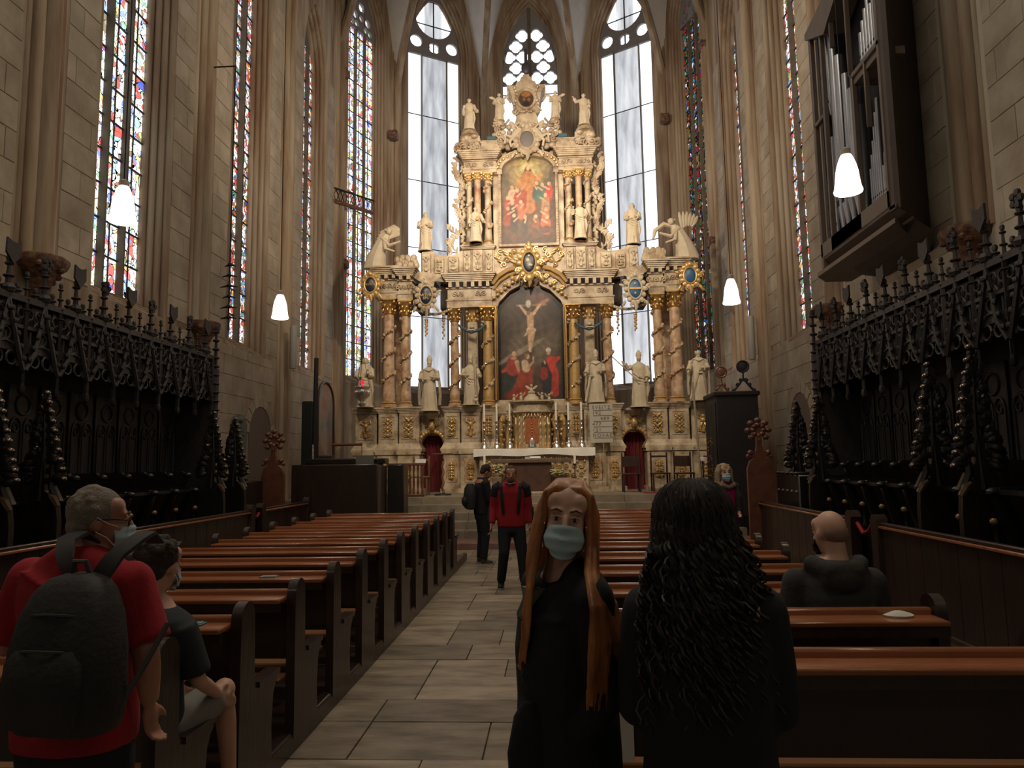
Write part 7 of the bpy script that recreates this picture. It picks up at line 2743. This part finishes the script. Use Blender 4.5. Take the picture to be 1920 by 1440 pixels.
# ---------------------------------------------------------------- young woman with long ginger hair and mask (front)
G = thing('person', 'young woman with long ginger hair, pale blue mask and black jacket, facing us', 'person', (.035, 2.25, 0.0), 0)
HG = HM((.0, -.02, 1.528), PI - .06, -.12, .02) @ Matrix.Diagonal((.90, .92, .93, 1))
RB = Matrix.Translation((-.01, .02, 0)) @ Euler((0, 0, 2.05)).to_matrix().to_4x4()          # the body is turned to the left of the picture
mb = MB()
head_prims(mb, HG)
mb.M = RB
torso(mb, scale_secs(STD, .955, .92, .95))
armsG = (((.165, 0, 1.31), (.20, -.03, 1.06), (.12, .04, .93)), ((-.165, 0, 1.31), (-.20, -.03, 1.06), (-.12, .04, .93)))
legsG = (((.085, 0, .84), (.09, .01, .46), (.09, -.02, .09)), ((-.085, 0, .84), (-.09, .01, .46), (-.09, -.02, .09)))
for s, (a, b, c_) in zip((1, -1), armsG):
    limb(mb, a, b, c_, (.045, .04, .034, .033, .024))
    hand_prims(mb, c_, Vector(c_) - Vector(b), (0, 0, 1), .7, .92)
for a, b, c_ in legsG:
    limb(mb, a, b, c_, (.08, .07, .05, .05, .034))
    mb.ell((c_[0], c_[1] + .06, .045), (.036, .1, .036), 10, 8)
fuse('body', mb, SKIN, G, .0065, 3)
face_parts(G, HG)
mask(G, HG)
# hair: a crown shell parted in the middle and long falling locks
mb = MB(); mb.M = HG
mb.ell((0, -.030, .038), (.087, .100, .097), 24, 16)
mb.ell((0, -.05, -.03), (.078, .07, .08), 16, 12)
rr = random.Random(12)
for s in (-1, 1):
    for i in range(26):
        q = i / 25
        y0 = .040 - .10 * q
        x1 = .086 + .012 * math.sin(q * 3) - (.012 if q < .15 else 0)
        y1 = .046 - .12 * q
        L_ = -.42 + rr.uniform(-.06, .05) - (.06 if s < 0 else .0)
        spread = (.012 + .02 * q) if s > 0 else (.045 + .12 * q)
        fw = .014 if s > 0 else .028
        fz = 0.0 if s > 0 else .07
        mb.tube([(s * .002, y0 * .95, .130 - .030 * (1 - q) ** 2), (s * .042, y0 * 1.08, .122 - .02 * (1 - q) ** 2), (s * .072, y1 * 1.1, .085), (s * x1, y1, .02), (s * (x1 + .008), y1 + fw * .5, -.07), (s * (x1 + .012), y1 + fw + fz * .6, -.14), (s * (.087 + spread * .55), y1 + fw * 2 + fz * 1.6, -.23), (s * (.08 + spread * .9 + rr.uniform(-.01, .01)), y1 + .03 + fz * 2.2, -.33), (s * (.075 + spread + rr.uniform(-.02, .02)), y1 + .01 + fz * 2.2, L_)],
                [.008, .0125, .013, .0135, .0135, .0135, .013, .010, .003], 7)
for i in range(16):
    x = -.07 + .14 * i / 15
    mb.tube([(x * .5, -.09, .11), (x, -.125, .03), (x * 1.2, -.125, -.1), (x * 1.4, -.11, -.25), (x * 1.5, -.10, -.42)], [.012, .018, .018, .017, .004], 7)
fuse('hair', mb, GINGER, G, .0055, 1)
mb = MB(); mb.M = RB
torso(mb, scale_secs([(.80, .195, .15, 0, 0), (.9, .19, .15, 0, 0), (1.05, .18, .145, 0, 0), (1.2, .19, .15, 0, 0), (1.31, .20, .135, 0, -.005), (1.38, .185, .108, 0, -.012), (1.42, .115, .085, 0, -.02), (1.45, .085, .07, 0, -.04)], .955, .96, 1.0))
for (a, b, c_) in armsG:
    limb(mb, a, b, Vector(b).lerp(Vector(c_), 1.05), (.064, .060, .052, .048, .046))
    mb.ell(tuple(a), .066, 12, 8)
    mb.tube([(0, -.03, 1.37), Vector((0, -.03, 1.37)).lerp(Vector(a), .55), a], [.06, .068, .066], 12)
    mb.ell(tuple(c_), (.045, .05, .05), 10, 8)
for i in range(6):
    mb.tube([(-.15, .09, .86 + .08 * i), (0, .145, .84 + .08 * i), (.15, .09, .88 + .07 * i)], .008, 5)
mb.tube([(.10, -.02, 1.36), (.075, .075, 1.33), (.0, .13, 1.24)], [.03, .022, .014], 8)
mb.tube([(-.10, -.02, 1.36), (-.075, .075, 1.33), (.0, .13, 1.24)], [.03, .022, .014], 8)
fuse('black_jacket', mb, BLK, G, .010, 3)
mb = MB(); mb.M = RB
mb.prism([(-.045, 1.33), (0, 1.235), (.045, 1.33)], 'y', .085, .125)
mb.build('grey_shirt_neckline', mat('grey_shirt', (.16, .15, .13), .9), G)
mb = MB(); mb.M = RB
torso(mb, scale_secs([(.74, .175, .135, 0, 0), (.9, .175, .13, 0, 0)], .955))
for a, b, c_ in legsG:
    limb(mb, a, b, (c_[0], c_[1], .1), (.095, .085, .066, .06, .05))
fuse('trousers', mb, BLK, G, .014, 4)
bg = thing('shoulder_bag', 'small black shoulder bag with dangling cords held by the ginger haired woman', 'bag', (-.085, 2.17, .72))
mb = MB()
mb.loft([[(rx * math.cos(a), ry * math.sin(a), z) for a in [2 * PI * j / 16 for j in range(16)]] for z, rx, ry in ((.02, .04, .025), (.06, .06, .04), (.16, .065, .042), (.26, .045, .035), (.30, .02, .02))])
mb.build('bag_body', BLK, bg)
for i in range(4):
    MB().tube([(-.04 + .02 * i, -.03, .06), (-.055 + .025 * i, -.035, -.05), (-.06 + .03 * i, -.03, -.14 - .02 * i)], .005, 5).build('cord', BLK, bg)
MB().tube([(0.02, .0, .28), (.06, -.02, .45), (.12, -.01, .6)], .009, 6).build('strap', BLK, bg)

# ---------------------------------------------------------------- woman with long dark curly hair seen from behind (front right)
W = thing('person', 'woman with very long dark curly hair in black coat, seen from behind', 'person', (.388, 2.0, 0.0), -.1)
HW = HM((-.02, .02, 1.51), .1, 0, 0)
mb = MB()
head_prims(mb, HW)
torso(mb, scale_secs(STD, .955, .95, .95))
armsW = (((.14, 0, 1.30), (.175, .02, 1.06), (.14, .17, .98)), ((-.14, 0, 1.30), (-.175, .02, 1.06), (-.12, .17, .98)))
for s, (a, b, c_) in zip((1, -1), armsW):
    limb(mb, a, b, c_, (.045, .04, .034, .033, .024))
    hand_prims(mb, c_, Vector(c_) - Vector(b), (0, 0, 1), .7, .92)
for a, b, c_ in legsG:
    limb(mb, a, b, c_, (.08, .07, .05, .05, .034))
    mb.ell((c_[0], c_[1] + .06, .045), (.036, .1, .036), 10, 8)
fuse('body', mb, SKIN, W, .009, 3)
face_parts(W, HW)
mb = MB()
torso(mb, scale_secs([(.55, .22, .17, 0, 0), (.75, .20, .16, 0, 0), (.95, .18, .145, 0, 0), (1.1, .17, .14, 0, 0), (1.25, .18, .14, 0, 0), (1.33, .175, .12, 0, -.005), (1.39, .13, .10, 0, -.012), (1.45, .09, .08, 0, -.02)], .955, 1.0, 1.0))
for (a, b, c_) in armsW:
    limb(mb, a, b, Vector(b).lerp(Vector(c_), .95), (.076, .072, .062, .058, .054))
    mb.ell(tuple(a), .076, 12, 8)
fuse('black_coat', mb, BLK, W, .012, 4)
mb = MB()
for a, b, c_ in legsG:
    limb(mb, a, b, (c_[0], c_[1], .1), (.095, .085, .066, .06, .05))
fuse('trousers', mb, BLK, W, .014, 3)
mb = MB()
mb.M = HW
mb.ell((0, -.02, .048), (.095, .108, .088), 20, 14)
mb.ell((0, -.06, -.08), (.095, .08, .15), 16, 12)
mb.ell((.01, -.09, -.22), (.11, .06, .15), 16, 12)
mb.ell((.02, -.10, -.30), (.10, .045, .12), 16, 12)
rr = random.Random(21)
for i in range(560):
    a = rr.uniform(-.35, PI + .35)           # round the back of the head
    w = .125 * rr.uniform(.3, 1.15)
    L_ = rr.uniform(.30, .52) - .1 * (i % 3 == 0)
    pts, rad = [], []
    ph = rr.uniform(0, 6)
    n = 26
    rad0 = rr.uniform(.97, 1.06)
    back = -.045 - .105 * rr.uniform(.75, 1.1) * max(.25, math.sin(max(.05, min(PI - .05, a))))
    lat0 = rr.uniform(.15, 1.5)
    for k_ in range(9):
        lat = 1.5 - (1.5 + .1) * k_ / 8
        if lat > lat0:
            continue
        pts.append((.098 * rad0 * math.cos(a) * math.cos(lat) + .003 * math.cos(ph + k_ * 2), -.02 - .111 * rad0 * math.sin(a) * math.cos(lat) + .003 * math.sin(ph + k_ * 2), .05 + .090 * rad0 * math.sin(lat)))
        rad.append(.0058)
    p0 = Vector(pts[-1]) if pts else Vector((.098 * math.cos(a), -.02 - .11 * math.sin(a), .04))
    for k_ in range(1, n + 1):
        t = k_ / n
        q = min(1, t * 1.5)
        q = q * q * (3 - 2 * q)
        sx = p0.x + (math.cos(a) * w * (.86 if math.cos(a) > 0 else 1) - p0.x) * q + .04 * t * math.cos(a) + .022 * t
        sy = p0.y + (back - p0.y) * min(1, q * 1.5)
        z = p0.z - L_ * t
        am_ = .004 + .010 * t
        pts.append((sx + am_ * math.cos(ph + t * 34), sy + am_ * math.sin(ph + t * 34) - .006 * t, z))
        rad.append(.0045 * (1 - .6 * t) + .0014)
    mb.tube(pts, rad, 4)
mb.build('curly_hair', DARKH, W)
